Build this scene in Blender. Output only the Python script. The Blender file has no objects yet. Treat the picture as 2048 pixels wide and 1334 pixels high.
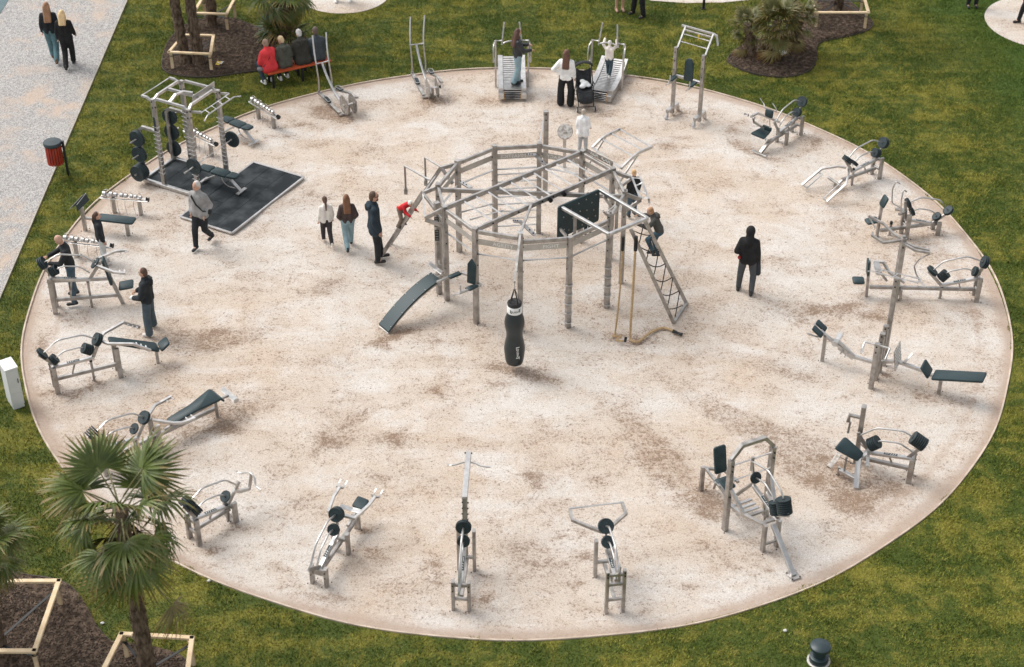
import bpy, bmesh, math, random
import numpy as np
from mathutils import Vector as V, Matrix, Quaternion
S = bpy.context.scene
COL = S.collection
PI = math.pi
# ------------------------------------------------------------------ camera
CH, PITCH, FPX = 21.398, 0.623722, 3395.3           # height, tilt below horizontal, focal length in px of a 2048 px wide frame
CAM = V((-0.1046, -31.472, CH))
RT = V((1, 0, 0)); FW = V((0, math.cos(PITCH), -math.sin(PITCH))); UP = RT.cross(FW)
cd = bpy.data.cameras.new('camera'); cam = bpy.data.objects.new('camera', cd); COL.objects.link(cam)
cam.location = CAM; cam.rotation_euler = (PI/2 - PITCH, 0, 0)
cd.sensor_width = 36; cd.lens = FPX*36/2048; cd.clip_start = .5; cd.clip_end = 2000
cd.dof.use_dof = True; cd.dof.focus_distance = 37.0; cd.dof.aperture_fstop = 0.95; cd.dof.aperture_blades = 0
S.camera = cam
S.render.resolution_x, S.render.resolution_y = 1024, 667
# ------------------------------------------------------------------ sky, sun, exposure
w = bpy.data.worlds.new('World'); S.world = w; w.use_nodes = True
nt = w.node_tree; nt.nodes.clear()
sky = nt.nodes.new('ShaderNodeTexSky'); sky.sky_type = 'NISHITA'; sky.sun_disc = False
SUN_EL, SUN_AZ = math.radians(52), math.radians(-60)   # azimuth from +Y towards +X
sky.sun_elevation = SUN_EL; sky.sun_rotation = SUN_AZ
sky.air_density = 1.0; sky.dust_density = 3.0; sky.ozone_density = 1.0
hs = nt.nodes.new('ShaderNodeHueSaturation'); hs.inputs['Saturation'].default_value = 0.16   # an overcast sky is nearly white
bg = nt.nodes.new('ShaderNodeBackground'); bg.inputs[1].default_value = 0.15
wo = nt.nodes.new('ShaderNodeOutputWorld')
nt.links.new(sky.outputs[0], hs.inputs['Color']); nt.links.new(hs.outputs[0], bg.inputs[0]); nt.links.new(bg.outputs[0], wo.inputs[0])
sl = bpy.data.lights.new('sun', 'SUN'); sl.energy = 1.0; sl.angle = math.radians(30); sl.color = (1, .95, .88)
so = bpy.data.objects.new('sun', sl); COL.objects.link(so); so.location = (0, 0, 30)
sd = V((math.sin(SUN_AZ)*math.cos(SUN_EL), math.cos(SUN_AZ)*math.cos(SUN_EL), math.sin(SUN_EL)))
so.rotation_euler = sd.to_track_quat('Z', 'Y').to_euler()
S.view_settings.view_transform = 'Standard'; S.view_settings.look = 'None'
S.view_settings.exposure = 0.72; S.view_settings.gamma = 1.0
S.render.engine = 'CYCLES'

# ------------------------------------------------------------------ helpers: where things stand
def ray(px, py):
    return (FW + RT*((px-1024)/FPX) - UP*((py-667)/FPX))
def G(p, z=0.0):
    """point at height z on the line of sight through a photograph pixel"""
    d = ray(*p); t = (z-CH)/d.z
    return CAM + d*t
def proj(q):
    d = V(q)-CAM; f = d.dot(FW)
    return (1024+FPX*d.dot(RT)/f, 667-FPX*d.dot(UP)/f)
def HT(g, py):
    """height above ground point g at which a vertical reaches photo row py"""
    lo, hi = 0.0, 8.0
    for _ in range(40):
        m = (lo+hi)/2
        if proj((g[0], g[1], m))[1] > py: lo = m
        else: hi = m
    return lo
def C(ox, oy, s):
    return lambda x, y: (ox+x*s, oy+y*s)
class Frame:
    """upright plane through two ground points; u along it, v to its left, z up"""
    def __init__(s, a, b, za=0.0, zb=0.0):
        s.o = G(a, za); s.o.z = 0; b = G(b, zb); b.z = 0
        s.u = (b-s.o).normalized(); s.v = V((-s.u.y, s.u.x, 0)); s.len = (b-s.o).length
    def on(s, p, off=0.0):
        d = ray(*p); q = s.o+s.v*off
        t = (q-CAM).dot(s.v)/d.dot(s.v)
        return CAM+d*t
    def P(s, u, v, z): return s.o+s.u*u+s.v*v+V((0, 0, z))
    def loc(s, q):
        d = V(q)-s.o; return (d.dot(s.u), d.dot(s.v), d.z)
# ------------------------------------------------------------------ helpers: objects
def link(o, parent=None):
    COL.objects.link(o)
    if parent is not None: o.parent = parent
    return o
def thing(name, label, cat, loc=(0, 0, 0), group=None):
    o = bpy.data.objects.new(name, None); COL.objects.link(o); o.empty_display_size = .2
    o.location = V(loc)
    o['label'] = label; o['category'] = cat
    if group: o['group'] = group
    return o
def tag(o, label, cat, group=None):
    o['label'] = label; o['category'] = cat
    if group: o['group'] = group
    return o
def origin(parent):
    q = V((0, 0, 0))
    while parent is not None:
        q += parent.location; parent = parent.parent
    return q
def mesh(name, verts, faces, mat, parent=None, smooth=False, loc=None):
    """verts in world space; the object is placed under its parent"""
    o0 = V(loc) if loc is not None else (origin(parent) if parent is not None else V((0, 0, 0)))
    me = bpy.data.meshes.new(name)
    me.from_pydata([tuple(V(v)-o0) for v in verts], [], faces); me.validate()
    for m in (mat if isinstance(mat, (list, tuple)) else [mat]): me.materials.append(m)
    if smooth: me.polygons.foreach_set('use_smooth', [True]*len(me.polygons))
    me.update()
    ob = bpy.data.objects.new(name, me); link(ob, parent)
    if parent is None: ob.location = o0
    elif loc is not None: ob.location = o0-origin(parent)
    return ob
def structure(o): o['kind'] = 'structure'; return o
def basis(d, up=V((0, 0, 1))):
    d = d.normalized()
    if abs(d.dot(up)) > .98: up = V((0, 1, 0)) if abs(d.y) < .9 else V((1, 0, 0))
    x = d.cross(up).normalized(); return x, x.cross(d).normalized(), d
class MB:
    def __init__(s): s.v = []; s.f = []
    def add(s, vs, fs):
        n = len(s.v); s.v += [V(q) for q in vs]; s.f += [tuple(i+n for i in f) for f in fs]; return s
    def beam(s, a, b, w=.08, h=None, up=V((0, 0, 1))):
        a, b = V(a), V(b); h = w if h is None else h; x, y, d = basis(b-a, up); vs = []
        c = min(w, h)*.12
        ring = [(-w/2+c, -h/2), (w/2-c, -h/2), (w/2, -h/2+c), (w/2, h/2-c), (w/2-c, h/2), (-w/2+c, h/2), (-w/2, h/2-c), (-w/2, -h/2+c)]
        for q in (a, b):
            for i, j in ring: vs.append(q+x*i+y*j)
        fs = [(i, (i+1) % 8, 8+(i+1) % 8, 8+i) for i in range(8)]+[tuple(range(7, -1, -1)), tuple(range(8, 16))]
        return s.add(vs, fs)
    def bar(s, pts, w=.08, h=None, up=V((0, 0, 1))):
        """mitred rectangular tube along a bent line"""
        pts = [V(p) for p in pts]; h = w if h is None else h; n = len(pts); vs = []
        for i, p in enumerate(pts):
            d0 = (p-pts[i-1]).normalized() if i else (pts[1]-p).normalized()
            d1 = (pts[i+1]-p).normalized() if i < n-1 else d0
            d = (d0+d1).normalized(); k = 1/max(.35, d.dot(d1))
            nrm = d0.cross(d1)
            x, y, _ = basis(d, up)
            for a, b in ((-1, -1), (1, -1), (1, 1), (-1, 1)):
                o = x*(a*w/2)+y*(b*h/2)
                if nrm.length > 1e-4:
                    q = d.cross(nrm).normalized(); o += q*(o.dot(q)*(k-1))
                vs.append(p+o)
        fs = [(4*i+j, 4*i+(j+1) % 4, 4*i+4+(j+1) % 4, 4*i+4+j) for i in range(n-1) for j in range(4)]
        fs += [(3, 2, 1, 0), tuple(4*(n-1)+j for j in range(4))]
        return s.add(vs, fs)
    def tube(s, pts, r=.025, seg=8, bend=.0):
        pts = [V(p) for p in pts]
        if bend > 0:
            out = [pts[0]]
            for i in range(1, len(pts)-1):
                a, p, b = pts[i-1], pts[i], pts[i+1]
                l = min(bend, (a-p).length*.45, (b-p).length*.45)
                e0 = p+(a-p).normalized()*l; e1 = p+(b-p).normalized()*l
                for t in (0, .25, .5, .75, 1): out.append(e0*(1-t)**2+p*(2*t*(1-t))+e1*t*t)
            pts = out+[pts[-1]]
        n = len(pts); vs = []; x = None
        rr = r if isinstance(r, (list, tuple)) else [r]*n
        for i, p in enumerate(pts):
            d = (pts[min(i+1, n-1)]-pts[max(i-1, 0)]).normalized()
            if x is None: x, y, _ = basis(d)
            else:
                x = (x-d*x.dot(d)).normalized(); y = x.cross(d).normalized()*-1
                y = d.cross(x)
            for k in range(seg):
                t = 2*PI*k/seg; vs.append(p+x*(math.cos(t)*rr[i])+y*(math.sin(t)*rr[i]))
        fs = [(i*seg+k, i*seg+(k+1) % seg, (i+1)*seg+(k+1) % seg, (i+1)*seg+k) for i in range(n-1) for k in range(seg)]
        fs += [tuple(range(seg-1, -1, -1)), tuple((n-1)*seg+k for k in range(seg))]
        return s.add(vs, fs)
    def lathe(s, c, ax, prof, seg=20, x=None):
        """prof: (radius, distance along axis)"""
        c = V(c); X, Y, D = basis(V(ax)); vs = []
        for r, h in prof:
            for k in range(seg):
                t = 2*PI*k/seg; vs.append(c+D*h+X*(r*math.cos(t))+Y*(r*math.sin(t)))
        n = len(prof)
        fs = [(i*seg+k, i*seg+(k+1) % seg, (i+1)*seg+(k+1) % seg, (i+1)*seg+k) for i in range(n-1) for k in range(seg)]
        fs += [tuple(range(seg-1, -1, -1)), tuple((n-1)*seg+k for k in range(seg))]
        return s.add(vs, fs)
    def slab(s, poly, t, nrm=None, round=0.0, bev=None):
        """flat polygon (3D corners) given thickness t below it, corners rounded"""
        poly = [V(p) for p in poly]
        if nrm is None:
            nrm = (poly[1]-poly[0]).cross(poly[2]-poly[1]).normalized()
        nrm = V(nrm).normalized()
        if round > 0:
            out = []; m = len(poly)
            for i in range(m):
                a, p, b = poly[i-1], poly[i], poly[(i+1) % m]
                l = min(round, (a-p).length*.45, (b-p).length*.45)
                e0 = p+(a-p).normalized()*l; e1 = p+(b-p).normalized()*l
                for q in (0, .33, .67, 1): out.append(e0*(1-q)**2+p*(2*q*(1-q))+e1*q*q)
            poly = out
        cen = sum(poly, V((0, 0, 0)))/len(poly); m = len(poly)
        bev = min(t*.3, .012) if bev is None else bev
        vs = []
        for k, (dz, sh) in enumerate(((0, bev), (-bev, 0), (-t+bev, 0), (-t, bev))):
            for p in poly:
                q = p+nrm*dz
                if sh: q = q+(cen-p).normalized()*sh
                vs.append(q)
        fs = [tuple(range(m)), tuple(range(4*m-1, 3*m-1, -1))]
        for k in range(3):
            for i in range(m): fs.append((k*m+i, (k+1)*m+i, (k+1)*m+(i+1) % m, k*m+(i+1) % m))
        return s.add(vs, fs)
    def build(s, name, mat, parent=None, smooth=False, loc=None):
        return mesh(name, s.v, s.f, mat, parent, smooth, loc)
def shade_auto(o, ang=40):
    me = o.data; me.polygons.foreach_set('use_smooth', [True]*len(me.polygons))
    bm = bmesh.new(); bm.from_mesh(me); lim = math.radians(ang)
    for e in bm.edges:
        if len(e.link_faces) == 2 and e.calc_face_angle(0) > lim: e.smooth = False
    bm.to_mesh(me); bm.free(); return o
# ------------------------------------------------------------------ helpers: materials
M = {}
def mat(name, col, rough=.6, metal=0.0, spec=.5, var=0.0, scale=8.0, col2=None, bump=0.0, bscale=60.0, contrast=(.35, .65), coat=0.0, stretch=None):
    m = bpy.data.materials.new(name); m.use_nodes = True; n = m.node_tree; b = n.nodes['Principled BSDF']
    b.inputs['Base Color'].default_value = (*col, 1); b.inputs['Roughness'].default_value = rough
    b.inputs['Metallic'].default_value = metal; b.inputs['Specular IOR Level'].default_value = spec
    if coat: b.inputs['Coat Weight'].default_value = coat
    tc = n.nodes.new('ShaderNodeTexCoord'); src = tc.outputs['Object']
    if stretch:
        mp = n.nodes.new('ShaderNodeMapping'); mp.inputs['Scale'].default_value = stretch; n.links.new(src, mp.inputs[0]); src = mp.outputs[0]
    if col2 is not None:
        no = n.nodes.new('ShaderNodeTexNoise'); no.inputs['Scale'].default_value = scale; no.inputs['Detail'].default_value = 5
        oi = n.nodes.new('ShaderNodeObjectInfo'); ad = n.nodes.new('ShaderNodeVectorMath'); ad.operation = 'ADD'
        n.links.new(src, ad.inputs[0]); n.links.new(oi.outputs['Location'], ad.inputs[1]); n.links.new(ad.outputs[0], no.inputs['Vector'])
        cr = n.nodes.new('ShaderNodeValToRGB'); cr.color_ramp.elements[0].position = contrast[0]; cr.color_ramp.elements[1].position = contrast[1]
        cr.color_ramp.elements[0].color = (*col, 1); cr.color_ramp.elements[1].color = (*col2, 1)
        n.links.new(no.outputs['Fac'], cr.inputs[0]); n.links.new(cr.outputs[0], b.inputs['Base Color'])
        if var:
            mr = n.nodes.new('ShaderNodeMapRange'); mr.inputs['To Min'].default_value = rough-var; mr.inputs['To Max'].default_value = rough+var
            n.links.new(no.outputs['Fac'], mr.inputs[0]); n.links.new(mr.outputs[0], b.inputs['Roughness'])
    if bump:
        nb = n.nodes.new('ShaderNodeTexNoise'); nb.inputs['Scale'].default_value = bscale; nb.inputs['Detail'].default_value = 4
        n.links.new(src, nb.inputs['Vector']); bp = n.nodes.new('ShaderNodeBump'); bp.inputs['Strength'].default_value = bump; bp.inputs['Distance'].default_value = .02
        n.links.new(nb.outputs['Fac'], bp.inputs['Height']); n.links.new(bp.outputs[0], b.inputs['Normal'])
    M[name] = m; return m
mat('steel', (.30, .287, .272), .45, .9, col2=(.47, .45, .43), scale=7, var=.10)
mat('steel_bright', (.45, .44, .43), .37, .92, col2=(.58, .57, .56), scale=9, var=.08)
mat('steel_dull', (.24, .215, .19), .5, .75, col2=(.50, .47, .44), scale=14, var=.1)
mat('rubber', (.012, .022, .026), .55, 0, .4, col2=(.022, .038, .043), scale=12, var=.08)
mat('padding', (.013, .030, .035), .5, 0, .4, col2=(.020, .042, .048), scale=6, var=.08)
mat('black', (.012, .013, .014), .5, 0, .4)
mat('bolt_black', (.01, .01, .011), .45, 0, .4)
mat('white_paint', (.74, .74, .72), .5, 0, .4, col2=(.68, .68, .66), scale=5)
mat('wood_new', (.62, .46, .28), .7, 0, .3, col2=(.72, .57, .38), scale=5, stretch=(1, 1, 1))
mat('rope', (.36, .25, .14), .9, 0, .1, col2=(.52, .38, .22), scale=30)
mat('red_slat', (.28, .025, .012), .55, 0, .4, col2=(.38, .045, .02), scale=6)
mat('bench_wood', (.36, .055, .018), .55, 0, .3, col2=(.46, .09, .03), scale=6)
mat('dark_teal', (.018, .034, .04), .4, 0, .5)
mat('letter', (.75, .75, .72), .5)
mat('label_dark', (.016, .03, .036), .4)
mat('yellow', (.62, .42, .05), .6)
mat('stone_white', (.6, .6, .57), .8, bump=.3)
# ------------------------------------------------------------------ ground materials
class NT:
    """small wrapper to write node graphs"""
    def __init__(s, name):
        s.m = bpy.data.materials.new(name); s.m.use_nodes = True; s.n = s.m.node_tree; s.b = s.n.nodes['Principled BSDF']; M[name] = s.m
        s.co = s.new('ShaderNodeTexCoord').outputs['Object']
    def new(s, t, **kw):
        x = s.n.nodes.new(t)
        for k, v in kw.items(): setattr(x, k, v)
        return x
    def lk(s, a, b): s.n.links.new(a, b)
    def noise(s, scale, detail=4, rough=.5, dist=0.0, co=None, out='Fac'):
        x = s.new('ShaderNodeTexNoise'); x.inputs['Scale'].default_value = scale; x.inputs['Detail'].default_value = detail
        x.inputs['Roughness'].default_value = rough; x.inputs['Distortion'].default_value = dist
        s.lk(co or s.co, x.inputs['Vector']); return x.outputs[out]
    def mapping(s, sc, rot=(0, 0, 0), co=None):
        x = s.new('ShaderNodeMapping'); x.inputs['Scale'].default_value = sc; x.inputs['Rotation'].default_value = rot
        s.lk(co or s.co, x.inputs[0]); return x.outputs[0]
    def ramp(s, f, a, b, lo=0.0, hi=1.0):
        x = s.new('ShaderNodeMapRange'); x.interpolation_type = 'SMOOTHSTEP'
        for k, v in (('From Min', a), ('From Max', b), ('To Min', lo), ('To Max', hi)): x.inputs[k].default_value = v
        s.lk(f, x.inputs[0]); return x.outputs[0]
    def mix(s, f, a, b, mode='MIX'):
        x = s.new('ShaderNodeMix', data_type='RGBA', blend_type=mode)
        for i, q in ((0, f), (6, a), (7, b)):
            if isinstance(q, (tuple, list)): x.inputs[i].default_value = (*q, 1)
            elif isinstance(q, (int, float)): x.inputs[i].default_value = q
            else: s.lk(q, x.inputs[i])
        return x.outputs[2]
    def math(s, op, a, b=0.0):
        x = s.new('ShaderNodeMath', operation=op)
        for i, q in ((0, a), (1, b)):
            if isinstance(q, (int, float)): x.inputs[i].default_value = q
            else: s.lk(q, x.inputs[i])
        return x.outputs[0]
    def attr(s, name): return s.new('ShaderNodeAttribute', attribute_name=name).outputs['Fac']
    def bump(s, h, st=.5, d=.02, nrm=None):
        x = s.new('ShaderNodeBump'); x.inputs['Strength'].default_value = st; x.inputs['Distance'].default_value = d
        s.lk(h, x.inputs['Height'])
        if nrm is not None: s.lk(nrm, x.inputs['Normal'])
        return x.outputs[0]
    def out(s, col=None, rough=.9, nrm=None, spec=.2):
        if col is not None: s.lk(col, s.b.inputs['Base Color'])
        s.b.inputs['Roughness'].default_value = rough; s.b.inputs['Specular IOR Level'].default_value = spec
        if nrm is not None: s.lk(nrm, s.b.inputs['Normal'])
        return s.m
# pale raked sand with damp brown scuffs
s = NT('sand')
big = s.noise(.26, 5, .58, .6); med = s.noise(.9, 7, .66, .5); fine = s.noise(16, 4, .75, .3); grain = s.noise(46, 4, .85); speck = s.noise(27, 3, .7, .4); speck2 = s.noise(8, 6, .8, .8)
st = s.noise(3.0, 8, .78, 1.8, co=s.mapping((.5, 1.9, 1), (0, 0, .5))); st2 = s.noise(4.2, 8, .78, 2.4, co=s.mapping((1.8, .6, 1), (0, 0, .3))); cl = s.noise(1.5, 8, .70, .9)
c = s.mix(s.ramp(big, .36, .64), (.620, .518, .425), (.660, .598, .535))
ray_ = s.noise(.75, 6, .66, .5, co=s.mapping((.45, 1.35, 1), (0, 0, -.95)))
c = s.mix(s.ramp(s.math('ADD', s.math('MULTIPLY', med, .5), s.math('MULTIPLY', ray_, .5)), .44, .64, 0, .85), c, (.715, .680, .645))
fz = s.math('SUBTRACT', fine, .5)
wear = s.attr('wear')
cz_ = s.math('ADD', cl, s.math('MULTIPLY', s.math('SUBTRACT', ray_, .5), -.6))
zone = s.ramp(cz_, .42, .66)
st_ = s.math('MAXIMUM', s.ramp(st, .50, .66), s.math('MULTIPLY', s.ramp(st2, .52, .68), .85))
dens = s.math('ADD', s.math('MULTIPLY', zone, .10), s.math('ADD', s.math('MULTIPLY', s.ramp(wear, .0, .85), .20), s.math('MULTIPLY', st_, .10)))
c = s.mix(s.math('MULTIPLY', zone, .36), c, (.49, .375, .29))
c = s.mix(s.ramp(s.math('ADD', wear, s.math('MULTIPLY', s.math('SUBTRACT', speck2, .5), s.ramp(wear, .02, .3, 0, 1.2))), .02, .80, 0, .62), c, (.375, .270, .195))
gr = s.math('ADD', s.math('MULTIPLY', fine, .45), s.math('ADD', s.math('MULTIPLY', speck, .35), s.math('MULTIPLY', speck2, .20)))
gr = s.math('ADD', s.math('MULTIPLY', s.math('SUBTRACT', gr, .5), 1.9), .5)
c = s.mix(s.ramp(s.math('ADD', gr, dens), .58, .80, 0, .80), c, (.245, .168, .118))
c = s.mix(s.ramp(speck, .58, .70, 0, .62), c, (.20, .13, .088))
c = s.mix(s.ramp(grain, .28, .74, .0, 1.0), s.mix(1.0, c, (.64, .62, .60), 'MULTIPLY'), s.mix(1.0, c, (1.20, 1.20, 1.20), 'MULTIPLY'))
rim = s.ramp(s.math('ADD', s.attr('rim'), s.math('MULTIPLY', fz, 1.1)), .15, .85, 0, .75)
c = s.mix(rim, c, s.mix(fine, (.27, .18, .125), (.56, .44, .36)))
hgt = s.math('ADD', s.math('MULTIPLY', fine, .8), s.math('ADD', s.math('MULTIPLY', grain, .4), s.math('MULTIPLY', st, .7)))
s.out(c, .95, s.bump(hgt, .8, .035), .15)
# pale grey gravel with tan fines
s = NT('gravel')
v = s.new('ShaderNodeTexVoronoi'); v.inputs['Scale'].default_value = 38; s.lk(s.co, v.inputs['Vector'])
big = s.noise(.5, 5, .6, .5); med = s.noise(1.6, 5, .6); fine = s.noise(28, 3, .7)
c = s.mix(fine, (.335, .322, .308), (.54, .520, .50))
c = s.mix(s.ramp(v.outputs['Color'], .1, .9), s.mix(1.0, c, (.55, .55, .56), 'MULTIPLY'), s.mix(1.0, c, (1.16, 1.15, 1.14), 'MULTIPLY'))
c = s.mix(s.math('MULTIPLY', s.ramp(big, .46, .66), s.ramp(med, .40, .60, 0, .8)), c, (.52, .40, .31))
s.out(c, .9, s.bump(v.outputs['Distance'], .8, .02), .2)
# dark bark mulch
s = NT('mulch')
v = s.new('ShaderNodeTexVoronoi'); v.inputs['Scale'].default_value = 30; s.lk(s.noise(9, 3, .6, out='Color'), v.inputs['Vector'])
fine = s.noise(34, 4, .8); big = s.noise(1.4, 4, .6)
c = s.mix(s.ramp(fine, .3, .75), (.016, .012, .010), (.125, .094, .072))
c = s.mix(s.ramp(big, .4, .7, 0, .5), c, s.mix(s.ramp(fine, .35, .7), (.032, .024, .020), (.165, .128, .10)))
s.out(c, .95, s.bump(s.math('ADD', fine, s.math('MULTIPLY', s.noise(12, 3, .7), .6)), 1.0, .06), .15)
# turf: the blades and the soil under them
def turf(name, dark):
    s = NT(name)
    g = s.new('ShaderNodeNewGeometry').outputs['Position']
    big = s.noise(.42, 5, .6, .5, co=g); med = s.noise(2.3, 5, .68, .5, co=g); strip = s.noise(1.0, 3, .6, 0, co=s.mapping((.35, 2.6, 0), (0, 0, .02), co=g)); fine = s.noise(9, 3, .7, co=g)
    br = s.new('ShaderNodeTexBrick'); br.offset = .5; br.inputs['Scale'].default_value = 1.0; br.inputs['Mortar Size'].default_value = 0
    br.inputs['Brick Width'].default_value = 2.2; br.inputs['Row Height'].default_value = .62
    br.inputs['Color1'].default_value = (.35, .35, .35, 1); br.inputs['Color2'].default_value = (.65, .65, .65, 1)
    s.lk(s.mapping((1, 1, 0), (0, 0, -.05), co=g), br.inputs['Vector'])
    yl = s.math('ADD', s.math('MULTIPLY', big, .50), s.math('ADD', s.math('MULTIPLY', med, .72), s.math('ADD', s.math('MULTIPLY', strip, .32), s.math('MULTIPLY', br.outputs['Color'], .22))))
    yl = s.math('ADD', yl, s.math('MULTIPLY', s.math('SUBTRACT', s.attr('rnd'), .5), .16))
    c = s.mix(s.ramp(yl, .74, 1.02), (.082, .124, .017), (.305, .290, .052))
    c = s.mix(s.ramp(s.math('ADD', fine, s.math('MULTIPLY', med, .5)), .80, .98, 0, .42), c, (.31, .245, .07))
    # the newer, lusher turf towards the far right corner
    sp = s.new('ShaderNodeSeparateXYZ'); s.lk(g, sp.inputs[0])
    a = s.math('ADD', s.math('MULTIPLY', sp.outputs[0], LUSH[0]), s.math('ADD', s.math('MULTIPLY', sp.outputs[1], LUSH[1]), LUSH[2]))
    c = s.mix(s.ramp(s.math('ADD', a, s.math('MULTIPLY', s.math('SUBTRACT', med, .5), 3.0)), -.5, 2.2, 0, .8), c, s.mix(fine, (.036, .105, .014), (.095, .170, .025)))
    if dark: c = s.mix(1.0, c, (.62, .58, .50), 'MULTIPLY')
    s.out(c, .75, None, .25)
    return s
_a = G((1790, 0)); _b = G((2048, 310)); _d = (_b-_a).normalized(); _n = V((_d.y, -_d.x, 0)); 
if _n.dot(G((2040, 60))-_a) < 0: _n = -_n
LUSH = (_n.x, _n.y, -_n.dot(_a))
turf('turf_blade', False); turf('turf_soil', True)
M['turf_blade'].node_tree.nodes['Principled BSDF'].inputs['Transmission Weight'].default_value = 0

# ------------------------------------------------------------------ ground sheets
R = 10.8; GD = 1900
def sheet(name, poly, z, m, sub=0):
    o = mesh(name, [V((p[0], p[1], z)) for p in poly], [tuple(range(len(poly)))], m)
    return structure(o)
def smooth_poly(pts, n=6):
    """closed Catmull-Rom through 2D points"""
    out = []; m = len(pts)
    for i in range(m):
        p0, p1, p2, p3 = (V(pts[(i+k-1) % m]) for k in range(4))
        for t in [j/n for j in range(n)]:
            out.append(.5*((2*p1)+(p2-p0)*t+(2*p0-5*p1+4*p2-p3)*t*t+(3*p1-p0-3*p2+p3)*t**3))
    return out
L0 = 700.0
mesh_l = []
for _r in (10.79, 60.0, 700.0): mesh_l += [V((math.cos(2*PI*q/180)*_r, math.sin(2*PI*q/180)*_r, -.014)) for q in range(180)]
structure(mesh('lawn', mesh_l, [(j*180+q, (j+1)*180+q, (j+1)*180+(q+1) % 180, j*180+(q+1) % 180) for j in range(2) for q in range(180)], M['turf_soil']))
# gravel path on the left, edging and what lies beyond it
pa, pb = G((255, 0)), G((0, 597)); pd = (pa-pb).normalized(); pn = V((-pd.y, pd.x, 0))
qa, qb = G((17, 0)), G((0, 27)); qd = (qa-qb).normalized()
P0, P1 = pb-pd*40, pa+pd*60
Q0, Q1 = qb-qd*70, qa+qd*50
sheet('gravel_path', [P0, P1, Q1, Q0], -.006, M['gravel'])
mat('edging_steel', (.30, .27, .22), .6, .2, col2=(.42, .38, .32), scale=3)
mb = MB(); mb.beam(P0+V((0, 0, .0)), P1+V((0, 0, .0)), .03, .07); structure(mb.build('path_edging', M['edging_steel']))
mat('slate_paving', (.035, .085, .095), .35, 0, .5, col2=(.05, .11, .12), scale=2)
sheet('slate_paving', [Q0, Q1, Q1+V((-60, 30, 0)), Q0+V((-60, 0, 0))], .004, M['slate_paving'])
# main sand circle: relief and wear on a polar grid
rng = np.random.default_rng(4)
nr, na = 110, 420
rr = np.linspace(0, 1, nr+1)[1:]*R
tt = np.linspace(0, 2*PI, na, endpoint=False)
RR, TT = np.meshgrid(rr, tt, indexing='ij')
wob = 1+.0022*np.sin(TT*5+1)+.0016*np.sin(TT*11+2)+.001*np.sin(TT*23)
X = np.concatenate([[0], (RR*np.cos(TT)*(1+(wob-1)*(RR/R)**6)).ravel()]); Y = np.concatenate([[0], (RR*np.sin(TT)*(1+(wob-1)*(RR/R)**6)).ravel()])
Z = np.zeros_like(X)
for k in range(40):
    f = rng.uniform(.5, 5); a = rng.uniform(0, 2*PI); Z += .006/f**.6*np.sin(f*(X*math.cos(a)+Y*math.sin(a))+rng.uniform(0, 6.3))
rad = np.hypot(X, Y); Z *= np.clip((R-rad)/1.0, 0, 1); Z -= Z.max()*.5
Z = np.minimum(Z, .012)
wear = np.zeros_like(X)
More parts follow.
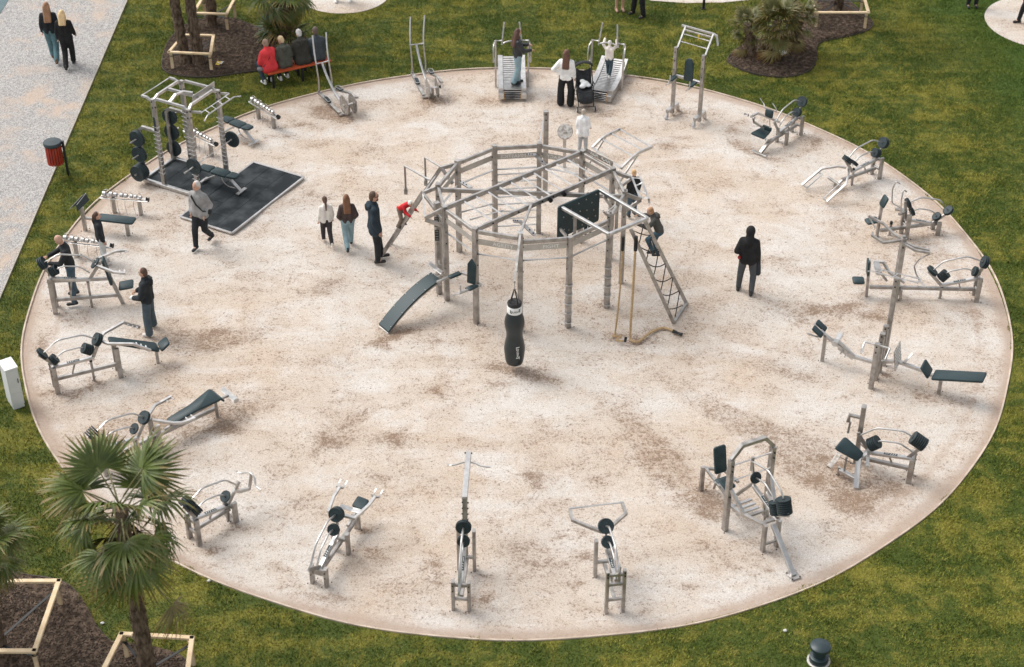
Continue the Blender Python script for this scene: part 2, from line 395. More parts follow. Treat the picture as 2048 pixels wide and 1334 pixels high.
WEAR = [  # photo position, radius in photo px along x, y, strength
 (1050, 742, 130, 22, .8), (985, 770, 60, 14, .5), (790, 668, 60, 12, .9), (760, 690, 40, 12, .9), (880, 684, 46, 10, .5), (655, 582, 90, 20, .45), (640, 560, 50, 14, .4),
 (1275, 682, 60, 16, .7), (1230, 668, 30, 10, .6), (1310, 660, 50, 12, .4), (1385, 640, 20, 10, .6), (1215, 600, 40, 10, .4), (1130, 655, 30, 9, .3), (1140, 560, 60, 14, .25),
 (660, 232, 60, 20, .7), (640, 215, 50, 12, .6), (700, 235, 40, 9, .4), (860, 205, 60, 16, .7), (830, 180, 40, 12, .4), (975, 200, 40, 9, .55), (1080, 150, 30, 6, .3), (1215, 228, 60, 10, .45), (1020, 240, 90, 14, .25), (960, 262, 60, 12, .25),
 (1310, 180, 40, 9, .45), (1370, 225, 60, 14, .45), (1340, 290, 50, 20, .45), (1355, 275, 40, 9, .4), (1490, 290, 50, 20, .65), (1470, 262, 40, 16, .6), (1545, 315, 40, 12, .5), (1620, 285, 60, 14, .5), (1440, 222, 40, 7, .4),
 (1570, 270, 60, 9, .35), (1680, 380, 70, 16, .4), (1505, 355, 40, 8, .4), (1740, 375, 50, 12, .3), (1790, 450, 60, 12, .5), (1880, 470, 40, 12, .3), (1720, 455, 40, 10, .4), (1960, 560, 40, 14, .35),
 (1720, 580, 30, 14, .5), (1690, 612, 80, 12, .75), (1620, 610, 50, 12, .5), (1740, 632, 60, 12, .6), (1600, 640, 30, 18, .4), (1940, 625, 40, 12, .5), (1955, 650, 24, 20, .5), (1965, 710, 20, 14, .5), (1780, 745, 30, 9, .5), (1690, 740, 40, 9, .3), (1840, 790, 50, 14, .5), (1930, 800, 50, 14, .6), (1700, 790, 60, 14, .35), (1610, 760, 40, 14, .3),
 (1390, 720, 40, 16, .3), (1550, 520, 60, 14, .25), (1460, 780, 70, 20, .2), (1690, 930, 40, 10, .6), (1650, 915, 30, 10, .5), (1780, 980, 60, 14, .5), (1700, 1010, 70, 26, .55), (1650, 1050, 60, 20, .5), (1630, 960, 40, 14, .4), (1660, 840, 60, 16, .35), (1870, 800, 40, 14, .4), (1880, 930, 40, 16, .4),
 (1430, 1000, 60, 26, .65), (1400, 1090, 50, 24, .5), (1420, 1030, 40, 18, .4), (1520, 1110, 50, 20, .35), (1540, 1140, 30, 7, .7), (1510, 1148, 16, 6, .6), (1450, 1130, 50, 16, .4), (1380, 1180, 60, 16, .4),
 (1070, 955, 40, 18, .65), (1190, 955, 36, 14, .6), (1290, 940, 20, 20, .4), (1040, 1000, 40, 16, .4), (1030, 1090, 60, 30, .45), (1060, 1130, 50, 20, .4), (1160, 1110, 40, 14, .5), (1155, 1165, 30, 10, .9), (1175, 1065, 26, 8, .6), (1175, 1115, 20, 8, .5), (1020, 1150, 50, 16, .3), (1180, 1220, 30, 12, .4), (1265, 1150, 24, 12, .6), (1290, 1220, 40, 12, .4),
 (960, 1195, 50, 14, .75), (985, 1215, 30, 10, .5), (880, 1165, 26, 14, .7), (870, 1130, 36, 18, .6), (960, 1150, 30, 10, .4), (900, 1230, 60, 12, .4), (860, 1110, 40, 12, .4), (980, 950, 30, 10, .3),
 (790, 890, 40, 24, .55), (770, 870, 60, 20, .4), (660, 880, 60, 24, .45), (620, 900, 50, 20, .35), (760, 950, 50, 14, .5), (730, 820, 40, 10, .4), (880, 780, 40, 12, .45), (870, 775, 50, 9, .4), (700, 845, 60, 12, .35), (560, 960, 60, 16, .35), (610, 1010, 70, 24, .5), (650, 1030, 40, 12, .4), (560, 1060, 60, 20, .35), (590, 1090, 50, 20, .35), (735, 1060, 30, 14, .75), (740, 1110, 50, 20, .7), (720, 1140, 60, 14, .4), (545, 1135, 60, 16, .6), (470, 1055, 40, 14, .55), (430, 1095, 40, 16, .5), (400, 1105, 30, 10, .4), (650, 1190, 60, 14, .55), (690, 1200, 50, 12, .4), (470, 1150, 60, 12, .35), (570, 1170, 60, 12, .3), (620, 1215, 60, 9, .4), (500, 1000, 60, 14, .3),
 (440, 830, 60, 18, .4), (460, 855, 50, 14, .45), (330, 740, 50, 16, .4), (190, 765, 50, 12, .7), (150, 780, 60, 12, .5), (330, 640, 50, 14, .3), (80, 690, 22, 34, .55), (95, 790, 30, 16, .5), (140, 800, 40, 12, .4), (80, 740, 20, 20, .5), (130, 635, 60, 14, .5), (110, 600, 30, 14, .3), (170, 620, 40, 9, .4), (380, 660, 60, 12, .4), (430, 665, 40, 9, .35), (420, 700, 50, 12, .25), (300, 780, 40, 9, .3), (200, 830, 40, 9, .3),
 (330, 460, 60, 20, .3), (440, 500, 60, 14, .3), (510, 470, 40, 14, .25), (560, 270, 50, 12, .5), (600, 250, 40, 9, .5), (520, 240, 30, 8, .5), (500, 285, 36, 9, .5), (620, 290, 60, 12, .3), (640, 390, 50, 16, .35), (620, 380, 20, 9, .4), (740, 300, 60, 12, .25), (570, 330, 50, 9, .3), (560, 545, 40, 12, .3), (1470, 660, 40, 10, .2), (310, 500, 50, 9, .3), (250, 505, 40, 9, .35), (200, 500, 30, 9, .4)]
for px, py, ax, ay, k in WEAR:
    g = G((px, py)); gx = G((px+ax, py)); gy = G((px, py-ay)); sx = (gx-g).length*.62; sy = (gy-g).length*.75
    th = rng.uniform(-.5, .5); ct, sn = math.cos(th), math.sin(th)
    dx = X-g.x; dy = Y-g.y; u = (dx*ct+dy*sn)/sx; vv = (-dx*sn+dy*ct)/sy
    u2 = u+.35*np.sin(vv*2.3+px); v2 = vv+.35*np.sin(u*2.1+py)
    wear += k*np.exp(-(u2*u2+v2*v2))
th_ = np.arctan2(Y, X); S_ = np.zeros_like(X)
for k in range(26):   # scuffed lanes that run out from the rig between the machines
    f = int(rng.integers(5, 26)); S_ += np.sin(f*th_+rng.uniform(0, 6.3)+1.1*np.sin(rad*rng.uniform(.3, .9)+rng.uniform(0, 6.3)))*rng.uniform(.5, 1)
lane = np.clip(S_/3.4-.30, 0, 1)*np.clip((rad-3.0)/3.0, 0, 1)*np.clip((R+.2-rad)/1.2, 0, 1)*(.45+.55*(Y < 0))
wear = np.clip(wear+.42*lane, 0, 1)
rim = np.clip((rad-(R-.42))/.42, 0, 1)**1.5+.45*np.exp(-((rad-(R-.75-.12*np.sin(np.arctan2(Y, X)*3)))/.10)**2)*np.clip(np.sin(np.arctan2(Y, X)*2+2.2)+.4, 0, 1)+.42*np.clip((rad-(R-1.5))/1.5, 0, 1)**1.3*np.clip(.6+.3*np.sin(np.arctan2(Y, X)*7+1)+.3*np.sin(np.arctan2(Y, X)*17+2), 0, 1)
faces = [(0, 1+k, 1+(k+1) % na) for k in range(na)]
for i in range(nr-1):
    a = 1+i*na; b = a+na
    faces += [(a+k, b+k, b+(k+1) % na, a+(k+1) % na) for k in range(na)]
pit = structure(mesh('sand_circle', list(zip(X, Y, Z+.004)), faces, M['sand'], smooth=True))
for nm, arr in (('wear', wear), ('rim', rim)):
    at = pit.data.attributes.new(nm, 'FLOAT', 'POINT'); at.data.foreach_set('value', arr.astype(np.float32))
mat('edging_pale', (.60, .50, .41), .85, 0, .2, col2=(.42, .33, .26), scale=3, bump=.4)
mb = MB(); prof = []
for k in range(360):
    t = 2*PI*k/360; wv_ = 1+.0022*math.sin(t*5+1)+.0016*math.sin(t*11+2)+.001*math.sin(t*23)
    prof += [V((math.cos(t)*(R*wv_+d), math.sin(t)*(R*wv_+d), z)) for d, z in ((-.018, -.02), (-.015, .014), (.018, .016), (.021, -.02))]
mb.add(prof, [(k*4+j, k*4+j+1, ((k+1) % 360)*4+j+1, ((k+1) % 360)*4+j) for k in range(360) for j in range(3)])
structure(mb.build('circle_edging', M['edging_pale'], smooth=False))
# small sand circles and the path at the far edge
def disc(name, c, r, z=.003, n=96):
    o = structure(mesh(name, [V((c[0]+math.cos(2*PI*k/n)*r, c[1]+math.sin(2*PI*k/n)*r, z)) for k in range(n)], [tuple(range(n))], M['sand'])); return o
def circle3(a, b, c):
    ax, ay, bx, by, cx, cy = a.x, a.y, b.x, b.y, c.x, c.y
    d = 2*(ax*(by-cy)+bx*(cy-ay)+cx*(ay-by))
    ux = ((ax*ax+ay*ay)*(by-cy)+(bx*bx+by*by)*(cy-ay)+(cx*cx+cy*cy)*(ay-by))/d
    uy = ((ax*ax+ay*ay)*(cx-bx)+(bx*bx+by*by)*(ax-cx)+(cx*cx+cy*cy)*(bx-ax))/d
    return V((ux, uy, 0)), (a-V((ux, uy, 0))).length
SC = [circle3(G((607, 7)), G((688, 27)), G((772, 1))), circle3(G((1995, 3)), G((1969, 34)), G((2048, 90)))]
for c_, r_ in SC: disc('small_sand_circle', c_, r_)
BAND = [G((1290, -14)), G((1300, 1)), G((1370, 6)), G((1445, 5)), G((1560, -6)), G((1560, -40)), G((1290, -40))]
sheet('far_sand_path', BAND, .002, M['sand'])
# planting beds of bark mulch, gently mounded
BEDS = {
 'mulch_bed': [(324, 130), (330, 143), (350, 151), (380, 155), (425, 155), (475, 148), (530, 140), (580, 130), (612, 112), (620, 88), (600, 66), (560, 60), (525, 57), (495, 48), (472, 40), (430, 34), (395, 42), (365, 55), (343, 76), (330, 100)],
 'mulch_bed.001': [(1455, 120), (1464, 131), (1511, 149), (1574, 155), (1618, 142), (1633, 120), (1633, 96), (1645, 84), (1685, 76), (1732, 63), (1745, 50), (1737, 36), (1715, 18), (1685, -5), (1640, -8), (1605, 30), (1560, 66), (1500, 84), (1470, 102)],
 'mulch_bed.002': [(-70, 1150), (60, 1153), (120, 1164), (146, 1179), (168, 1208), (192, 1252), (226, 1288), (262, 1304), (310, 1302), (358, 1312), (384, 1345), (385, 1420), (300, 1500), (-100, 1500)]}
BEDW = []
mat('bed_edging', (.05, .04, .03), .8)
for nm, px in BEDS.items():
    pts = smooth_poly([G(p).to_2d() for p in px]); BEDW.append(np.array([tuple(p) for p in pts]))
    cen = sum(pts, V((0, 0)))/len(pts); vs = []; n = len(pts)
    rings = [(1.0, -.01), (.985, .03), (.93, .05), (.75, .075), (.45, .085), (.15, .09)]
    for f_, z_ in rings: vs += [V(((p.x-cen.x)*f_+cen.x, (p.y-cen.y)*f_+cen.y, z_)) for p in pts]
    vs.append(V((cen.x, cen.y, .09))); fs = []
    for r_ in range(len(rings)-1):
        fs += [(r_*n+k, r_*n+(k+1) % n, (r_+1)*n+(k+1) % n, (r_+1)*n+k) for k in range(n)]
    fs += [((len(rings)-1)*n+k, (len(rings)-1)*n+(k+1) % n, len(vs)-1) for k in range(n)]
    structure(mesh('mulch_bed', vs, fs, M['mulch'], smooth=True))
    mb = MB(); mb.bar([V((p.x, p.y, .012)) for p in pts]+[V((pts[0].x, pts[0].y, .012))], .02, .06); structure(mb.build('bed_edging', M['bed_edging']))
# loose bark chips on the beds
mat('bark_chip', (.045, .032, .024), .95, 0, .1, col2=(.16, .115, .085), scale=9)
for poly in BEDW:
    cen = poly.mean(0); n_ = len(poly); pv = []; pf = []
    fz_ = np.array([.0, .15, .45, .75, .93, .985, 1.0]); zz_ = np.array([.09, .09, .085, .075, .05, .03, -.01])
    seg = np.linalg.norm(np.roll(poly, -1, 0)-poly, axis=1)*np.linalg.norm(poly-cen, axis=1); pr = seg/seg.sum(); N_ = int(min(16000, 900*seg.sum()/2))
    ii = rng.choice(n_, N_, p=pr); t_ = rng.random(N_)[:, None]; e_ = poly[ii]*(1-t_)+np.roll(poly, -1, 0)[ii]*t_; f_ = np.sqrt(rng.random(N_))*1.01
    q_ = cen+(e_-cen)*f_[:, None]; z_ = np.interp(f_, fz_, zz_)+.006
    a_ = rng.uniform(0, 2*PI, N_); l_ = rng.uniform(.014, .034, N_); w_ = rng.uniform(.006, .013, N_); tl_ = rng.uniform(-.012, .016, N_)
    dx, dy = np.cos(a_)*l_, np.sin(a_)*l_; ex, ey = -np.sin(a_)*w_, np.cos(a_)*w_
    v_ = np.stack([np.stack([q_[:, 0]-dx-ex, q_[:, 1]-dy-ey, z_], 1), np.stack([q_[:, 0]+dx-ex, q_[:, 1]+dy-ey, z_+tl_], 1), np.stack([q_[:, 0]+dx+ex, q_[:, 1]+dy+ey, z_+tl_+.004], 1), np.stack([q_[:, 0]-dx+ex, q_[:, 1]-dy+ey, z_+.006], 1)], 1).reshape(-1, 3)
    me = bpy.data.meshes.new('bark_chips'); me.from_pydata(v_.tolist(), [], np.arange(4*N_).reshape(-1, 4).tolist()); me.materials.append(M['bark_chip']); me.update()
    o = link(bpy.data.objects.new('bark_chips', me)); o['kind'] = 'stuff'; o['label'] = 'loose brown bark chips lying on the mulch bed'; o['category'] = 'bark chips'
# ------------------------------------------------------------------ grass: blades over all the lawn in view
def in_poly(px, py, poly):
    ins = np.zeros(px.shape, bool); j = len(poly)-1
    for i in range(len(poly)):
        xi, yi = poly[i]; xj, yj = poly[j]
        c_ = ((yi > py) != (yj > py)) & (px < (xj-xi)*(py-yi)/((yj-yi) or 1e-9)+xi); ins ^= c_; j = i
    return ins
def grass(n_per):
    q = [G(p) for p in ((-60, -30), (2108, -30), (2108, 1400), (-60, 1400))]
    x0, x1 = min(p.x for p in q), max(p.x for p in q); y0, y1 = min(p.y for p in q), max(p.y for p in q)
    N = int((x1-x0)*(y1-y0)*n_per)
    x = rng.uniform(x0, x1, N); y = rng.uniform(y0, y1, N)
    keep = in_poly(x, y, np.array([(p.x, p.y) for p in q]))
    _t = np.arctan2(y, x); keep &= np.hypot(x, y) > R+.035-.11*np.clip(np.sin(_t*61+1)*np.sin(_t*37)*np.sin(_t*11+.6)+.15*rng.random(N), 0, 1)*(rng.random(N) < .6)
    keep &= ((x-pb.x)*pn.x+(y-pb.y)*pn.y) < -.03 if pn.x < 0 else ((x-pb.x)*pn.x+(y-pb.y)*pn.y) > .03
    for c_, r_ in SC: keep &= np.hypot(x-c_.x, y-c_.y) > r_+.02
    for b_ in BEDW: keep &= ~in_poly(x, y, b_)
    keep &= ~in_poly(x, y, np.array([(p.x, p.y) for p in BAND]))
    x = x[keep]; y = y[keep]; n = len(x)
    # tufted growth: height follows a lumpy field
    fld = np.zeros(n)
    for k in range(14):
        f = rng.uniform(2, 9); a = rng.uniform(0, 2*PI); fld += np.sin(f*(x*math.cos(a)+y*math.sin(a))+rng.uniform(0, 6.3))
    h = (.036+.010*np.clip(fld/3.0, -1, 1))*rng.uniform(.6, 1.4, n)
    az = rng.uniform(0, 2*PI, n); lean = rng.uniform(.1, 1.1, n)*h; wd = rng.uniform(.006, .012, n)
    la = az+rng.uniform(-1, 1, n)+PI/2
    v = np.empty((n, 3, 3), np.float32)
    v[:, 0, 0] = x-np.cos(az)*wd; v[:, 0, 1] = y-np.sin(az)*wd; v[:, 0, 2] = -.014
    v[:, 1, 0] = x+np.cos(az)*wd; v[:, 1, 1] = y+np.sin(az)*wd; v[:, 1, 2] = -.014
    v[:, 2, 0] = x+np.cos(la)*lean; v[:, 2, 1] = y+np.sin(la)*lean; v[:, 2, 2] = -.014+h
    me = bpy.data.meshes.new('grass'); me.vertices.add(3*n); me.vertices.foreach_set('co', v.ravel())
    me.loops.add(3*n); me.loops.foreach_set('vertex_index', np.arange(3*n, dtype=np.int32))
    me.polygons.add(n); me.polygons.foreach_set('loop_start', np.arange(0, 3*n, 3, dtype=np.int32)); me.polygons.foreach_set('loop_total', np.full(n, 3, np.int32))
    me.update(calc_edges=True)
    at = me.attributes.new('rnd', 'FLOAT', 'POINT'); at.data.foreach_set('value', np.repeat(rng.random(n), 3).astype(np.float32))
    me.materials.append(M['turf_blade'])
    o = link(bpy.data.objects.new('grass', me)); o['kind'] = 'stuff'; o['label'] = 'short mown yellowish green grass of the lawn'; o['category'] = 'grass'
    print('grass blades', n)
grass(GD)
# ------------------------------------------------------------------ plate-loaded lever machines round the rim
a1 = C(0, 0, .25037); a2 = C(400, 0, .25037); a3 = C(900, 0, .25037); a4 = C(1400, 0, .31641); a5 = C(50, 330, .27739); a6 = C(230, 130, .26991); a7 = C(600, 340, .26987); a8 = C(800, 210, .23988)
b1 = C(1060, 210, .25487); b2 = C(900, 440, .24414); b3 = C(1420, 170, .24742); b4 = C(1560, 400, .3073); b5 = C(1370, 790, .29977); b6 = C(850, 880, .26978); b7 = C(340, 920, .22494); b8 = C(40, 620, .25491)
c1 = C(0, 800, .40031); c2 = C(1400, 1050, .31641); c3 = C(0, 620, .20994)
d1 = C(840, 360, .22504); d2 = C(1100, 380, .22504); d3 = C(1700, 460, .2473); d4 = C(1320, 40, .1649); d5 = C(240, 150, .19488); d6 = C(400, 150, .19488); d7 = C(1400, 860, .23231); d8 = C(1630, 800, .13491)
def radial(near, side, da=0.0, half=.14):
    """frame of a machine that points at the centre of the circle; near = photo position of its near outer foot"""
    g = G(near); o = g.copy()
    for _ in range(5):
        a = math.atan2(-o.y, -o.x)+da; u = V((math.cos(a), math.sin(a), 0)); v = V((-u.y, u.x, 0)); o = g-v*(side*half)
    F = Frame.__new__(Frame); F.o, F.u, F.v = o, u, v; return F
def shift(F, du=0.0, dv=0.0):
    H = Frame.__new__(Frame); H.o, H.u, H.v = F.o+F.u*du+F.v*dv, F.u, F.v; return H
_plates = {}
def plate_mesh(r, t, m):
    k = (round(r, 3), round(t, 3), m.name)
    if k not in _plates:
        mb = MB().lathe((0, 0, 0), (0, 0, 1), [(r*.24, -t*.5), (r*.24, -t*.32), (r*.86, -t*.36), (r*.9, -t*.5), (r*.97, -t*.46), (r, -t*.3), (r, t*.3), (r*.97, t*.46), (r*.9, t*.5), (r*.86, t*.36), (r*.24, t*.32), (r*.24, t*.5)], 28)
        o = mb.build('weight_plate', m); shade_auto(o, 35); _plates[k] = o.data; bpy.data.objects.remove(o)
    return _plates[k]
def plate(parent, c, d, r=.14, t=.03, m=None, name='weight_plate'):
    o = bpy.data.objects.new(name, plate_mesh(r, t, m or M['rubber'])); link(o, parent)
    o.location = V(c)-(origin(parent) if parent is not None else V((0, 0, 0))); o.rotation_mode = 'QUATERNION'; o.rotation_quaternion = V(d).to_track_quat('Z', 'Y')
    return o
_bolt = None
class Kit:
    """one thing and its parts"""
    def __init__(s, name, label, cat, base, group=None):
        s.r = thing(name, label, cat, (base[0], base[1], 0), group)
    def beam(s, a, b, w=.07, h=None, m='steel', name='beam', up=V((0, 0, 1)), parent=None):
        return MB().beam(a, b, w, h, up).build(name, M[m], parent or s.r)
    def bar(s, pts, w=.06, h=None, m='steel_bright', name='frame_bar', up=V((0, 0, 1))):
        return MB().bar(pts, w, h, up).build(name, M[m], s.r)
    def rod(s, pts, r=.021, m='steel_bright', name='rod', bend=.07, seg=8):
        o = MB().tube(pts, r, seg, bend).build(name, M[m], s.r); return shade_auto(o, 50)
    def post(s, g, h, w=.08, m='steel', name='post', d=None, rot=0, foot=True, z0=-.05):
        d = d or w; u = V((math.cos(rot), math.sin(rot), 0)); v = V((-u.y, u.x, 0)); g = V((g[0], g[1], 0)); vs = []; c = min(w, d)*.1
        ring = [(-w/2+c, -d/2), (w/2-c, -d/2), (w/2, -d/2+c), (w/2, d/2-c), (w/2-c, d/2), (-w/2+c, d/2), (-w/2, d/2-c), (-w/2, -d/2+c)]
        for z in (z0, h): vs += [g+u*a+v*b+V((0, 0, z)) for a, b in ring]
        fs = [(i, (i+1) % 8, 8+(i+1) % 8, 8+i) for i in range(8)]+[tuple(range(7, -1, -1)), tuple(range(8, 16))]
        o = mesh(name, vs, fs, M[m], s.r)
        if foot:   # anchor bolts just outside the foot
            for sx, sy in ((1, 1), (-1, -1)): s.bolt(g+u*(sx*w*.9)+v*(sy*d*.9)+V((0, 0, .012)), V((0, 0, 1)), .011)
        return o
    def pad(s, corners, t=.05, m='padding', name='pad', r=.05):
        return shade_auto(MB().slab(corners, t, None, r).build(name, M[m], s.r), 50)
    def bolt(s, p, d, r=.014):
        global _bolt
        if _bolt is None:
            o = MB().lathe((0, 0, 0), (0, 0, 1), [(1, -.8), (1, .5), (.7, .8)], 8).build('bolt', M['bolt_black']); _bolt = o.data; bpy.data.objects.remove(o)
        o = bpy.data.objects.new('bolt', _bolt); link(o, s.r); o.location = V(p)-s.r.location; o.scale = (r, r, r)
        o.rotation_mode = 'QUATERNION'; o.rotation_quaternion = V(d).to_track_quat('Z', 'Y'); return o
    def roller(s, a, b, r=.055, m='steel_bright', name='roller'):
        return shade_auto(MB().tube([a, b], r, 16).build(name, M[m], s.r), 50)
    def stack(s, end, d, n, r, pitch=.042, t=.03):
        d = V(d).normalized()
        for i in range(n): plate(s.r, V(end)+d*(pitch*(i+.5)), d, r, t)
def rot2(p, t):
    c_, s_ = math.cos(t), math.sin(t); return (p[0]*c_-p[1]*s_, p[0]*s_+p[1]*c_)
BIG = [(-.11, .39), (.19, .60), (.71, .59), (.94, .42)]; SML = [(.11, .19), (.27, .30), (.63, .30), (.74, .22)]
def lever_unit(k, F, piv, tilt, outer=(0, 0), inner=(0, 0), legs=True, inner_legs=.0, inner_h=.7, beam_to=1.25, mid=.5, voff=0.0, outer_h=None, rb=.14, rs=.115, rodpts=None):
    """the shared mechanism: outer trestle, floor beam, rocking lever with two bent guide rods and their plates"""
    t = math.radians(tilt)
    def Q(p, v=0.0):
        q = rot2(p, t); return F.P(q[0], v+voff, q[1]+piv)
    def D(p): q = rot2(p, t); return F.u*q[0]+V((0, 0, q[1]))
    ang = math.atan2(F.u.y, F.u.x)
    oh = outer_h or piv+.05
    if legs:
        for sv in (.14, -.14):
            k.post(F.P(0, sv, 0), oh, .06, 'steel', 'leg', .10, ang+PI/2)
            for dz in (.08, .2): k.bolt(F.P(-.052, sv, oh-dz), -F.u, .013)
        k.beam(F.P(0, -.11, oh-.09), F.P(0, .11, oh-.09), .05, .07, 'steel', 'crossbar')
        k.beam(F.P(.055, 0, .24), F.P(beam_to, 0, .24), .07, .08, 'steel', 'floor_beam')
        k.beam(F.P(0.0, -.11, .24), F.P(0.0, .11, .24), .05, .06, 'steel', 'crossbar')
    if inner_legs:
        for sv in (.14, -.14): k.post(F.P(inner_legs, sv, 0), inner_h, .06, 'steel', 'leg', .10, ang+PI/2)
        k.beam(F.P(inner_legs, -.11, .3), F.P(inner_legs, .11, .3), .05, .06, 'steel', 'crossbar')
    if mid:
        k.post(F.P(.78, 0, 0), mid-.06, .05, 'steel', 'stop_post', .05, ang)
        MB().lathe(F.P(.78, 0, mid-.06), (0, 0, 1), [(.035, 0), (.035, .045), (.028, .06)], 10).build('bump_stop', M['black'], k.r)
    k.beam(Q((.0, -.03)), Q((.86, -.03)), .075, .065, 'steel_bright', 'lever')
    # dark name strip with white strokes, on the lever's top face
    nu = D((0, 1)); a_, b_ = Q((.30, .006)), Q((.56, .006))
    k.pad([a_-F.v*.03, b_-F.v*.03, b_+F.v*.03, a_+F.v*.03], .004, 'label_dark', 'name_strip', 0)
    for i in range(3):
        p = Q((.32+i*.045, .0075)); MB().slab([p-F.v*.016, p-F.v*.016+D((.012, 0)), p+F.v*.016+D((.03, 0)), p+F.v*.016+D((.018, 0))], .002, nu, 0, 0).build('lettering', M['letter'], k.r)
    p = Q((.46, .0075)); MB().slab([p-F.v*.012, p-F.v*.012+D((.08, 0)), p-F.v*.006+D((.08, 0)), p-F.v*.006], .002, nu, 0, 0).build('lettering', M['letter'], k.r)
    # tilted boards that carry the rod ends
    k.beam(Q((.10, -.02)), Q((-.22, .37)), .07, .03, 'steel', 'rod_bracket', up=F.v)
    k.beam(Q((.84, -.02)), Q((1.06, .42)), .07, .03, 'steel', 'rod_bracket', up=F.v)
    k.beam(Q((.45, -.07)), F.P(.35, voff, .22), .04, .03, 'steel_dull', 'damper')
    Q0, D0 = Q, D
    if rodpts:
        Q = lambda p, v=0.0: F.P(p[0], v+voff, p[1]); D = lambda p: F.u*p[0]+V((0, 0, p[1]))
    B_, S_ = rodpts or (BIG, SML)
    for rodp, rad, no, ni, rp in ((B_, .019, outer[0], inner[0], rb), (S_, .017, outer[1], inner[1], rs)):
        d0 = (V(rodp[0])-V(rodp[1])).normalized(); d1 = (V(rodp[3])-V(rodp[2])).normalized()
        e0 = V(rodp[0])+d0*.12; e1 = V(rodp[3])+d1*.12
        k.rod([Q(e0), Q(rodp[1]), Q(rodp[2]), Q(e1)], rad, 'steel_bright', 'guide_rod', .09)
        k.stack(Q(V(rodp[0])+d0*(.12-.042*no)) if no > 2 else Q(rodp[0]), D(d0), no, rp)
        k.stack(Q(V(rodp[3])+d1*(.12-.042*ni)) if ni > 2 else Q(rodp[3]), D(d1), ni, rp)
    return Q0
GM = 'plate loaded lever machines round the rim of the sand circle'
def quad(F, c, du, dv, slope=(0, 0)):
    """pad corners round local centre c=(u,v,z), half sizes, z slope along u and v"""
    return [F.P(c[0]+a*du, c[1]+b*dv, c[2]+a*du*slope[0]+b*dv*slope[1]) for a, b in ((-1, -1), (1, -1), (1, 1), (-1, 1))]
# --- L: decline bench with pegged handles, left rim
F = Frame(c3(910, 655), b8(1112, 410)); F = shift(F, -.81)
k = Kit('lever_press_machine', 'plate loaded bench machine with dark sloping bench and pegged arms, near the white box', 'gym machine', F.o, GM)
Q = lever_unit(k, F, .57, 0, (2, 3), (3, 5), inner_legs=1.31, inner_h=.72, beam_to=1.27, mid=.52)
for sv in (1, -1):
    k.bar([F.P(1.08, sv*.08, .93), F.P(1.16, sv*.2, .93), F.P(1.62, sv*.42, .93), F.P(1.95, sv*.45, .69)], .05, .05, name='handle_arm')
    for i in range(3):
        p = F.P(1.70+i*.09, sv*.45, .885-i*.066); k.rod([p, p-F.v*(sv*.12)], .014, name='grip', bend=0)
k.pad([F.P(1.22, .11, .90), F.P(1.22, -.11, .90), F.P(2.19, -.16, .42), F.P(2.19, .16, .42)][::1], .05, name='bench_pad')
k.pad([F.P(2.20, .16, .40), F.P(2.20, -.16, .40), F.P(2.40, -.14, .54), F.P(2.40, .14, .54)], .05, name='seat_pad')
k.beam(F.P(1.30, 0, .77), F.P(2.2, 0, .34), .06, .06, name='bench_beam'); k.post(F.P(2.14, 0, 0), .36, .06, 'steel', 'leg')
# --- K: long wedge bench with foot roller, behind the front palm
F = Frame(b8(700, 1058), b8(1605, 815), .54, 0); F = shift(F, -.22)
k = Kit('lever_row_machine', 'plate loaded machine with flaring dark bench and foot roller, half behind the front palm', 'gym machine', F.o, GM)
lever_unit(k, F, .56, -9, (5, 4), (2, 1), inner_legs=1.2, inner_h=.6, beam_to=2.6, mid=.42)
for sv in (1, -1):
    k.bar([F.P(1.15, sv*.08, .72), F.P(1.45, sv*.36, .66), F.P(1.62, sv*.42, .62), F.P(1.88, sv*.45, .62)], .05, .05, name='handle_arm')
    for i in range(2):
        p = F.P(1.74+i*.12, sv*.45, .63); k.rod([p, p+V((0, 0, .0))-F.v*(sv*.13)], .015, name='grip', bend=0)
k.pad([F.P(1.52, .11, .44), F.P(1.52, -.11, .44), F.P(2.1, -.13, .52), F.P(2.62, -.22, .60), F.P(2.62, .22, .60), F.P(2.1, .13, .52)], .05, name='bench_pad')
k.pad([F.P(2.63, .22, .59), F.P(2.63, -.22, .59), F.P(2.72, -.2, .47), F.P(2.72, .2, .47)], .04, name='knee_pad')
k.beam(F.P(1.4, 0, .30), F.P(2.7, 0, .42), .06, .06, name='bench_beam'); k.post(F.P(2.60, 0, 0), .44, .06, 'steel', 'leg')
k.beam(F.P(2.66, 0, .42), F.P(2.9, 0, .40), .05, name='roller_arm'); k.roller(F.P(2.93, -.25, .40), F.P(2.93, .25, .40), .06)
# --- M: upright press the bald man loads
F = radial(a5(220, 1063), -1, .07)
k = Kit('lever_chest_press', 'tall plate loaded press that a person in black grips, with upright dark back pad', 'gym machine', F.o, GM)
lever_unit(k, F, .84, -8, (3, 4), (1, 0), beam_to=1.38, mid=.70, outer_h=.88)
k.beam(F.P(.05, 0, .74), F.P(1.30, 0, .68), .06, .08, name='upper_beam'); k.beam(F.P(1.46, 0, -.03), F.P(1.26, 0, .75), .06, .08, name='seat_post')
k.pad([F.P(1.31, -.13, .56), F.P(1.31, .13, .56), F.P(1.20, .13, 1.22), F.P(1.20, -.13, 1.22)], .05, name='back_pad')
k.pad(quad(F, (1.58, 0, .50), .16, .16, (.12, 0)), .05, name='seat_pad')
for sv in (1, -1):
    k.bar([F.P(1.02, sv*.07, 1.12), F.P(1.08, sv*.16, 1.12), F.P(1.42, sv*.42, 1.10), F.P(1.66, sv*.46, 1.08)], .05, .05, name='handle_arm')
    for i in range(2):
        p = F.P(1.54+i*.1, sv*.46, 1.09); k.rod([p, p-F.v*(sv*.12)], .015, name='grip', bend=0)
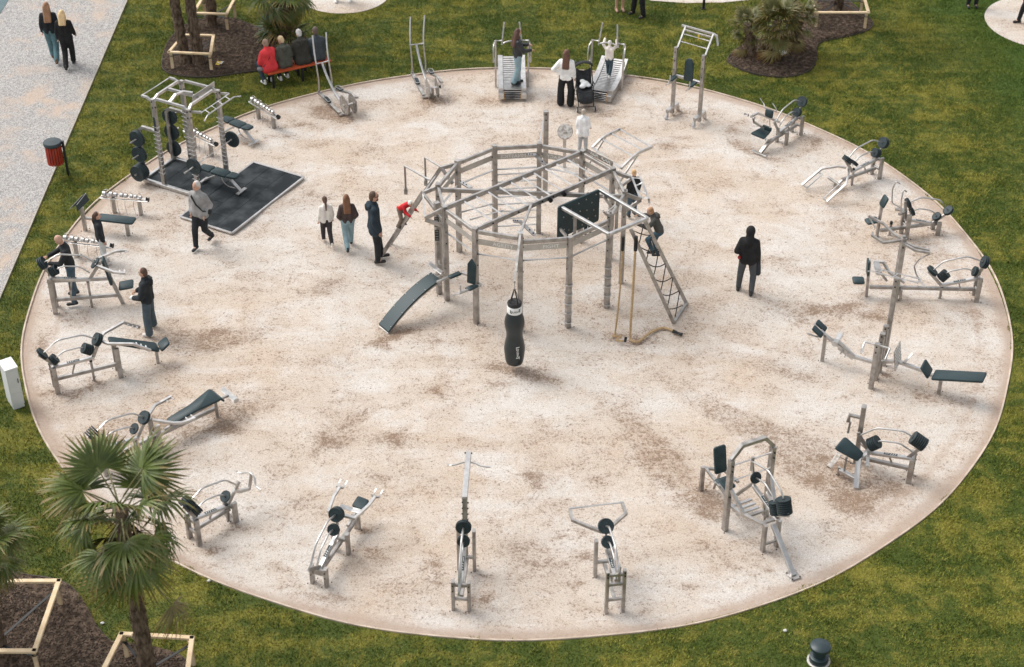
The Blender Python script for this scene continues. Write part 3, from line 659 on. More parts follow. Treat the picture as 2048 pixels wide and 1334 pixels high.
# --- J: curl machine with wavy bar
F = Frame(b7(220, 713), b7(515, 440), 0, .24)
k = Kit('lever_curl_machine', 'low plate loaded machine ending in a wavy grip bar, right of the front palm', 'gym machine', F.o, GM)
Q = lever_unit(k, F, .53, -12, (5, 4), (0, 1), inner_legs=.86, inner_h=.46, beam_to=.84, mid=.40)
k.bar([F.P(.98, 0, .60), F.P(1.10, 0, .50), F.P(1.33, 0, .42)], .05, .06, name='arm'); k.beam(F.P(1.33, 0, .40), F.P(1.42, 0, .74), .05, .05, name='arm_upright')
k.rod([F.P(1.34, .36, .64), F.P(1.36, .25, .62), F.P(1.40, .12, .72), F.P(1.41, .0, .76), F.P(1.40, -.12, .72), F.P(1.34, -.2, .60), F.P(1.34, -.36, .60)], .017, name='wavy_bar', bend=.06)
# --- I: row with two forked handles
F = Frame(b7(1332, 1095), b7(1512, 830))
k = Kit('lever_row_machine', 'plate loaded machine with two forked handles and a small square dark seat', 'gym machine', F.o, GM)
Q = lever_unit(k, F, .30, 15, (0, 0), (3, 2), inner_legs=.9, inner_h=.47, beam_to=1.55, mid=0, outer_h=.40, voff=.02)
for sv in (1, -1):
    k.bar([F.P(.98, sv*.06, .82), F.P(1.0, sv*.26, .80), F.P(1.40, sv*.35, .80), F.P(1.66, sv*.36, .80)], .05, .05, name='handle_arm')
    k.beam(F.P(1.68, sv*.36-.07, .80), F.P(1.68, sv*.36+.07, .80), .04, name='fork')
    for q in (-.065, .065): k.rod([F.P(1.68, sv*.36+q, .80), F.P(1.86, sv*.36+q, .82)], .017, name='grip', bend=0)
k.roller(F.P(1.42, -.23, .58), F.P(1.42, .23, .58), .05)
k.pad([F.P(1.60, -.12, .46), F.P(1.88, -.13, .48), F.P(1.92, .13, .48), F.P(1.64, .13, .46)], .05, name='seat_pad')
k.beam(F.P(1.2, .0, .36), F.P(1.62, 0, .42), .06, name='seat_beam'); k.post(F.P(1.58, 0, 0), .42, .06, 'steel', 'leg', .12, math.atan2(F.u.y, F.u.x))
# --- H: column with overhead boom
F = Frame(b6(270, 1250), b6(311, 955))
k = Kit('lever_pulldown_machine', 'plate loaded machine with a long straight boom and curved grip bar, front centre', 'gym machine', F.o, GM)
lever_unit(k, F, .52, 32, (0, 0), (2, 2), inner_legs=1.0, inner_h=.96, beam_to=1.0, mid=0, voff=.0, outer_h=.66)
k.beam(F.P(1.02, .02, .25), F.P(1.27, .04, 1.47), .09, .06, 'steel', 'column', up=F.u)
for i in range(5):
    z = .95+i*.115
    for sv in (-.05, .05): k.bolt(F.P(.98+(z-.25)*.2, .03+sv, z), F.v*(1 if sv > 0 else -1), .015)
k.beam(F.P(1.24, .04, 1.48), F.P(2.50, .09, 1.48), .10, .07, 'steel_bright', 'boom')
for sv in (-.06, .06): k.bolt(F.P(2.46, .09+sv, 1.51), F.v*(1 if sv > 0 else -1), .016)
k.beam(F.P(2.36, .09, 1.46), F.P(2.33, .09, 1.36), .05, name='hanger')
k.rod([F.P(2.25, .46, 1.38), F.P(2.25, .32, 1.38), F.P(2.33, .18, 1.40), F.P(2.33, -.02, 1.40), F.P(2.25, -.18, 1.38), F.P(2.25, -.33, 1.38)], .017, name='grip_bar', bend=.07)
# --- G: with square handle frame and ladder trestle
F = Frame(b6(1404, 1270), b6(1325, 990))
k = Kit('lever_shrug_machine', 'plate loaded machine with a wide trapezoid handle frame and ladder shaped trestle', 'gym machine', F.o, GM)
Fs = shift(F, .08)
lever_unit(k, Fs, .70, -3, (0, 0), (3, 3), legs=False, mid=0, voff=-.03)
ang = math.atan2(F.u.y, F.u.x)
for sv in (.15, -.15):
    k.post(F.P(0, sv, 0), .98, .06, 'steel', 'leg', .08, ang+PI/2)
    for z in (.9, .97): k.bolt(F.P(-.05, sv, z-.03), -F.u, .014)
k.post(F.P(.96, .16, 0), .83, .06, 'steel', 'leg', .10, ang+PI/2); k.post(F.P(.96, -.14, 0), .60, .06, 'steel', 'leg', .10, ang+PI/2)
for z in (.30, .66, .88): k.beam(F.P(0, -.12, z), F.P(0, .12, z), .05, .06, 'steel', 'crossbar')
k.beam(F.P(.04, 0, .27), F.P(.96, .0, .27), .06, name='floor_beam'); k.beam(F.P(.96, -.12, .30), F.P(.96, .14, .30), .06, name='crossbar')
k.beam(F.P(0.02, -.06, .72), F.P(.02, -.06, 1.06), .05, .06, name='upright')
k.bar([F.P(1.10, .0, .88), F.P(1.22, .20, .9), F.P(1.48, .50, .9), F.P(1.78, .49, .9)], .05, .06, 'steel', name='handle_arm'); k.bar([F.P(1.10, .0, .88), F.P(1.24, -.20, .9), F.P(1.50, -.49, .9), F.P(1.80, -.48, .9)], .05, .06, 'steel', name='handle_arm')
k.rod([F.P(1.76, .50, .93), F.P(1.78, -.49, .93)], .02, name='grip_bar', bend=0)
# --- F: standing squat machine with arch
F = Frame(d7(596, 1021), d7(388, 787))
k = Kit('lever_squat_machine', 'tall plate loaded machine under a bent arch, with upright pad and long floor beam', 'gym machine', F.o, GM)
ang = math.atan2(F.u.y, F.u.x)
Fs = shift(F, -.16)
lever_unit(k, Fs, .86, 11, (7, 6), (0, 1), legs=False, mid=0, rs=.115, rodpts=([(-.13, 1.24), (-.04, 1.48), (.45, 1.65), (.90, 1.50)], [(.12, 1.02), (.20, 1.20), (.51, 1.31), (.78, 1.22)]))
for sv in (.15, -.15): k.post(F.P(0, sv, 0), .64, .06, 'steel', 'leg', .10, ang+PI/2)
k.beam(F.P(0, -.12, .15), F.P(0, .12, .15), .04, name='crossbar')
for sv in (.445, -.445):
    k.post(F.P(.82, sv, 0), 1.66, .09, 'steel', 'post', .12, ang+PI/2)
    for z in (1.55, 1.43, .95, .82): k.bolt(F.P(.75, sv, z), -F.u, .016)
    k.bar([F.P(.76, sv*.98, 1.0), F.P(.42, sv*.75, .62), F.P(.08, sv*.35, .60)], .06, .05, 'steel_bright', name='side_bar')
    k.bar([F.P(.80, sv*.9, .58), F.P(.42, sv*.72, .58)], .05, .05, 'steel_bright', name='side_bar')
k.beam(F.P(.42, -.3, .56), F.P(.42, .3, .56), .07, .05, 'steel', 'crossbar')
k.beam(F.P(.1, -.16, .60), F.P(.1, .16, .60), .07, .05, 'steel', 'crossbar')
k.bar([F.P(.82, .445, 1.68), F.P(.82, .24, 1.93), F.P(.82, -.24, 1.93), F.P(.82, -.445, 1.68)], .08, .07, 'steel', name='arch')
k.rod([F.P(.82, .42, 1.52), F.P(.82, -.42, 1.52)], .018, name='axle', bend=0); k.rod([F.P(.82, .42, 1.15), F.P(.82, -.42, 1.15)], .015, name='axle', bend=0)
k.beam(F.P(.82, -.02, 1.56), F.P(.82, -.02, 1.25), .06, .04, name='hanger')
k.beam(F.P(.80, -.1, .95), F.P(1.02, .1, .55), .05, .06, name='brace')
for i in range(3): k.beam(F.P(.78+.12*i, -.24, .30), F.P(.78+.12*i, .24, .30), .06, .04, 'steel_bright', 'foot_bar')
k.beam(F.P(.0, -.02, .60), F.P(-.80, 0, .02), .10, .06, 'steel_bright', 'floor_beam')
k.beam(F.P(-.9, 0, .012), F.P(-.68, 0, .012), .2, .012, 'steel', 'base_plate')
for a, b in ((-.88, .08), (-.88, -.08), (-.7, .08), (-.7, -.08)): k.bolt(F.P(a, b, .025), V((0, 0, 1)), .014)
k.pad([F.P(1.50, .03, .72), F.P(1.50, .29, .72), F.P(1.62, .29, 1.28), F.P(1.62, .03, 1.28)][::-1], .05, name='back_pad')
k.pad(quad(F, (1.36, .16, .60), .17, .15), .05, name='seat_pad')
k.bar([F.P(.92, .36, .60), F.P(1.20, .30, .58), F.P(1.95, .24, .56)], .05, .05, 'steel', name='seat_beam'); k.bar([F.P(1.95, .3, .56), F.P(1.72, -.04, .56), F.P(1.3, -.1, .56)], .05, .05, 'steel', name='seat_beam')
k.post(F.P(1.97, .26, 0), .56, .06, 'steel', 'leg', .08, ang); k.beam(F.P(1.70, .05, .52), F.P(1.86, .05, .02), .04, name='leg')
for sv in (.0, .32): k.rod([F.P(1.46, sv, .60), F.P(1.28, sv, .63)], .016, name='grip', bend=0)
# --- E: hip machine with steep square pad and a mast
F = radial(d8(1385, 1225), 1, .36)
k = Kit('lever_hip_machine', 'plate loaded machine with slanted square pad, seven plate stack and a short mast', 'gym machine', F.o, GM)
lever_unit(k, F, .52, -6, (7, 0), (0, 5), beam_to=.92, mid=0, rs=.135)
k.beam(F.P(.88, -.18, .50), F.P(.78, .55, .50), .06, .05, 'steel_bright', 'crossbar')
k.bar([F.P(.82, .06, .50), F.P(.98, .30, .44), F.P(.92, .66, .02)], .10, .07, 'steel_bright', name='front_leg')
k.beam(F.P(.98, .48, .10), F.P(1.30, .34, .10), .09, .07, 'steel_bright', 'foot_bar'); k.post(F.P(1.32, .33, 0), .16, .05, 'steel_dull', 'leg')
q4 = [G(d8(445, 535), .80), G(d8(285, 725), .62), G(d8(635, 918), .42), G(d8(735, 790), .56)]
k.pad(q4, .05, name='square_pad', r=.06)
k.roller(G(d8(205, 1000), .34), G(d8(360, 800), .50), .055, 'steel_dull'); k.rod([G(d8(400, 862), .45), G(d8(580, 950), .34)], .012, name='grip', bend=0)
k.beam(G(d8(470, 850), .45), G(d8(430, 1040), .12), .04, name='pad_post'); k.beam(G(d8(700, 880), .45), G(d8(560, 720), .52), .05, name='pad_post')
k.post(G(d8(545, 690), .0).lerp(F.P(1.02, -.02, 0), .75), 1.36, .09, 'steel', 'mast', .13, math.atan2(F.u.y, F.u.x))
mp = G(d8(545, 690), .0).lerp(F.P(1.02, -.02, 0), .75)
k.bar([mp+V((-.03, 0, 1.08)), mp+V((-.24, .03, 1.12)), mp+V((-.26, .03, .95))], .07, .04, 'steel', name='hook'); k.rod([mp+V((-.22, .0, .98)), mp+V((-.24, -.02, .72))], .022, 'steel_dull', 'spring', 0)
k.beam(mp+V((0, 0, .5)), F.P(.86, 0, .48), .06, name='brace')
# --- D: chest press with upright pad and big roller
F = radial(b4(1278, 662), 1, .0)
k = Kit('lever_leg_machine', 'long plate loaded machine with small flat seat, upright pad and thick steel roller', 'gym machine', F.o, GM)
lever_unit(k, F, .57, -15, (3, 2), (2, 5), beam_to=2.36, mid=.34)
k.beam(F.P(2.40, -.02, -.02), F.P(2.44, -.02, .92), .06, .07, name='seat_post', up=F.v)
k.pad(quad(F, (2.62, -.05, .40), .13, .13), .05, name='seat_pad'); k.pad([F.P(2.47, -.14, .56), F.P(2.47, .10, .56), F.P(2.49, .10, .94), F.P(2.49, -.14, .94)], .04, name='back_pad')
k.roller(F.P(2.24, -.20, .72), F.P(2.24, .16, .72), .07); k.beam(F.P(2.24, -.02, .70), F.P(2.0, -.02, .40), .05, name='roller_arm')
k.bar([F.P(2.3, -.25, .74), F.P(2.10, -.22, .76), F.P(1.95, -.1, .56), F.P(1.60, -.05, .34)], .05, .05, name='handle_arm')
k.post(F.P(1.68, .13, 0), .24, .05, 'steel', 'leg'); k.post(F.P(1.68, -.13, 0), .24, .05, 'steel', 'leg'); k.beam(F.P(1.68, -.15, .23), F.P(1.68, .15, .23), .05, name='crossbar')
# --- C: high row with tall bent handles
F = radial(b3(1840, 1210), 1, .0)
k = Kit('lever_high_row_machine', 'plate loaded machine with tall bent handles and small slanted pad behind the four armed post', 'gym machine', F.o, GM)
lever_unit(k, F, .24, 17, (2, 2), (2, 2), beam_to=1.42, mid=.0, outer_h=.34, inner_legs=.80, inner_h=.66, rs=.11, rb=.125)
k.beam(F.P(1.41, -.14, -.02), F.P(1.40, -.14, .82), .06, .07, name='seat_post', up=F.v)
k.pad([F.P(1.43, -.26, .82), F.P(1.43, -.02, .82), F.P(1.33, -.02, 1.08), F.P(1.33, -.26, 1.08)], .04, name='back_pad')
k.pad(quad(F, (1.60, -.13, .48), .15, .12, (-.1, 0)), .05, name='seat_pad')
for sv, o in ((1, .26), (-1, .24)):
    k.beam(F.P(.84, 0, .70), F.P(1.06, sv*.12, .70), .07, .06, name='handle_bracket')
    k.rod([F.P(.90, sv*.06, .72), F.P(1.10, sv*o, .80), F.P(1.14, sv*o, 1.20), F.P(1.10, sv*o*.8, 1.42), F.P(1.0, sv*o*.7, 1.34)], .017, name='handle', bend=.06)
k.post(F.P(1.10, -.12, 0), .30, .05, 'steel', 'stop_post'); MB().lathe(F.P(1.10, -.12, .30), (0, 0, 1), [(.036, 0), (.036, .05), (.028, .07)], 10).build('bump_stop', M['black'], k.r)
# --- B: foot frames on the sand
F = radial(b3(1370, 755), 1, .05)
k = Kit('lever_deadlift_machine', 'plate loaded machine with two low rectangular handle frames reaching over the sand', 'gym machine', F.o, GM)
lever_unit(k, F, .53, -8, (3, 4), (3, 2), beam_to=1.12, mid=.46)
for sv in (1, -1):
    k.bar([F.P(1.0, sv*.04, .52), F.P(1.12, sv*.20, .52), F.P(1.42, sv*.44, .42), F.P(1.98, sv*.46, .13)], .045, .045, name='handle_arm')
    k.bar([F.P(1.52, sv*.44, .37), F.P(1.52, sv*.30, .37), F.P(1.96, sv*.30, .13), F.P(1.96, sv*.44, .13)], .03, .03, name='handle_frame')
k.beam(F.P(1.10, 0, .22), F.P(1.25, -.02, .12), .06, name='floor_beam'); k.beam(F.P(1.24, -.36, .16), F.P(1.24, .06, .16), .06, name='foot_bar'); k.post(F.P(1.24, -.1, 0), .14, .06, 'steel', 'leg')
# --- A: seated machine with two pads and tall hooked grips
F = radial(b3(735, 400), 1, .05)
k = Kit('lever_abdominal_machine', 'plate loaded machine with folded dark seat, low foot bar and thin hooked grips', 'gym machine', F.o, GM)
lever_unit(k, F, .48, -7, (2, 3), (0, 0), beam_to=1.15, mid=.0, inner_legs=.66, inner_h=.34)
k.bar([F.P(1.08, .0, .24), F.P(1.30, 0, .22), F.P(1.56, -.02, .05)], .08, .08, 'steel', name='floor_beam'); k.rod([F.P(1.62, -.24, .07), F.P(1.62, .22, .07)], .03, name='foot_bar', bend=0)
k.pad([G(b3(328, 385), .46), G(b3(440, 432), .40), G(b3(497, 368), .42), G(b3(425, 335), .46)], .05, name='seat_pad'); k.pad([G(b3(418, 352), .48), G(b3(490, 385), .48), G(b3(497, 350), .62), G(b3(424, 320), .62)], .04, name='lumbar_pad')
k.pad([G(b3(440, 252), .86), G(b3(502, 277), .84), G(b3(512, 215), 1.06), G(b3(447, 192), 1.06)], .04, name='chest_pad'); k.rod([G(b3(480, 270), .88), G(b3(486, 345), .62)], .014, name='pad_stem', bend=0)
k.bar([G(b3(565, 300), .62), G(b3(480, 265), .74), G(b3(385, 228), .86), G(b3(345, 248), .86)], .05, .05, name='handle_arm'); k.bar([G(b3(345, 248), .84), G(b3(355, 300), .62), G(b3(440, 350), .52)], .04, .05, 'steel', name='arm_brace')
for sx in (-.10, .10): k.roller(G(b3(320, 250), .86)+F.v*(sx-.06), G(b3(320, 250), .86)+F.v*(sx+.06), .035, 'steel', 'roller')
k.rod([G(b3(405, 108), 1.18), G(b3(440, 160), 1.10), G(b3(440, 185), 1.06), G(b3(535, 215), 1.02), G(b3(535, 190), 1.08), G(b3(505, 148), 1.16)], .014, 'steel', name='hooked_grip', bend=.03)
k.beam(G(b3(455, 440), .36), F.P(1.15, 0, .2), .07, name='seat_post')
# ------------------------------------------------------------------ the twelve post climbing rig in the middle
def text_mesh(s_, size, parent, M4, m, depth=.004, name='lettering', bold=0.0):
    cu = bpy.data.curves.new('t', 'FONT'); cu.body = s_; cu.size = size; cu.align_x = 'CENTER'; cu.align_y = 'CENTER'; cu.extrude = depth; cu.resolution_u = 2; cu.offset = bold
    ob = bpy.data.objects.new('t', cu); COL.objects.link(ob)
    dg = bpy.context.evaluated_depsgraph_get(); me = bpy.data.meshes.new_from_object(ob.evaluated_get(dg)); bpy.data.objects.remove(ob)
    me.transform(M4); me.materials.clear(); me.materials.append(m)
    o = bpy.data.objects.new(name, me); link(o, parent); return o
def frame4(x, y, z, o):
    return Matrix(((x.x, y.x, z.x, o.x), (x.y, y.y, z.y, o.y), (x.z, y.z, z.z, o.z), (0, 0, 0, 1)))
TOP = [(889, 412), (950, 457), (1041, 473), (1140, 476), (1220.6, 431), (1250, 384), (1226, 338), (1165, 303), (1079, 288), (989, 293), (915, 323), (876, 370)]
TZ = [2.42, 2.40, 2.38, 2.26, 2.36, 2.38, 2.38, 2.38, 2.38, 2.38, 2.38, 2.38]
RP = [G(t, z) for t, z in zip(TOP, TZ)]
RC = sum(RP, V((0, 0, 0)))/12; RC.z = 0
k = Kit('climbing_rig', 'large twelve sided steel climbing rig with monkey bars in the middle of the sand', 'climbing frame', RC)
mat('panel_steel', (.42, .40, .37), .5, .6, col2=(.52, .50, .47), scale=5)
for i, p in enumerate(RP):
    a = math.atan2(p.y-RC.y, p.x-RC.x)
    k.post(p, 2.42 if i != 3 else 2.30, .11, 'steel', 'post', .11, a)
    for z in (2.34, 2.12, 1.78, 1.5):
        for da in (.5, -.5):
            d = V((math.cos(a+da*PI), math.sin(a+da*PI), 0)); k.bolt(V((p.x, p.y, z))+d*.058, d, .016)
def side(i, j): return RP[i].copy(), RP[j].copy()
WORDS = {(0, 1): 'SPEED', (1, 2): 'AGILITY', (2, 3): 'FIGHT', (3, 4): 'POWER', (6, 7): 'BALANCE', (7, 8): 'ACCURACY', (8, 9): 'GYMNASTICS', (9, 10): 'STRENGTH', (10, 11): 'POWER', (5, 6): 'STAMINA'}
for i in range(12):
    j = (i+1) % 12; A, B = side(i, j); d = (B-A); d.z = 0; L = d.length; d.normalize(); n = V((d.y, -d.x, 0)); A.z = B.z = 0
    e0, e1 = A+d*.06, B-d*.06; zz = V((0, 0, 1)); zt = 2.33 if i not in (2, 3) else 2.24
    k.beam(e0+zz*zt, e1+zz*(zt), .06, .09, 'steel', 'top_beam')
    if i != 11 and i != 4:
        o = MB().slab([e0+zz*2.03+n*.02, e1+zz*2.03+n*.02, e1+zz*2.17+n*.02, e0+zz*2.17+n*.02], .008, n, 0, .001).build('sign_panel', M['panel_steel'], k.r)
        w_ = WORDS.get((i, j))
        if w_ in ('AGILITY', 'FIGHT', 'GYMNASTICS', 'ACCURACY'):
            c = (e0+e1)/2+zz*2.095+n*.016-k.r.location-d*0
            if w_ in ('AGILITY', 'FIGHT'): c += d*.12
            text_mesh(w_, .125, o, frame4(d, zz, n, c), M['letter'], .0065)
        k.rod([e0+zz*1.78, e1+zz*1.78], .024, name='rail', bend=0)
# wall bars on the far side
A, B = side(8, 9); d = (B-A).normalized()
for q in range(8):
    z = V((0, 0, .24+q*.2)); k.rod([V((A.x, A.y, 0))+d*.05+z, V((B.x, B.y, 0))-d*.05+z], .019, name='rung', bend=0)
# overhead: monkey bars and the cross beam
zt = 2.36
m0, m1 = RP[0].copy(), RP[7].copy(); n0, n1 = RP[1].copy(), RP[6].copy()
for p in (m0, m1, n0, n1): p.z = zt
k.beam(m0.lerp(m1, .012), m1.lerp(m0, .02), .06, .11, 'steel', 'monkey_beam'); k.beam(n0.lerp(n1, .02), n1.lerp(n0, .02), .06, .11, 'steel', 'monkey_beam')
for q in range(10):
    t = .13+q*.083; k.rod([m0.lerp(m1, t), n0.lerp(n1, t)], .023, name='rung', bend=0)
for t in (.12, .3, .47, .55, .63, .78): k.bolt(n0.lerp(n1, t)+V((.015, -.03, .0)), V((.5, -.86, 0)), .02)
for t in (.52, .62): k.roller(n0.lerp(n1, t)+V((.02, -.03, -.02)), n0.lerp(n1, t)+V((.05, -.09, -.02)), .05, 'black', 'swivel')
x0, x1 = RP[11].copy(), RP[5].copy(); x0.z = x1.z = 2.26
k.beam(x0, x1, .06, .10, 'steel', 'cross_beam')
for a_, b_ in (((495, 898), (780, 822)), ((585, 955), (860, 877))): k.rod([G(a8(*a_), 2.2), G(a8(*b_), 2.2)], .021, name='trapeze_bar', bend=0)
for pts in ([(820, 860), (1010, 1015), (1180, 1240)],):
    pass
for tr in ([(505, 640), (585, 690), (635, 768)], [(1060, 415), (1130, 418), (1225, 515)], [(945, 968), (1000, 972), (1125, 1085)]):
    P = [G(a8(*tr[0]), 2.16), G(a8(*tr[1]), 2.14), G(a8(*tr[2]), 1.98)]
    k.bar(P, .09, .03, 'steel_bright', 'ring_hanger'); e = (P[1]-P[2]).normalized()
    for q in (.05, .16): k.bolt(P[2]+e*q+V((0, -.01, .02)), V((0, -.4, .9)), .017)
    for q in (0, .05, .1): k.bolt(P[0].lerp(P[1], q*6)+V((0, 0, .02)), V((0, 0, 1)), .014)
# left outriggers, climbing ramp and hand rails
A0 = G(a8(210, 942), 2.10); k.beam(RP[0]+V((0, 0, -.06)), A0, .05, .09, 'steel', 'outrigger'); q0 = RP[0].copy(); q0.z = 1.90; k.beam(q0, A0+V((0, 0, -.04)), .05, .09, 'steel', 'outrigger')
A1 = G(a8(190, 735), 2.28); k.beam(RP[11]+V((0, 0, -.05)), A1, .05, .09, 'steel', 'outrigger'); k.beam(A1, RP[0]+V((0, 0, -.42)), .05, .08, 'steel', 'outrigger')
k.rod([A1+V((0, 0, .0)), A0], .017, name='hand_bar', bend=0)
A2 = G(a8(345, 525), 2.28); k.beam(RP[10]+V((0, 0, -.06)), A2, .05, .09, 'steel', 'outrigger'); q0 = RP[11].copy(); q0.z = 2.22; k.beam(A2, RP[10]+V((-.1, -.3, -.4)), .05, .08, 'steel', 'outrigger')
ft = G(a7(600, 640)); f2 = G(a7(640, 640)); e1 = A1+V((0, 0, .02)); e2 = A2+V((0, 0, .02))
ftl = ft; ftr = ft+(e2-e1)*.5
k.beam(ft+V((0, 0, .0)), e1, .04, .09, 'steel', 'ramp_rail'); k.beam(ftr, e2, .04, .09, 'steel', 'ramp_rail')
for q in range(8):
    t = .06+q*.12; k.rod([ft.lerp(e1, t), ftr.lerp(e2, t)], .015, name='ramp_rung', bend=0)
for a_, b_, c_, s0 in (((40, 508), (245, 625), (42, 692), 2.30), ((208, 437), (345, 520), (208, 640), 2.30)):
    P = G(a8(*a_), s0); g = G(a8(*c_), 1.72); dn = V((P.x, P.y, 1.72))
    k.beam(G(a8(*b_), s0), P, .03, .035, 'steel_bright', 'hand_rail'); k.beam(P, dn, .045, name='rail_upright'); k.beam(dn, dn+V((.0, 0, -.14)), .08, name='rail_foot')
# right hand side: arched ladder
L0_, L1_, L2_ = G(b1(490, 335), 2.40), G(b1(590, 245), 2.52), G(b1(705, 190), 2.46); R0_, R1_, R2_ = G(b1(715, 497), 2.40), G(b1(850, 375), 2.52), G(b1(955, 330), 2.46)
k.bar([L0_, L0_.lerp(L1_, .6)+V((0, 0, .02)), L1_, L2_], .04, .07, 'steel_bright', 'arched_rail'); k.bar([R0_, R0_.lerp(R1_, .6)+V((0, 0, .02)), R1_, R2_], .04, .07, 'steel_bright', 'arched_rail')
for a_, b_ in ((L2_, R2_), (L1_.lerp(L2_, .4), R1_.lerp(R2_, .4)), (L0_.lerp(L1_, .75), R0_.lerp(R1_, .75)), (L0_, R0_)): k.rod([a_, b_], .024, name='rung', bend=0)
for s_, e_ in ((L1_, RP[7]), (R1_, RP[6])): k.beam(s_+V((0, 0, -.03)), V((e_.x, e_.y, 1.75)).lerp(s_, .12), .03, .05, 'steel', 'brace')
o = MB().slab([G(b1(445, 335), 2.52), G(b1(655, 440), 2.52), G(b1(650, 480), 2.34), G(b1(440, 370), 2.34)], .01, None, 0, .001).build('sign_panel', M['steel_dull'], k.r)
A, B = G(b1(445, 352), 2.43), G(b1(655, 460), 2.43); d = (B-A); d.z = 0; d.normalize(); n = V((d.y, -d.x, 0))
text_mesh('JOCK', .12, o, frame4(-d, V((0, 0, 1)), n, A.lerp(B, .72)+n*.012-k.r.location) @ Matrix.Identity(4), M['letter'], .012); text_mesh('FLEX', .12, o, frame4(-d, V((0, 0, 1)), n, A.lerp(B, .3)+n*.012-k.r.location), M['letter'], .012)
# right outrigger with the small multi grip ladder
A3 = G(b1(790, 572), 2.28); k.beam(RP[6]+V((0, 0, -.06)), A3, .05, .09, 'steel', 'outrigger'); k.beam(A3+V((0, 0, -.02)), RP[6].lerp(RP[5], .5)+V((0, 0, -.2)), .05, .08, 'steel', 'outrigger')
A4 = G(b1(870, 745), 2.10); k.beam(RP[5]+V((0, 0, -.05)), A4, .05, .09, 'steel', 'outrigger'); k.beam(A4, RP[5]+V((0, 0, -.5)), .05, .08, 'steel', 'outrigger')
g0, g1, g2, g3 = G(b1(802, 570), 2.26), G(b1(868, 575), 2.26), G(b1(932, 740), 2.16), G(b1(862, 725), 2.16)
for a_, b_ in ((g0, g3), (g1, g2), (g0, g1), (g3, g2.lerp(g1, .05)), (g0.lerp(g3, .42), g1.lerp(g2, .22)), (g0.lerp(g3, .65), g1.lerp(g2, .72)), (g2, G(b1(938, 770), 2.08))): k.rod([a_, b_], .026, name='multi_grip', bend=0)
# cage frame and climbing wall
CZ = 2.47
cA, cB, cC, cD = G(b1(550, 668), CZ), G(b1(922, 890), CZ), G(b1(620, 1015), CZ), G(b1(245, 802), CZ)
for p, q in ((cA, cB), (cB, cC), (cC, cD)): k.beam(p, q, .07, .07, 'steel_bright', 'cage_bar')
gC = V((RP[4].x, RP[4].y, 0))
for p_ in (RP[4], RP[5]): k.beam(V((p_.x, p_.y, 2.40)), V((p_.x, p_.y, 2.47)), .05, name='cage_bracket')
def ring(g, z, r=.085, name='foot_ring'):
    pts = [V((g.x+math.cos(t)*r, g.y+math.sin(t)*r, z)) for t in [i*PI/8 for i in range(0, 17)]]; return k.rod(pts, .011, name=name, bend=0, seg=6)
for q in range(5): ring(gC, HT(gC, (d2(0, 683+q*82))[1]))
for q in range(5): ring(V((RP[3].x, RP[3].y, 0)), HT(RP[3], d2(0, 835+q*83)[1]))
for g in (RP[6],):
    for q in range(4):
        z = .68-q*.11; k.rod([V((g.x+.05, g.y-.04, z)), V((g.x+.16, g.y+.06, z+.0))], .010, name='peg', bend=0)
w0, w1 = G(b1(225, 803), 2.52), G(b1(550, 662), 2.52)
dn = V((0, 0, -.80)); wd = (w1-w0).normalized(); wn = V((wd.y, -wd.x, 0))
if wn.dot(CAM-w0) < 0: wn = -wn
wall = MB().slab([w0, w0+dn, w1+dn, w1], .05, wn, .06, .008).build('climbing_wall', M['padding'], k.r)
for u_, z_ in ((.12, .30), (.14, .62), (.30, .18), (.34, .42), (.36, .75), (.48, .12), (.52, .33), (.66, .10), (.68, .38), (.72, .60), (.80, .24), (.85, .45), (.90, .08), (.90, .62), (.25, .68), (.58, .70)):
    MB().lathe(w0.lerp(w1, u_)+V((0, 0, -z_)), wn, [(.017, 0), (.015, .014), (.006, .018)], 8).build('wall_bolt', M['steel_dull'], wall)
for t in (.04, .96): k.beam(w0.lerp(w1, t)-wn*.04+V((0, 0, -.02)), w0.lerp(w1, t)-wn*.04+V((0, 0, -.78)), .05, .04, 'steel', 'wall_frame')
k.beam(cD.lerp(cC, .30), cD.lerp(cC, .30)+V((0, 0, -.62)), .07, name='cage_upright'); k.beam(cA.lerp(cB, .37), cA.lerp(cB, .37)+V((0, 0, -.75)), .07, name='cage_upright')
k.beam(cD.lerp(cC, .30)+V((0, 0, -.6)), V((RP[3].x, RP[3].y, 1.95)), .06, name='brace'); k.beam(w0+V((.05, 0, -.55)), V((RP[3].x, RP[3].y, 2.2)), .05, .07, 'steel_bright', 'brace')
for a_, b_ in (((575, 715), (620, 775)), ((570, 830), (625, 880))): k.bar([G(b1(*a_), 2.3), G(b1(*b_), 2.12)], .08, .03, 'steel_bright', 'ring_hanger')
k.rod([G(b1(595, 860), 2.2), G(b1(625, 872), 2.18), G(b1(665, 850), 2.2), G(b1(690, 800), 2.3)], .03, name='curved_handle', bend=.06)
for q in range(2): k.rod([G(b1(600+q*10, 840+q*30), 2.2), G(b1(685, 770+q*30), 2.26)], .015, name='hand_bar', bend=0)
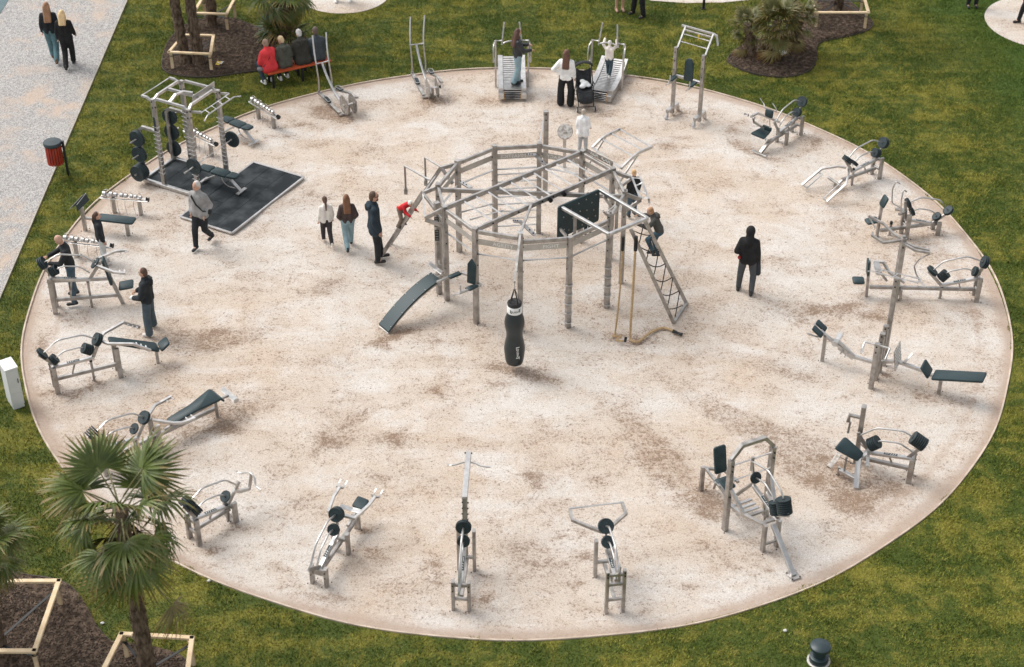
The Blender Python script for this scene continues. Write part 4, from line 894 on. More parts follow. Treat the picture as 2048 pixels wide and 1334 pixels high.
# cargo net: two rails from the cage down to a board on the sand
nl1, nr1 = G((1348, 647)), G((1373, 607)); nl0, nr0 = G((1262, 459), 2.42), G((1289, 440), 2.42)
k.beam(nl0, nl1, .045, .08, 'steel', 'net_rail'); k.beam(nr0, nr1, .045, .08, 'steel', 'net_rail'); k.beam(nl1+V((0, 0, .02)), nr1+V((0, 0, .02)), .06, .10, 'steel_bright', 'net_foot')
mat('net_black', (.012, .012, .013), .8)
def net(u_, v_): return nl0.lerp(nl1, v_).lerp(nr0.lerp(nr1, v_), u_)+V((0, 0, -.012-.10*math.sin(PI*v_)*math.sin(PI*min(1, max(0, u_)))))
NV = 6
for d_ in (1, -1):
    for q in range(-2, NV*2):
        pts = []
        for s_ in range(0, 9):
            u_ = s_/8; v_ = (q/2+(u_ if d_ > 0 else 1-u_)*2*.5)/NV*1.0
            if 0.02 <= v_ <= .98: pts.append(net(u_, v_))
        if len(pts) > 2 and q % 2 == 0: k.rod(pts, .012, 'net_black', 'net_rope', 0, 5)
for q in range(9):
    for u_ in (0, 1): k.rod([net(u_, .06+q*.11), net(.08 if u_ == 0 else .92, .06+q*.11)], .008, name='net_hook', bend=0, seg=5)
# sit up board on the near left post
g0 = V((RP[0].x, RP[0].y, 0))
tl, tr_, bl, br = G(a7(972, 757), .78), G(a7(1040, 812), .78), G(a7(585, 1137), .07), G(a7(655, 1196), .07)
vs = []; n_ = 12
for i in range(n_+1):
    t = i/n_; arch = .16*4*t*(1-t)*.75
    for P in (tl.lerp(bl, t), tr_.lerp(br, t)): vs += [P+V((0, 0, arch)), P+V((0, 0, arch-.045))]
fs = []
for i in range(n_):
    a = 4*i; b = a+4; fs += [(a, a+2, b+2, b), (a+1, b+1, b+3, a+3), (a, b, b+1, a+1), (a+2, a+3, b+3, b+2)]
fs += [(0, 1, 3, 2), (4*n_, 4*n_+2, 4*n_+3, 4*n_+1)]
bd = mesh('sit_up_board', vs, fs, M['padding'], k.r); shade_auto(bd, 40)
for i in range(5):
    t = .06+i*.22; arch = .16*4*t*(1-t)*.75
    for q in (.07, .93): MB().lathe(tl.lerp(bl, t).lerp(tr_.lerp(br, t), q)+V((0, 0, arch)), (0, 0, 1), [(.011, 0), (.009, .006)], 8).build('screw', M['steel_bright'], bd)
pts = [tl.lerp(tr_, .5).lerp(bl.lerp(br, .5), t)+V((0, 0, .16*4*t*(1-t)*.75-.075)) for t in (0, .2, .4, .6, .8, 1)]
k.bar(pts, .34, .03, 'steel', 'board_frame')
k.roller(G(a7(962, 694), .98), G(a7(1058, 768), .92), .055); k.beam(G(a7(1058, 768), .92), g0+V((0, 0, .80)), .05, name='roller_arm'); k.beam(tl.lerp(tr_, .5)+V((0, 0, -.08)), g0+V((0, 0, .70)), .06, name='board_arm')
for z in (.95, .42): k.bar([g0+V((-.10, -.09, z)), g0+V((-.16, -.05, z)), g0+V((-.16, .10, z))], .03, .04, 'steel', 'clamp')
k.rod([G(a7(980, 770), .85), G(a7(995, 765), .92), G(a7(1015, 785), .85)], .012, name='grip', bend=.02)
# dip seat between the near left posts
g1 = V((RP[1].x, RP[1].y, 0)); dv = (g1-g0).normalized(); ov = V((dv.y, -dv.x, 0))
bz = 1.0
pb_ = G(d1(457, 930), 1.08); 
k.pad([G(d1(416, 915), 1.10), G(d1(490, 935), 1.10), G(d1(498, 770), 1.62), G(d1(455, 700), 1.74), G(d1(420, 745), 1.66)], .04, name='back_pad', r=.03)
k.pad([G(d1(397, 955), 1.06), G(d1(445, 975), 1.06), G(d1(525, 935), 1.06), G(d1(480, 920), 1.06)], .05, name='arm_pad', r=.02)
k.pad([G(d1(245, 848), 1.06), G(d1(268, 868), 1.06), G(d1(370, 828), 1.06), G(d1(345, 805), 1.06)], .05, name='arm_pad', r=.02)
k.beam(G(d1(540, 935), 1.02), G(d1(350, 1005), 1.02), .05, .06, 'steel_bright', 'dip_arm'); k.rod([G(d1(350, 1005), 1.02), G(d1(295, 1025), 1.02)], .018, name='grip', bend=0); k.rod([G(d1(362, 985), 1.04), G(d1(358, 930), 1.22)], .016, name='grip', bend=0)
k.beam(G(d1(250, 865), 1.02), G(d1(150, 908), 1.02), .05, .05, 'steel_bright', 'dip_arm'); k.beam(G(d1(370, 825), 1.04), G(d1(420, 840), 1.04), .05, .06, 'steel_bright', 'dip_arm'); k.beam(G(d1(415, 838), 1.04), G(d1(540, 930), 1.02), .04, .05, 'steel', 'dip_arm')
# bag arm over the near post, tall mast at the back with its stay, balance disc
bag_g = G((1029, 738)); bag_g.z = 0
arm_e = V((bag_g.x, bag_g.y, 2.20)); k.bar([n0.lerp(n1, .40)+V((0, 0, .06)), RP[2]+V((0, 0, .10)), arm_e], .045, .05, 'steel', 'bag_arm')
k.beam(V((RP[2].x, RP[2].y-.02, 2.44)), V((RP[2].x, RP[2].y-.02, 2.5)), .12, .12, 'steel_bright', 'cap')
q0 = G((1090, 391)); k.post(q0, 2.32, .12, 'steel', 'mast', .12, .1); k.rod([V((q0.x-.05, q0.y-.04, 2.2)), RP[8]+V((0, 0, -.02))], .016, name='stay', bend=0)
for z in (2.25, 2.1): k.bolt(q0+V((0, -.065, z)), V((0, -1, 0)), .018)
dc = G((1130, 263), .95); dt = (CAM-dc).normalized(); dt = (dt+V((-.3, 0, .25))).normalized()
shade_auto(MB().lathe(dc, dt, [(.19, -.03), (.20, -.02), (.20, 0), (.19, .01)], 32).build('balance_disc', M['steel_dull'], k.r), 40)
k.beam(dc+dt*.03, dc+V((.0, -.10, -.95))+V((0, -.0, 0)), .08, .04, 'steel_bright', 'disc_arm')
# instruction plates on the near left double post
pl = G(d1(205, 900)); pl = g0+V((-.18, .26, 0)); k.post(pl, 2.36, .11, 'steel', 'post', .11, .5)
fc = V((pl.x, pl.y, 0))+V((-.01, -.075, 0))
for z0_, z1_ in ((1.78, 2.02), (1.42, 1.70)):
    o = MB().slab([fc+V((-.05, 0, z0_)), fc+V((.05, 0, z0_)), fc+V((.05, 0, z1_)), fc+V((-.05, 0, z1_))], .006, V((0, -1, 0)), .01, .001).build('info_plate', M['label_dark'], k.r)
    for q in range(4):
        z = z0_+.04+q*(z1_-z0_-.08)/3; MB().slab([fc+V((-.035, -.002, z)), fc+V((.03, -.002, z)), fc+V((.03, -.002, z+.012)), fc+V((-.035, -.002, z+.012))], .003, V((0, -1, 0)), 0, 0).build('lettering', M['steel_dull'], o)
# ------------------------------------------------------------------ punching bag
bg_ = Kit('punching_bag', 'black double bulged punching bag with white collar hanging in front of the rig', 'punching bag', bag_g)
prof = [(.02, .17), (.11, .175), (.16, .20), (.175, .27), (.19, .40), (.20, .52), (.198, .60), (.18, .72), (.158, .84), (.155, .92), (.165, 1.02), (.188, 1.14), (.192, 1.22), (.178, 1.32), (.145, 1.43), (.137, 1.47)]
prof = [(r*1.10, z) for r, z in prof]
ob = MB().lathe(bag_g, (0, 0, 1), prof, 36); mat('bag_vinyl', (.010, .017, .019), .34, 0, .5, col2=(.016, .025, .028), scale=4, var=.06); shade_auto(ob.build('bag_body', M['bag_vinyl'], bg_.r), 60)
shade_auto(MB().lathe(bag_g, (0, 0, 1), [(.150, 1.471), (.155, 1.475), (.155, 1.635), (.150, 1.64)], 36).build('collar', M['white_paint'], bg_.r), 50)
mat('bag_black', (.012, .012, .013), .6, bump=.6, bscale=30); shade_auto(MB().lathe(bag_g, (0, 0, 1), [(.148, 1.641), (.150, 1.70), (.13, 1.72), (.10, 1.705), (.02, 1.70)], 24).build('bag_top', M['bag_black'], bg_.r), 60)
for t in (.3, 2.2, 3.5, 5.4):
    p = bag_g+V((math.cos(t)*.125, math.sin(t)*.125, 1.66)); bg_.beam(p, bag_g+V((math.cos(t)*.012, math.sin(t)*.012, 2.02)), .03, .006, 'black', 'strap')
bg_.rod([bag_g+V((0, 0, 2.0)), bag_g+V((0, 0, 2.17))], .012, 'steel_bright', 'swivel_hook', 0)
def wrap(o, r0, cen):
    """bend flat lettering round the bag"""
    for v in o.data.vertices:
        x, y, z = v.co; a = x/r0-PI/2+.0; rr_ = r0+y; v.co = (math.cos(a)*rr_+cen.x, math.sin(a)*rr_+cen.y, z)
I4 = Matrix(((1, 0, 0, 0), (0, 0, -1, 0), (0, 1, 0, 0), (0, 0, 0, 1)))       # letters stand up in xz
def bag_text(s_, size, x, z, r0, m, turn=False, sq=1.0):
    T = Matrix.Translation((x, 0, z)) @ (Matrix.Rotation(PI/2, 4, 'Y') if turn else Matrix.Identity(4)) @ I4 @ Matrix.Diagonal((1.15, sq, 1, 1))
    o = text_mesh(s_, size, bg_.r, T, m, .0025); 
    me = o.data; bm = bmesh.new(); bm.from_mesh(me); bmesh.ops.subdivide_edges(bm, edges=[e for e in bm.edges if e.calc_length() > .03], cuts=2); bm.to_mesh(me); bm.free()
    wrap(o, r0, V((0, 0, 0))); return o
bag_text('QUINC', .062, .015, 1.555, .157, M['black']); bag_text('L', .10, -.075, 1.555, .1575, M['black'], sq=1.1); bag_text('T', .10, .115, 1.57, .1575, M['black'])
bag_text('QUINC', .066, .065, .56, .2215, M['letter'], True); bag_text('L', .11, .065, .685, .2075, M['letter'], True); bag_text('T', .11, .065, .435, .2155, M['letter'], True)
# ------------------------------------------------------------------ two climbing ropes
def twist_rope(name, label, pts, r, grp):
    kk = thing(name, label, 'rope', (pts[0].x, pts[0].y, 0), grp)
    # resample and lay three strands
    P = [pts[0]]
    for a_, b_ in zip(pts[:-1], pts[1:]):
        n_ = max(1, int((b_-a_).length/.03)); P += [a_.lerp(b_, (i+1)/n_) for i in range(n_)]
    for s_ in range(3):
        out = []
        for i, p in enumerate(P):
            d = (P[min(i+1, len(P)-1)]-P[max(i-1, 0)]).normalized(); x, y, _ = basis(d, V((.3, .2, .93))); t = i*.03*2*PI/.16+s_*2*PI/3
            out.append(p+x*(math.cos(t)*r*.5)+y*(math.sin(t)*r*.5))
        shade_auto(MB().tube(out, r*.62, 6).build('strand', M['rope'], kk), 60)
    return kk
def spline(pts, n=8):
    out = []; m = len(pts)
    for i in range(m-1):
        p0, p1, p2, p3 = pts[max(i-1, 0)], pts[i], pts[i+1], pts[min(i+2, m-1)]
        for j in range(n):
            t = j/n; out.append(.5*((2*p1)+(p2-p0)*t+(2*p0-5*p1+4*p2-p3)*t*t+(3*p1-p0-3*p2+p3)*t**3))
    return out+[pts[-1]]
r1g = G((1231, 664)); r1t = G((1245, 497), 2.08)
kk = twist_rope('climbing_rope', 'tan twisted rope hanging down the post and heaped in a knot at its foot', spline([r1t, r1t.lerp(r1g, .5)+V((.02, 0, .02)), r1g+V((0, 0, .05)), G((1226, 672), .05), G((1242, 672), .07), G((1232, 680), .06), G((1250, 682), .05)]), .021, 'climbing ropes')
MB().tube([r1t+V((0, 0, -.05)), r1t+V((.005, .0, .28))], .032, 10).build('handle_sleeve', M['black'], kk); MB().tube([G((1250, 684), .06), G((1252, 674), .16)], .03, 10).build('handle_sleeve', M['black'], kk)
r2g = G((1260, 678)); r2t = G((1271, 497), 2.08); r2t2 = V((r2t.x, r2t.y, r2t.z))
kk = twist_rope('climbing_rope', 'tan twisted rope hanging from the cage and snaking right across the sand', spline([r2t2, r2t2.lerp(r2g, .5)+V((0, 0, .02)), r2g+V((0, 0, .12)), G((1264, 682), .04), G((1278, 682), .035), G((1296, 668), .035), G((1318, 657), .035), G((1334, 657), .035), G((1348, 663), .035)]), .028, 'climbing ropes')
MB().tube([r2t2+V((0, 0, -.05)), r2t2+V((0, 0, .30))], .04, 10).build('handle_sleeve', M['black'], kk); MB().tube([G((1346, 662), .035), G((1364, 669), .035)], .04, 10).build('handle_sleeve', M['black'], kk)
# ------------------------------------------------------------------ half rack on its rubber platform
F = Frame(a6(485, 1130), a6(860, 1250)); ANG = math.atan2(F.u.y, F.u.x)
k = Kit('lifting_platform', 'black rubber tiled platform with pale steel edging under the rack', 'gym platform', F.P(.75, 1.5, 0))
mat('rubber_tile', (.012, .017, .020), .8, 0, .25, col2=(.075, .083, .088), scale=2.2, bump=.3, bscale=90, contrast=(.42, .78))
def tiles(u0, u1, v0, v1, nu, nv, off):
    du, dv = (u1-u0)/nu, (v1-v0)/nv
    for i in range(nu):
        cuts = [v0+dv*(j+(off if i % 2 else 0)) for j in range(nv+1)]; cuts = [v0]+[c for c in cuts if v0+.08 < c < v1-.08]+[v1]
        for a, b in zip(cuts[:-1], cuts[1:]):
            g = .0035; z = .032+random.uniform(-.002, .002)
            MB().slab([F.P(u0+du*i+g, a+g, z), F.P(u0+du*(i+1)-g, a+g, z), F.P(u0+du*(i+1)-g, b-g, z), F.P(u0+du*i+g, b-g, z)], .05, V((0, 0, 1)), 0, .004).build('rubber_tile', M['rubber_tile'], k.r)
random.seed(3)
tiles(.02, 1.5, .02, 2.93, 3, 3, .5); tiles(-1.78, .01, .95, 2.10, 4, 1, 0)
for a, b in (((0, 0), (1.52, 0)), ((1.52, 0), (1.52, 2.95)), ((1.52, 2.95), (0.0, 2.95)), ((0.0, 2.95), (0.0, 2.16)), ((0, 0), (0, .88))):
    k.beam(F.P(a[0], a[1], .02), F.P(b[0], b[1], .02), .05, .05, 'steel_bright', 'edging')
k = Kit('power_rack', 'tall four post steel rack with spiral pegs and pull up bars on the black platform', 'weight rack', F.P(-.7, 1.5, 0))
for a, b in (((-1.83, .92), (.02, .92)), ((-1.83, 2.12), (.02, 2.12)), ((-1.83, .95), (-1.83, 2.09))): k.beam(F.P(*a, .05), F.P(*b, .05), .09, .09, 'steel_bright', 'base_rail')
PS = [(-1.22, .95), (-.17, .95), (-.15, 2.05), (-1.21, 2.02)]
for u_, v_ in PS:
    k.post(F.P(u_, v_, 0), 2.42, .10, 'steel', 'post', .10, ANG, z0=.04)
    sv = -1 if v_ < 1.5 else 1
    for z in (2.36, 2.2):
        k.bolt(F.P(u_+.052, v_, z), F.u, .018); k.bolt(F.P(u_, v_-.052, z), -F.v, .018)
    for q in range(12):   # J shaped rack pegs up the post
        z = .42+q*.115; k.rod([F.P(u_-.075, v_-.06, z+.01), F.P(u_+.06, v_-.065, z-.005), F.P(u_+.10, v_-.055, z), F.P(u_+.105, v_-.02, z+.035)], .010, 'steel_bright', 'rack_peg', .02, 6)
k.bar([F.P(-1.22, .95, 2.36), F.P(-1.17, 1.10, 2.48), F.P(-1.17, 1.86, 2.48), F.P(-1.21, 2.02, 2.36)], .05, .06, name='top_bar'); k.bar([F.P(-.17, .95, 2.36), F.P(-.19, 1.10, 2.46), F.P(-.19, 1.90, 2.46), F.P(-.15, 2.05, 2.36)], .05, .06, name='top_bar')
k.bar([F.P(-1.22, .95, 2.34), F.P(-1.10, .95, 2.44), F.P(-.30, .95, 2.44), F.P(-.17, .95, 2.34)], .05, .06, name='top_bar'); k.bar([F.P(-1.21, 2.02, 2.34), F.P(-1.08, 2.02, 2.44), F.P(-.28, 2.04, 2.44), F.P(-.15, 2.05, 2.34)], .05, .06, name='top_bar')
k.bar([F.P(-1.17, 1.45, 2.47), F.P(-.19, 1.5, 2.45)], .05, .07, name='top_bar'); k.bar([F.P(-.75, .98, 2.42), F.P(-.72, 1.2, 2.54), F.P(-.66, 1.42, 2.54), F.P(-.45, 1.5, 2.52)], .07, .04, name='ring_hanger')
for v_, q in ((.95, 0), (2.0, 1)): k.bar([F.P(-1.24, v_, 2.34), F.P(-1.40, v_, 2.42), F.P(-1.55, v_, 2.42)], .05, .05, name='bracket')
k.rod([F.P(-1.55, .93, 2.42), F.P(-1.55, 2.02, 2.42)], .018, name='pull_up_bar', bend=0)
MB().slab([F.P(-.30, 1.30, 2.42), F.P(-.30, 2.16, 2.42), F.P(-.30, 2.16, 2.56), F.P(-.30, 1.30, 2.56)], .012, F.u, 0, .002).build('sign_panel', M['panel_steel'], k.r)
for v_ in (1.03, 2.08): k.bar([F.P(-.12, v_, 2.32), F.P(.15, v_, 2.38)], .05, .05, name='bracket')
k.rod([F.P(.42, .78, 2.34), F.P(.36, 1.0, 2.38), F.P(.36, 2.02, 2.38), F.P(.46, 2.16, 2.36)], .017, name='pull_up_bar', bend=.03); k.rod([F.P(.16, 1.0, 2.38), F.P(.16, 2.1, 2.38)], .017, name='pull_up_bar', bend=0)
for v_ in (1.12, 1.36, 1.62, 1.9): k.rod([F.P(.16, v_+.04, 2.38), F.P(.36, v_-.03, 2.38)], .015, name='grip', bend=0)
for v_ in (.98, 2.05):
    k.bar([F.P(-1.26, v_, 1.52), F.P(-1.70, v_, 1.52), F.P(-1.83, v_, 1.40), F.P(-1.83, v_, .06)], .07, .07, 'steel', name='storage_column')
    sv = -1 if v_ < 1.5 else 1
    for z in (1.22, .78, .32): k.rod([F.P(-1.83, v_+sv*.02, z), F.P(-1.83, v_+sv*.36, z)], .022, name='storage_peg', bend=0)
MB().slab([F.P(-1.25, .893, 1.55), F.P(-1.19, .893, 1.55), F.P(-1.19, .893, 1.95), F.P(-1.25, .893, 1.95)], .006, -F.v, 0, .001).build('info_plate', M['label_dark'], k.r)
def loose_plate(c, d, r, t, label):
    o = plate(None, c, d, r, t); tag(o, label, 'weight plate', 'weight plates stored on the rack'); return o
for z, n_, w_ in ((1.22, 2, 'topmost'), (.78, 2, 'middle'), (.32, 5, 'bottom')):
    for i in range(n_):
        lab = {('topmost', 0): 'black weight plate on the top peg of the near storage column, inner one', ('topmost', 1): 'black weight plate on the top peg of the near storage column, outer one', ('middle', 0): 'black weight plate on the middle peg of the near storage column, inner one', ('middle', 1): 'black weight plate on the middle peg of the near storage column, outer one'}.get((w_, i), 'black weight plate number %s out along the lowest near storage peg, largest stack' % ['first', 'second', 'third', 'fourth', 'fifth'][i])
        loose_plate(F.P(-1.83, .98-.07-i*.05, z), F.v, .21, .045, lab.replace('number ', ''))
for z, w_ in ((1.22, 'top'), (.78, 'middle'), (.32, 'lowest')):
    for i in range(2): loose_plate(F.P(-1.83, 2.05+.07+i*.05, z), F.v, .21, .045, 'black weight plate on the %s far storage peg behind the rack, %s one' % (w_, ('inner', 'outer')[i]))
k = Kit('barbell', 'loaded barbell resting across the rack pegs with one black plate per side', 'barbell', F.P(-.06, 1.5, 0))
k.rod([F.P(-.05, .75, 1.0), F.P(-.05, 2.28, 1.0)], .015, name='shaft', bend=0); k.rod([F.P(-.05, .40, 1.0), F.P(-.05, .80, 1.0)], .026, name='sleeve', bend=0); k.rod([F.P(-.05, 2.23, 1.0), F.P(-.05, 2.60, 1.0)], .026, name='sleeve', bend=0)
for v_ in (.76, 2.27): plate(k.r, F.P(-.05, v_, 1.0), F.v, .215, .05)
def adj_bench(name, label, FF, L):
    k = Kit(name, label, 'weight bench', FF.P(0, 0, 0), 'adjustable weight benches')
    k.pad([FF.P(-L*.5, -.10, .46), FF.P(-L*.18, -.14, .46), FF.P(-L*.18, .14, .46), FF.P(-L*.5, .10, .46)], .06, name='back_pad'); k.pad([FF.P(-L*.17, -.14, .46), FF.P(L*.24, -.14, .46), FF.P(L*.24, .14, .46), FF.P(-L*.17, .14, .46)], .06, name='back_pad'); k.pad([FF.P(L*.25, -.14, .46), FF.P(L*.5, -.10, .48), FF.P(L*.5, .10, .48), FF.P(L*.25, .14, .46)], .06, name='seat_pad')
    k.beam(FF.P(-L*.4, 0, .36), FF.P(L*.35, 0, .36), .06, .05, 'steel_bright', 'spine'); k.beam(FF.P(L*.22, 0, .36), FF.P(L*.55, 0, .05), .09, .05, 'steel_bright', 'leg'); k.beam(FF.P(L*.55, -.17, .06), FF.P(L*.55, .17, .06), .09, .03, 'steel_bright', 'foot')
    k.beam(FF.P(-L*.05, 0, .34), FF.P(-L*.46, .0, .05), .06, .05, 'steel_bright', 'leg'); k.beam(FF.P(-L*.46, -.14, .055), FF.P(-L*.46, .14, .055), .07, .03, 'steel_bright', 'foot')
    k.rod([FF.P(L*.02, 0, .34), FF.P(L*.06, 0, .18), FF.P(L*.2, 0, .08), FF.P(L*.4, 0, .10)], .012, 'steel', 'adjusting_arc', .08)
adj_bench('adjustable_bench', 'dark adjustable weight bench standing on the platform under the barbell', Frame.__new__(Frame), 1.1) if False else None
FB = shift(F, .03, 1.57); FB.o.z = .03; adj_bench('adjustable_bench', 'dark adjustable weight bench standing on the platform under the barbell', FB, 1.12)
FB = Frame.__new__(Frame); FB.o = V((-7.13, 6.86, 0)); FB.u = V((.80, -.60, 0)).normalized(); FB.v = V((-FB.u.y, FB.u.x, 0)); adj_bench('adjustable_bench', 'dark adjustable weight bench on the sand behind the rack', FB, 1.02)
# ------------------------------------------------------------------ dumbbell racks
def db_rack(A, B, z, lab, where, n=4, flip=False):
    A = A.copy(); B = B.copy(); A.z = B.z = 0; d = (B-A).normalized(); nn = V((-d.y, d.x, 0)); L = (B-A).length; zz = V((0, 0, 1))
    k = Kit('dumbbell_rack', lab, 'dumbbell rack', (A+B)/2, 'low dumbbell racks')
    for t in (.25, .80): k.post(A+d*(L*t), z-.02, .07, 'steel', 'leg', .10, math.atan2(d.y, d.x))
    for s_ in (-.055, .055): k.rod([A+zz*z+nn*s_, B+zz*z+nn*s_], .028, 'steel_bright', 'rail', 0, 10)
    for t in (.22, .36, .52, .7): k.rod([A+d*(L*t)+zz*z+nn*-.06, A+d*(L*t)+zz*(z-.14)+nn*-.10, A+d*(L*t+.05)+zz*(.02)+nn*-.14], .005, 'steel_dull', 'tether_cable', .03, 5)
    k.roller(B+zz*(z+.02)-d*.05, B+zz*(z+.02)+d*.01, .06, 'black', 'end_stop')
    sizes = [.062, .056, .05, .043, .038][:n]; x = .06
    names = ['largest', 'second largest', 'third largest', 'smallest'] if n == 4 else ['largest', 'second largest', 'middle sized', 'second smallest', 'smallest']
    for i, r_ in enumerate(sizes):
        ln = .25-.02*i; c = A+d*(x+ln/2)+zz*(z+.03+r_); x += ln+.03
        if x > L-.04: break
        q = Kit('dumbbell', '%s chrome dumbbell on %s' % (names[i], where), 'dumbbell', c)
        q.r.location = c
        for s_ in (-1, 1): shade_auto(MB().lathe(c+d*(s_*ln*.33), d, [(r_*.85, -ln*.165), (r_, -ln*.15), (r_, ln*.15), (r_*.85, ln*.165)], 14).build('head', M['steel_bright'], q.r), 40)
        shade_auto(MB().tube([c-d*ln*.3, c+d*ln*.3], .030, 10).build('handle', M['steel'], q.r), 40)
        pts = [c+d*(ln*.42*math.cos(t))+zz*(r_+.01+.05*math.sin(t)) for t in [PI*j/6 for j in range(7)]]
        shade_auto(MB().tube(pts, .006, 5).build('cable_loop', M['steel'], q.r), 60)
db_rack(G(a6(1005, 262), .40), G(a6(1212, 388), .40), .38, 'low dumbbell rack on the sand nearest the orange bench', 'the rack nearest the orange bench')
db_rack(G(a6(520, 475), .40), G(a6(752, 588), .40), .38, 'low dumbbell rack half hidden behind the four post rack', 'the rack behind the four posts')
db_rack(G(a5(545, 222), .42), G(a5(890, 250), .42), .40, 'low dumbbell rack on the sand beside the platform, next to the grass', 'the rack between platform and flat bench', 5)
db_rack(G(a5(265, 538), .42), G(a5(632, 582), .42), .40, 'low dumbbell rack behind the person in black jacket and pale trousers', 'the rack behind the person in pale trousers', 5)
# ------------------------------------------------------------------ flat bench with instruction board
k = Kit('flat_bench', 'flat dark workout bench with angled instruction board on a post at its end', 'bench', G(a5(600, 480)))
A, B = V((-10.16, 2.44, 0)), V((-9.06, 2.22, 0)); d = (B-A).normalized(); nn = V((-d.y, d.x, 0)); zz = V((0, 0, 1))
k.post(A, .62, .08, 'steel', 'post', .08, math.atan2(d.y, d.x)); k.post(B-d*.05, .34, .08, 'steel', 'leg', .08, math.atan2(d.y, d.x)); k.beam(A+zz*.34, B+zz*.34, .06, .06, 'steel', 'spine')
k.pad([A+d*.36+zz*.43-nn*.14, B+d*.16+zz*.43-nn*.14, B+d*.16+zz*.43+nn*.14, A+d*.36+zz*.43+nn*.14], .05, name='bench_pad')
k.beam(A+zz*.6, A+zz*.86, .05, name='post')
p = [G(a5(*q), z) for q, z in (((372, 285), 1.05), ((440, 200), 1.32), ((465, 222), 1.26), ((372, 335), .92))]
p = [G(a5(370, 290), 1.08), G(a5(378, 335), .92), G(a5(465, 255), 1.05), G(a5(440, 202), 1.24)]
k.pad(p, .02, 'label_dark', 'instruction_board', .01); p2 = [G(a5(322, 318), 1.06), G(a5(372, 285), 1.09), G(a5(440, 201), 1.25), G(a5(400, 235), 1.22)]
k.pad(p2, .02, 'label_dark', 'instruction_board', .01)
a_, b_ = p[0].lerp(p[3], .04), p[3]; k.beam(a_+V((0, -.012, .004)), b_+V((0, -.012, .004)), .012, .012, 'white_paint', 'title_strip')
# ------------------------------------------------------------------ two cross trainers
def elliptical(FF, label):
    k = Kit('cross_trainer', label, 'cross trainer', FF.P(.6, -.15, 0), 'cross trainers on the far rim'); P = FF.P
    for v_ in (-.07, -.32):
        shade_auto(MB().lathe(P(.02, v_, .30), FF.v, [(.27, -.008), (.275, 0), (.27, .008)], 36).build('flywheel', M['steel_dull'], k.r), 40)
    k.roller(P(.02, -.36, .30), P(.02, -.03, .30), .03, 'steel_bright', 'axle'); k.roller(P(.02, -.32, .30), P(.02, -.42, .30), .05, 'black', 'hub'); k.beam(P(.02, -.20, .30), P(.02, -.20, .0), .06, .08, name='stand')
    k.bar([P(.10, .03, .06), P(1.28, .10, .14)], .09, .05, 'steel', name='pedal_beam'); k.bar([P(.02, -.46, .42), P(.5, -.44, .36), P(1.26, -.28, .16)], .07, .05, 'steel', name='pedal_beam')
    for c_, tilt in ((P(.80, .07, .155), .05), (P(.95, -.36, .30), -.18)):
        q = [c_+FF.u*a+FF.v*b+V((0, 0, a*tilt)) for a, b in ((-.17, -.06), (.17, -.06), (.17, .06), (-.17, .06))]; k.pad(q, .03, 'rubber', 'pedal', .06); k.rod([q[0]+V((0, 0, .03)), q[1]+V((0, 0, .03)), q[2]+V((0, 0, .03)), q[3]+V((0, 0, .03)), q[0]+V((0, 0, .03))], .008, 'steel_bright', 'pedal_rim', .04, 6)
    for v0, v1, v2 in ((.10, .13, .03), (-.27, -.23, -.36)):
        k.rod([P(1.27, v0, .15), P(1.22, v0, .45), P(1.26, v1, 1.0), P(1.46, (v1+v2)/2, 1.36), P(1.60, v2, 1.66)], .023, name='pole', bend=.2); k.roller(P(1.27, v0, .10), P(1.27, v0, .20), .035, 'steel', 'joint')
    k.rod([P(1.26, .15, 1.0), P(1.26, -.25, 1.0)], .026, name='cross_bar', bend=0)
    k.rod([P(1.26, -.04, 1.0), P(1.08, -.06, .72), P(.72, -.10, .38), P(.28, -.16, .16), P(.05, -.18, .06)], .035, name='column', bend=.25)
    k.beam(P(.06, .08, .03), P(.06, -.30, .03), .07, .05, 'steel_bright', 'foot')
elliptical(Frame(a2(1140, 930), a2(950, 740)), 'cross trainer with two steel discs in front of the orange bench')
elliptical(Frame(a2(1803, 790), a2(1712, 590)), 'cross trainer with two steel discs between the orange bench and the treadmills')
